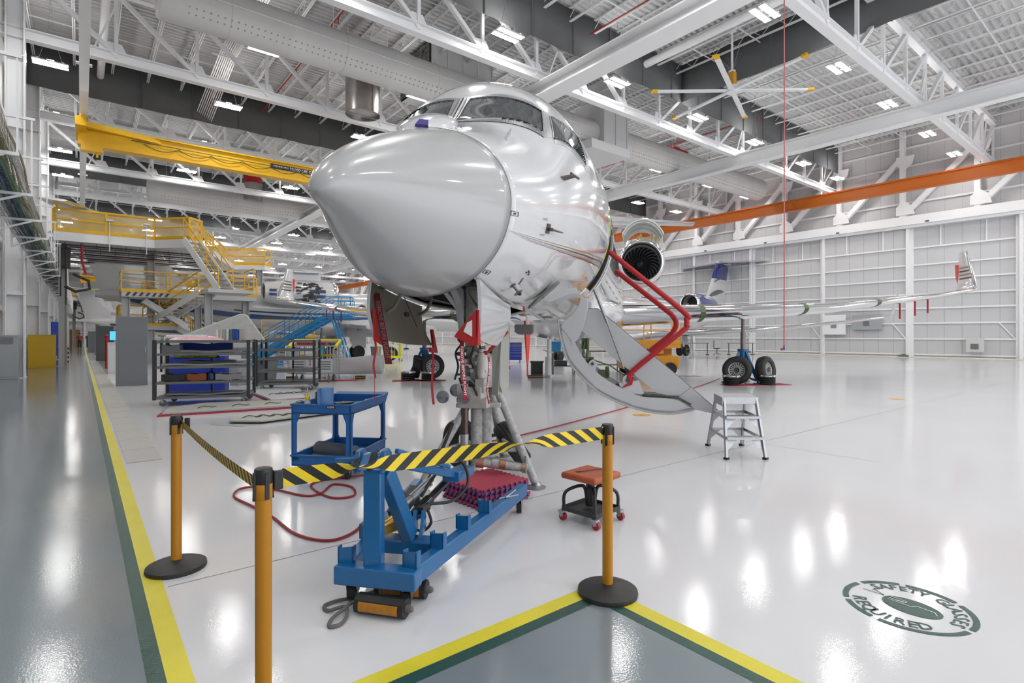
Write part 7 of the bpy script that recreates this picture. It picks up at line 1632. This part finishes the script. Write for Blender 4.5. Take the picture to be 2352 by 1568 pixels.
for i in range(7): b.bb((-.5+.06*i, -.25, .3+.29*i), (-.38+.06*i, .25, .33+.29*i))
b.build('step', ALU, t)
b = MB(); b.add([(0, 0, .003), (2.4, 0, .003), (2.4, .5, .003), (0, .5, .003)], [(0, 1, 2, 3)]); o = b.build('floor_drain_grate', mat('grate_blue_grey', (.16, .18, .22), .5)); o.location = W(4.7, 20.3); o.rotation_euler.z = -R(38); tag(o, 'dark floor grate beyond the airstairs', 'floor grate', kind='structure')
# electrical boxes on the right hangar doors
for y, z, w_, h, m, lab in ((17.4, 2.35, 1.6, 1.5, STEELW, 'white control cabinet on the right wall doors'), (15.2, 2.5, 1.9, 1.1, LG2, 'grey mesh box on the right wall doors'), (9.0, .9, .9, .9, mat('pale_beige', (.6, .6, .58), .5), 'small pale access ladder box at the foot of the right wall')):
    t = thing('wall_box', lab, 'wall box', (XR-.62, y, z), 0, 'boxes on the right wall'); b = MB(); b.bb((-.1, -w_/2, -h/2), (.1, w_/2, h/2)); b.build('box', m, t, bevel=.01); b = MB(); b.bb((-.13, -.2, -.25), (-.1, .2, .1)); b.build('front_plate', DGREY if m is not STEELW else ALU, t)
# ================================================================ other aircraft
def bgjet(label, loc, rz, base=JETW, scale=1., stripes=(), nac=None, tail=None, lem=CHROME, tz=0., wz=0., wings=True, core=False, txt=None, gear=True, fin_s0=24.6):
    t = thing('parked_jet', label, 'aircraft', loc, rz); t.scale = (scale,)*3
    st = [.001, .02, .06, .12, .2, .35, .6, .9, 1.2, 1.6, 2.0, 2.4, 2.8, 3.3, 4, 5, 7, 10, 13, 16, 19, 20.5, 22, 23.5, 25, 26.5, 28, 29, 29.6]
    f = fuselage_mesh(s_list=st).build('fuselage', base, t, ang=60)
    for q in ([(2.567, 85.5), (2.804, 48.7), (2.556, 41.7), (2.172, 86.5)], [(2.567, 94.5), (2.804, 131.3), (2.556, 138.3), (2.172, 93.5)]):
        b = MB(); patch(b, q, 6, 4, .01, .02); b.build('windshield', GLASS, t)
    for sd in (0, 180):
        for i in range(8):
            s = 7+1.15*i; b = MB(); ctr = 14 if sd == 0 else 166; pts = [hullM(s+.26*math.cos(2*PI*k/14), R(ctr+7*math.sin(2*PI*k/14)), .012) for k in range(14)]; b.plate(pts, .01); b.build('cabin_window', GLASS, t)
    for nm, col, sd, pts in stripes:      # pts: (s, centre angle, half height deg)
        b = MB(); vs = []; n = 40
        for i in range(n+1):
            s = lerp(pts[0][0], pts[-1][0], i/n); a = pch(s, [p[0] for p in pts], [p[1] for p in pts]); h = pch(s, [p[0] for p in pts], [p[2] for p in pts])
            if sd: a = 180-a
            vs += [hullM(s, R(a+h), .014), hullM(s, R(a), .014), hullM(s, R(a-h), .014)]
        b.add(vs, [(3*i+k, 3*i+3+k, 3*i+4+k, 3*i+1+k) for i in range(n) for k in (0, 1)]); b.build(nm, mat(nm, col, .25, coat=1), t)
    for sg in (1, -1):
        if wings is True or sg in wings: main_wing(t, sg, base, lem, wz, ())
        else: wing(t, sg, [(s, l, zz+wz, c, k_) for (s, l, zz), c, k_ in zip(LES[:3], CH, TKR)]+[(14.7, 5.8, 2.3+wz, 3.8, .11)], base, 'wing', lem)
        e = engine(t, (17.2, -sg*2.02, 4.16), .84, 4.4, nac or base, fan=False); pylon(t, 18.0, -sg*1.0, -sg*1.5, 4.1, base)
        if gear:
            b = MB(); b.cyl((15.8, -sg*2.2, .45), (15.6, -sg*2.0, 2.0), .09, n=12); b.bar((15.8, -sg*1.9, .45), (15.8, -sg*2.5, .45), .08, .08); b.prism([(15.3, -sg*2.5, .7), (16.2, -sg*2.5, .7), (16.5, -sg*2.2, 1.9), (15.2, -sg*2.2, 1.9)], (0, .03, 0)); b.build('main_gear_leg', GREYP, t)
            for y in (1.95, 2.45): b = MB(); b.lathe([(.2, -.12), (.40, -.13), (.44, -.06), (.44, .06), (.40, .13), (.2, .12)], (15.8, -sg*y, .44), (0, 1, 0), 24, caps=True); b.build('main_wheel', BLACK, t)
    if gear:
        b = MB(); b.cyl((3.0, 0, .35), (2.9, 0, 2.0), .07, n=12); b.build('nose_gear_leg', GREYP, t)
        for y in (-.16, .16): b = MB(); b.cyl((3.0, y-.07, .28), (3.0, y+.07, .28), .28, n=20); b.build('nose_wheel', BLACK, t)
    tailplane(t, base, tz, fin_s0, lem=lem, mt=tail); belly(t, base)
    return t
BLUESTR = (.035, .10, .27)
J2 = bgjet('white jet with blue side stripes, its tail inside the left dock', (30.2, 37.0, 0), R(180), stripes=(
    ('blue_stripe', BLUESTR, 1, [(3, -14, 1.5), (10, -16, 3.5), (20, -24, 6), (24, -30, 9), (28.5, -40, 22)]), ('dark_blue_stripe', (.015, .03, .08), 1, [(3, -6, .8), (12, -7, 1.8), (19, -9, 2.5), (23, -12, 1.5)])), tz=-.5, wings=(1,))
b = MB(); e = [k for k in kids(J2) if k.name.startswith('nacelle')][1]
for k, (z, m) in enumerate(((.20, 'dark_blue_stripe'), (-.18, 'blue_stripe'))):
    for s_ in (1, -1): b = MB(); rows = []; 
    b = MB(); c = Vector((17.2, 2.02, 4.16))
    for a0 in (8-22*k,):
        vs = []
        for i in range(13):
            s = lerp(.9, 4.2, i/12); rr = lerp(.85, .62, max(0, (s-1.8)/2.6)); vs += [c+Vector((s, rr*math.cos(R(a0+7)), rr*math.sin(R(a0+7)))), c+Vector((s, rr*math.cos(R(a0-7)), rr*math.sin(R(a0-7))))]
        b.add(vs, [(2*i, 2*i+2, 2*i+3, 2*i+1) for i in range(12)])
    b.build(m, MATS[m], e)
# opened cowling on the near engine
b = MB(); b.lathe([(.70, 1.1), (.72, 1.3), (.60, 1.5), (.66, 2.0), (.60, 2.6)], (17.2, 2.02, 4.16), (1, 0, 0), 24)
rnd = random.Random(4)
for i in range(60): a = rnd.uniform(20, 110)*-1+65; s = rnd.uniform(1.2, 2.7); q = Vector((17.2+s, 2.02+math.cos(R(a))*.86, 4.16+math.sin(R(a))*.86)); b.box(q, (rnd.uniform(.05, .3), .06, rnd.uniform(.04, .16)))
b.build('engine_core', mat('engine_core_metal', (.06, .055, .05), .35, metal=.7, noise=.6, nscale=14), e)
b = MB(); pts = [(18.1, 2.7, 5.45), (20.0, 2.7, 5.40), (20.0, 1.9, 5.62), (18.1, 1.9, 5.68)]; b.prism(pts, (0, 0, .05)); b.bb((18.15, 2.0, 4.9), (19.95, 2.04, 5.55)); b.build('open_cowl', JETW, e)
PINK = (.62, .09, .09)
J3 = bgjet('white jet with coral red trim lines, behind the blue striped one', (31.5, 55.0, -.4), R(180), stripes=(('coral_stripe', PINK, 1, [(3, -30, .8), (12, -32, 1.2), (20, -30, 1.4), (26, -20, 2.0)]),), tz=-.5, wings=(1,))
text_obj('registration', 'N6    RU', (24.0, 1.16, 3.35), (-1, 0, 0), (0, -.1, 1), .62, LETB, J3)
J4 = bgjet('white jet with dark belly, farthest down the hall', (30, 88, -.4), R(180), stripes=(('plum_stripe', (.05, .02, .06), 1, [(3, -30, 14), (15, -30, 16), (27, -28, 14)]),), tz=-.5)
NAVY = mat('navy_gloss', (.012, .022, .20), .12, coat=1.)
J5 = bgjet('white jet with navy blue engine and tail marked N805T near the right wall', tuple(W(.8, 29.0, .1)), R(8.6), scale=.90, stripes=(('navy_top', (.012, .022, .20), 0, [(5, 80, 20), (15, 80, 30), (24, 80, 30), (27, 80, 30)]),), nac=NAVY, tail=NAVY, wz=-.40, tz=.55)
e5 = [k for k in kids(J5) if k.name.startswith('nacelle')][0]
text_obj('registration', 'N805T', (17.2+2.1, -2.02-.715, 4.66), (1, .02, 0), (0, .60, .80), .36, LETW, e5)
b = MB()
for zz0, zz1, s0, s1, m in ((6.6, 8.6, 26.6, 29.9, 0),): 
    b.loft([[Vector((24.6+2.95*t+p.x*1.004-.01, p.y, lerp(3.9, 8.05, t)+.55)) for p in [Vector((q.x, q.z*1.06, 0)) for q in airfoil((0, 0, 0), lerp(4.6, 3.0, t), .09)]] for t in (.62, .8, 1.0)])
b.build('navy_fin_tip', NAVY, J5, ang=50)
b = MB()
for k, (t0, w_) in enumerate(((.18, .45), (.50, .16))):
    pts = []
    for i in range(12): u = i/11; pts.append((24.6+2.95*t0+.5+u*(3.2-.8*k), lerp(3.9, 8.05, t0)+.7+.5*math.sin(u*1.6), w_*math.sin(PI*(.15+.8*u))*.5))
    for s_ in (-1, 1):
        vs = []
        for x, z, h in pts: vs += [(x, s_*.215, z+h), (x, s_*.215, z-h)]
        b.add(vs, [(2*i, 2*i+2, 2*i+3, 2*i+1) for i in range(11)])
b.build('grey_fin_swoosh', mat('swoosh_grey', (.12, .13, .15), .3), J5)
# ================================================================ camera, world, view
cam = bpy.data.cameras.new('camera'); co = bpy.data.objects.new('camera', cam); COL.objects.link(co)
co.location = (0, 0, 1.54); co.rotation_euler = (R(90), 0, -R(38.395)); cam.sensor_width = 36; cam.lens = 36*1250/2352; cam.shift_y = -14/2352; cam.clip_end = 400; cam.clip_start = .05
SC.camera = co
w = bpy.data.worlds.new('world'); SC.world = w; w.use_nodes = True
bg = w.node_tree.nodes['Background']; bg.inputs[0].default_value = (.93, .96, 1, 1); bg.inputs[1].default_value = 1.6
SC.view_settings.view_transform = 'Standard'; SC.view_settings.look = 'None'; SC.view_settings.gamma = 1; SC.view_settings.use_curve_mapping = False
SC.view_settings.exposure = 0.54
SC.cycles.max_bounces = 6; SC.cycles.diffuse_bounces = 3; SC.cycles.glossy_bounces = 3; SC.cycles.transparent_max_bounces = 8; SC.cycles.use_adaptive_sampling = True; SC.cycles.adaptive_threshold = .08; SC.cycles.adaptive_min_samples = 16; SC.cycles.sample_clamp_indirect = 8
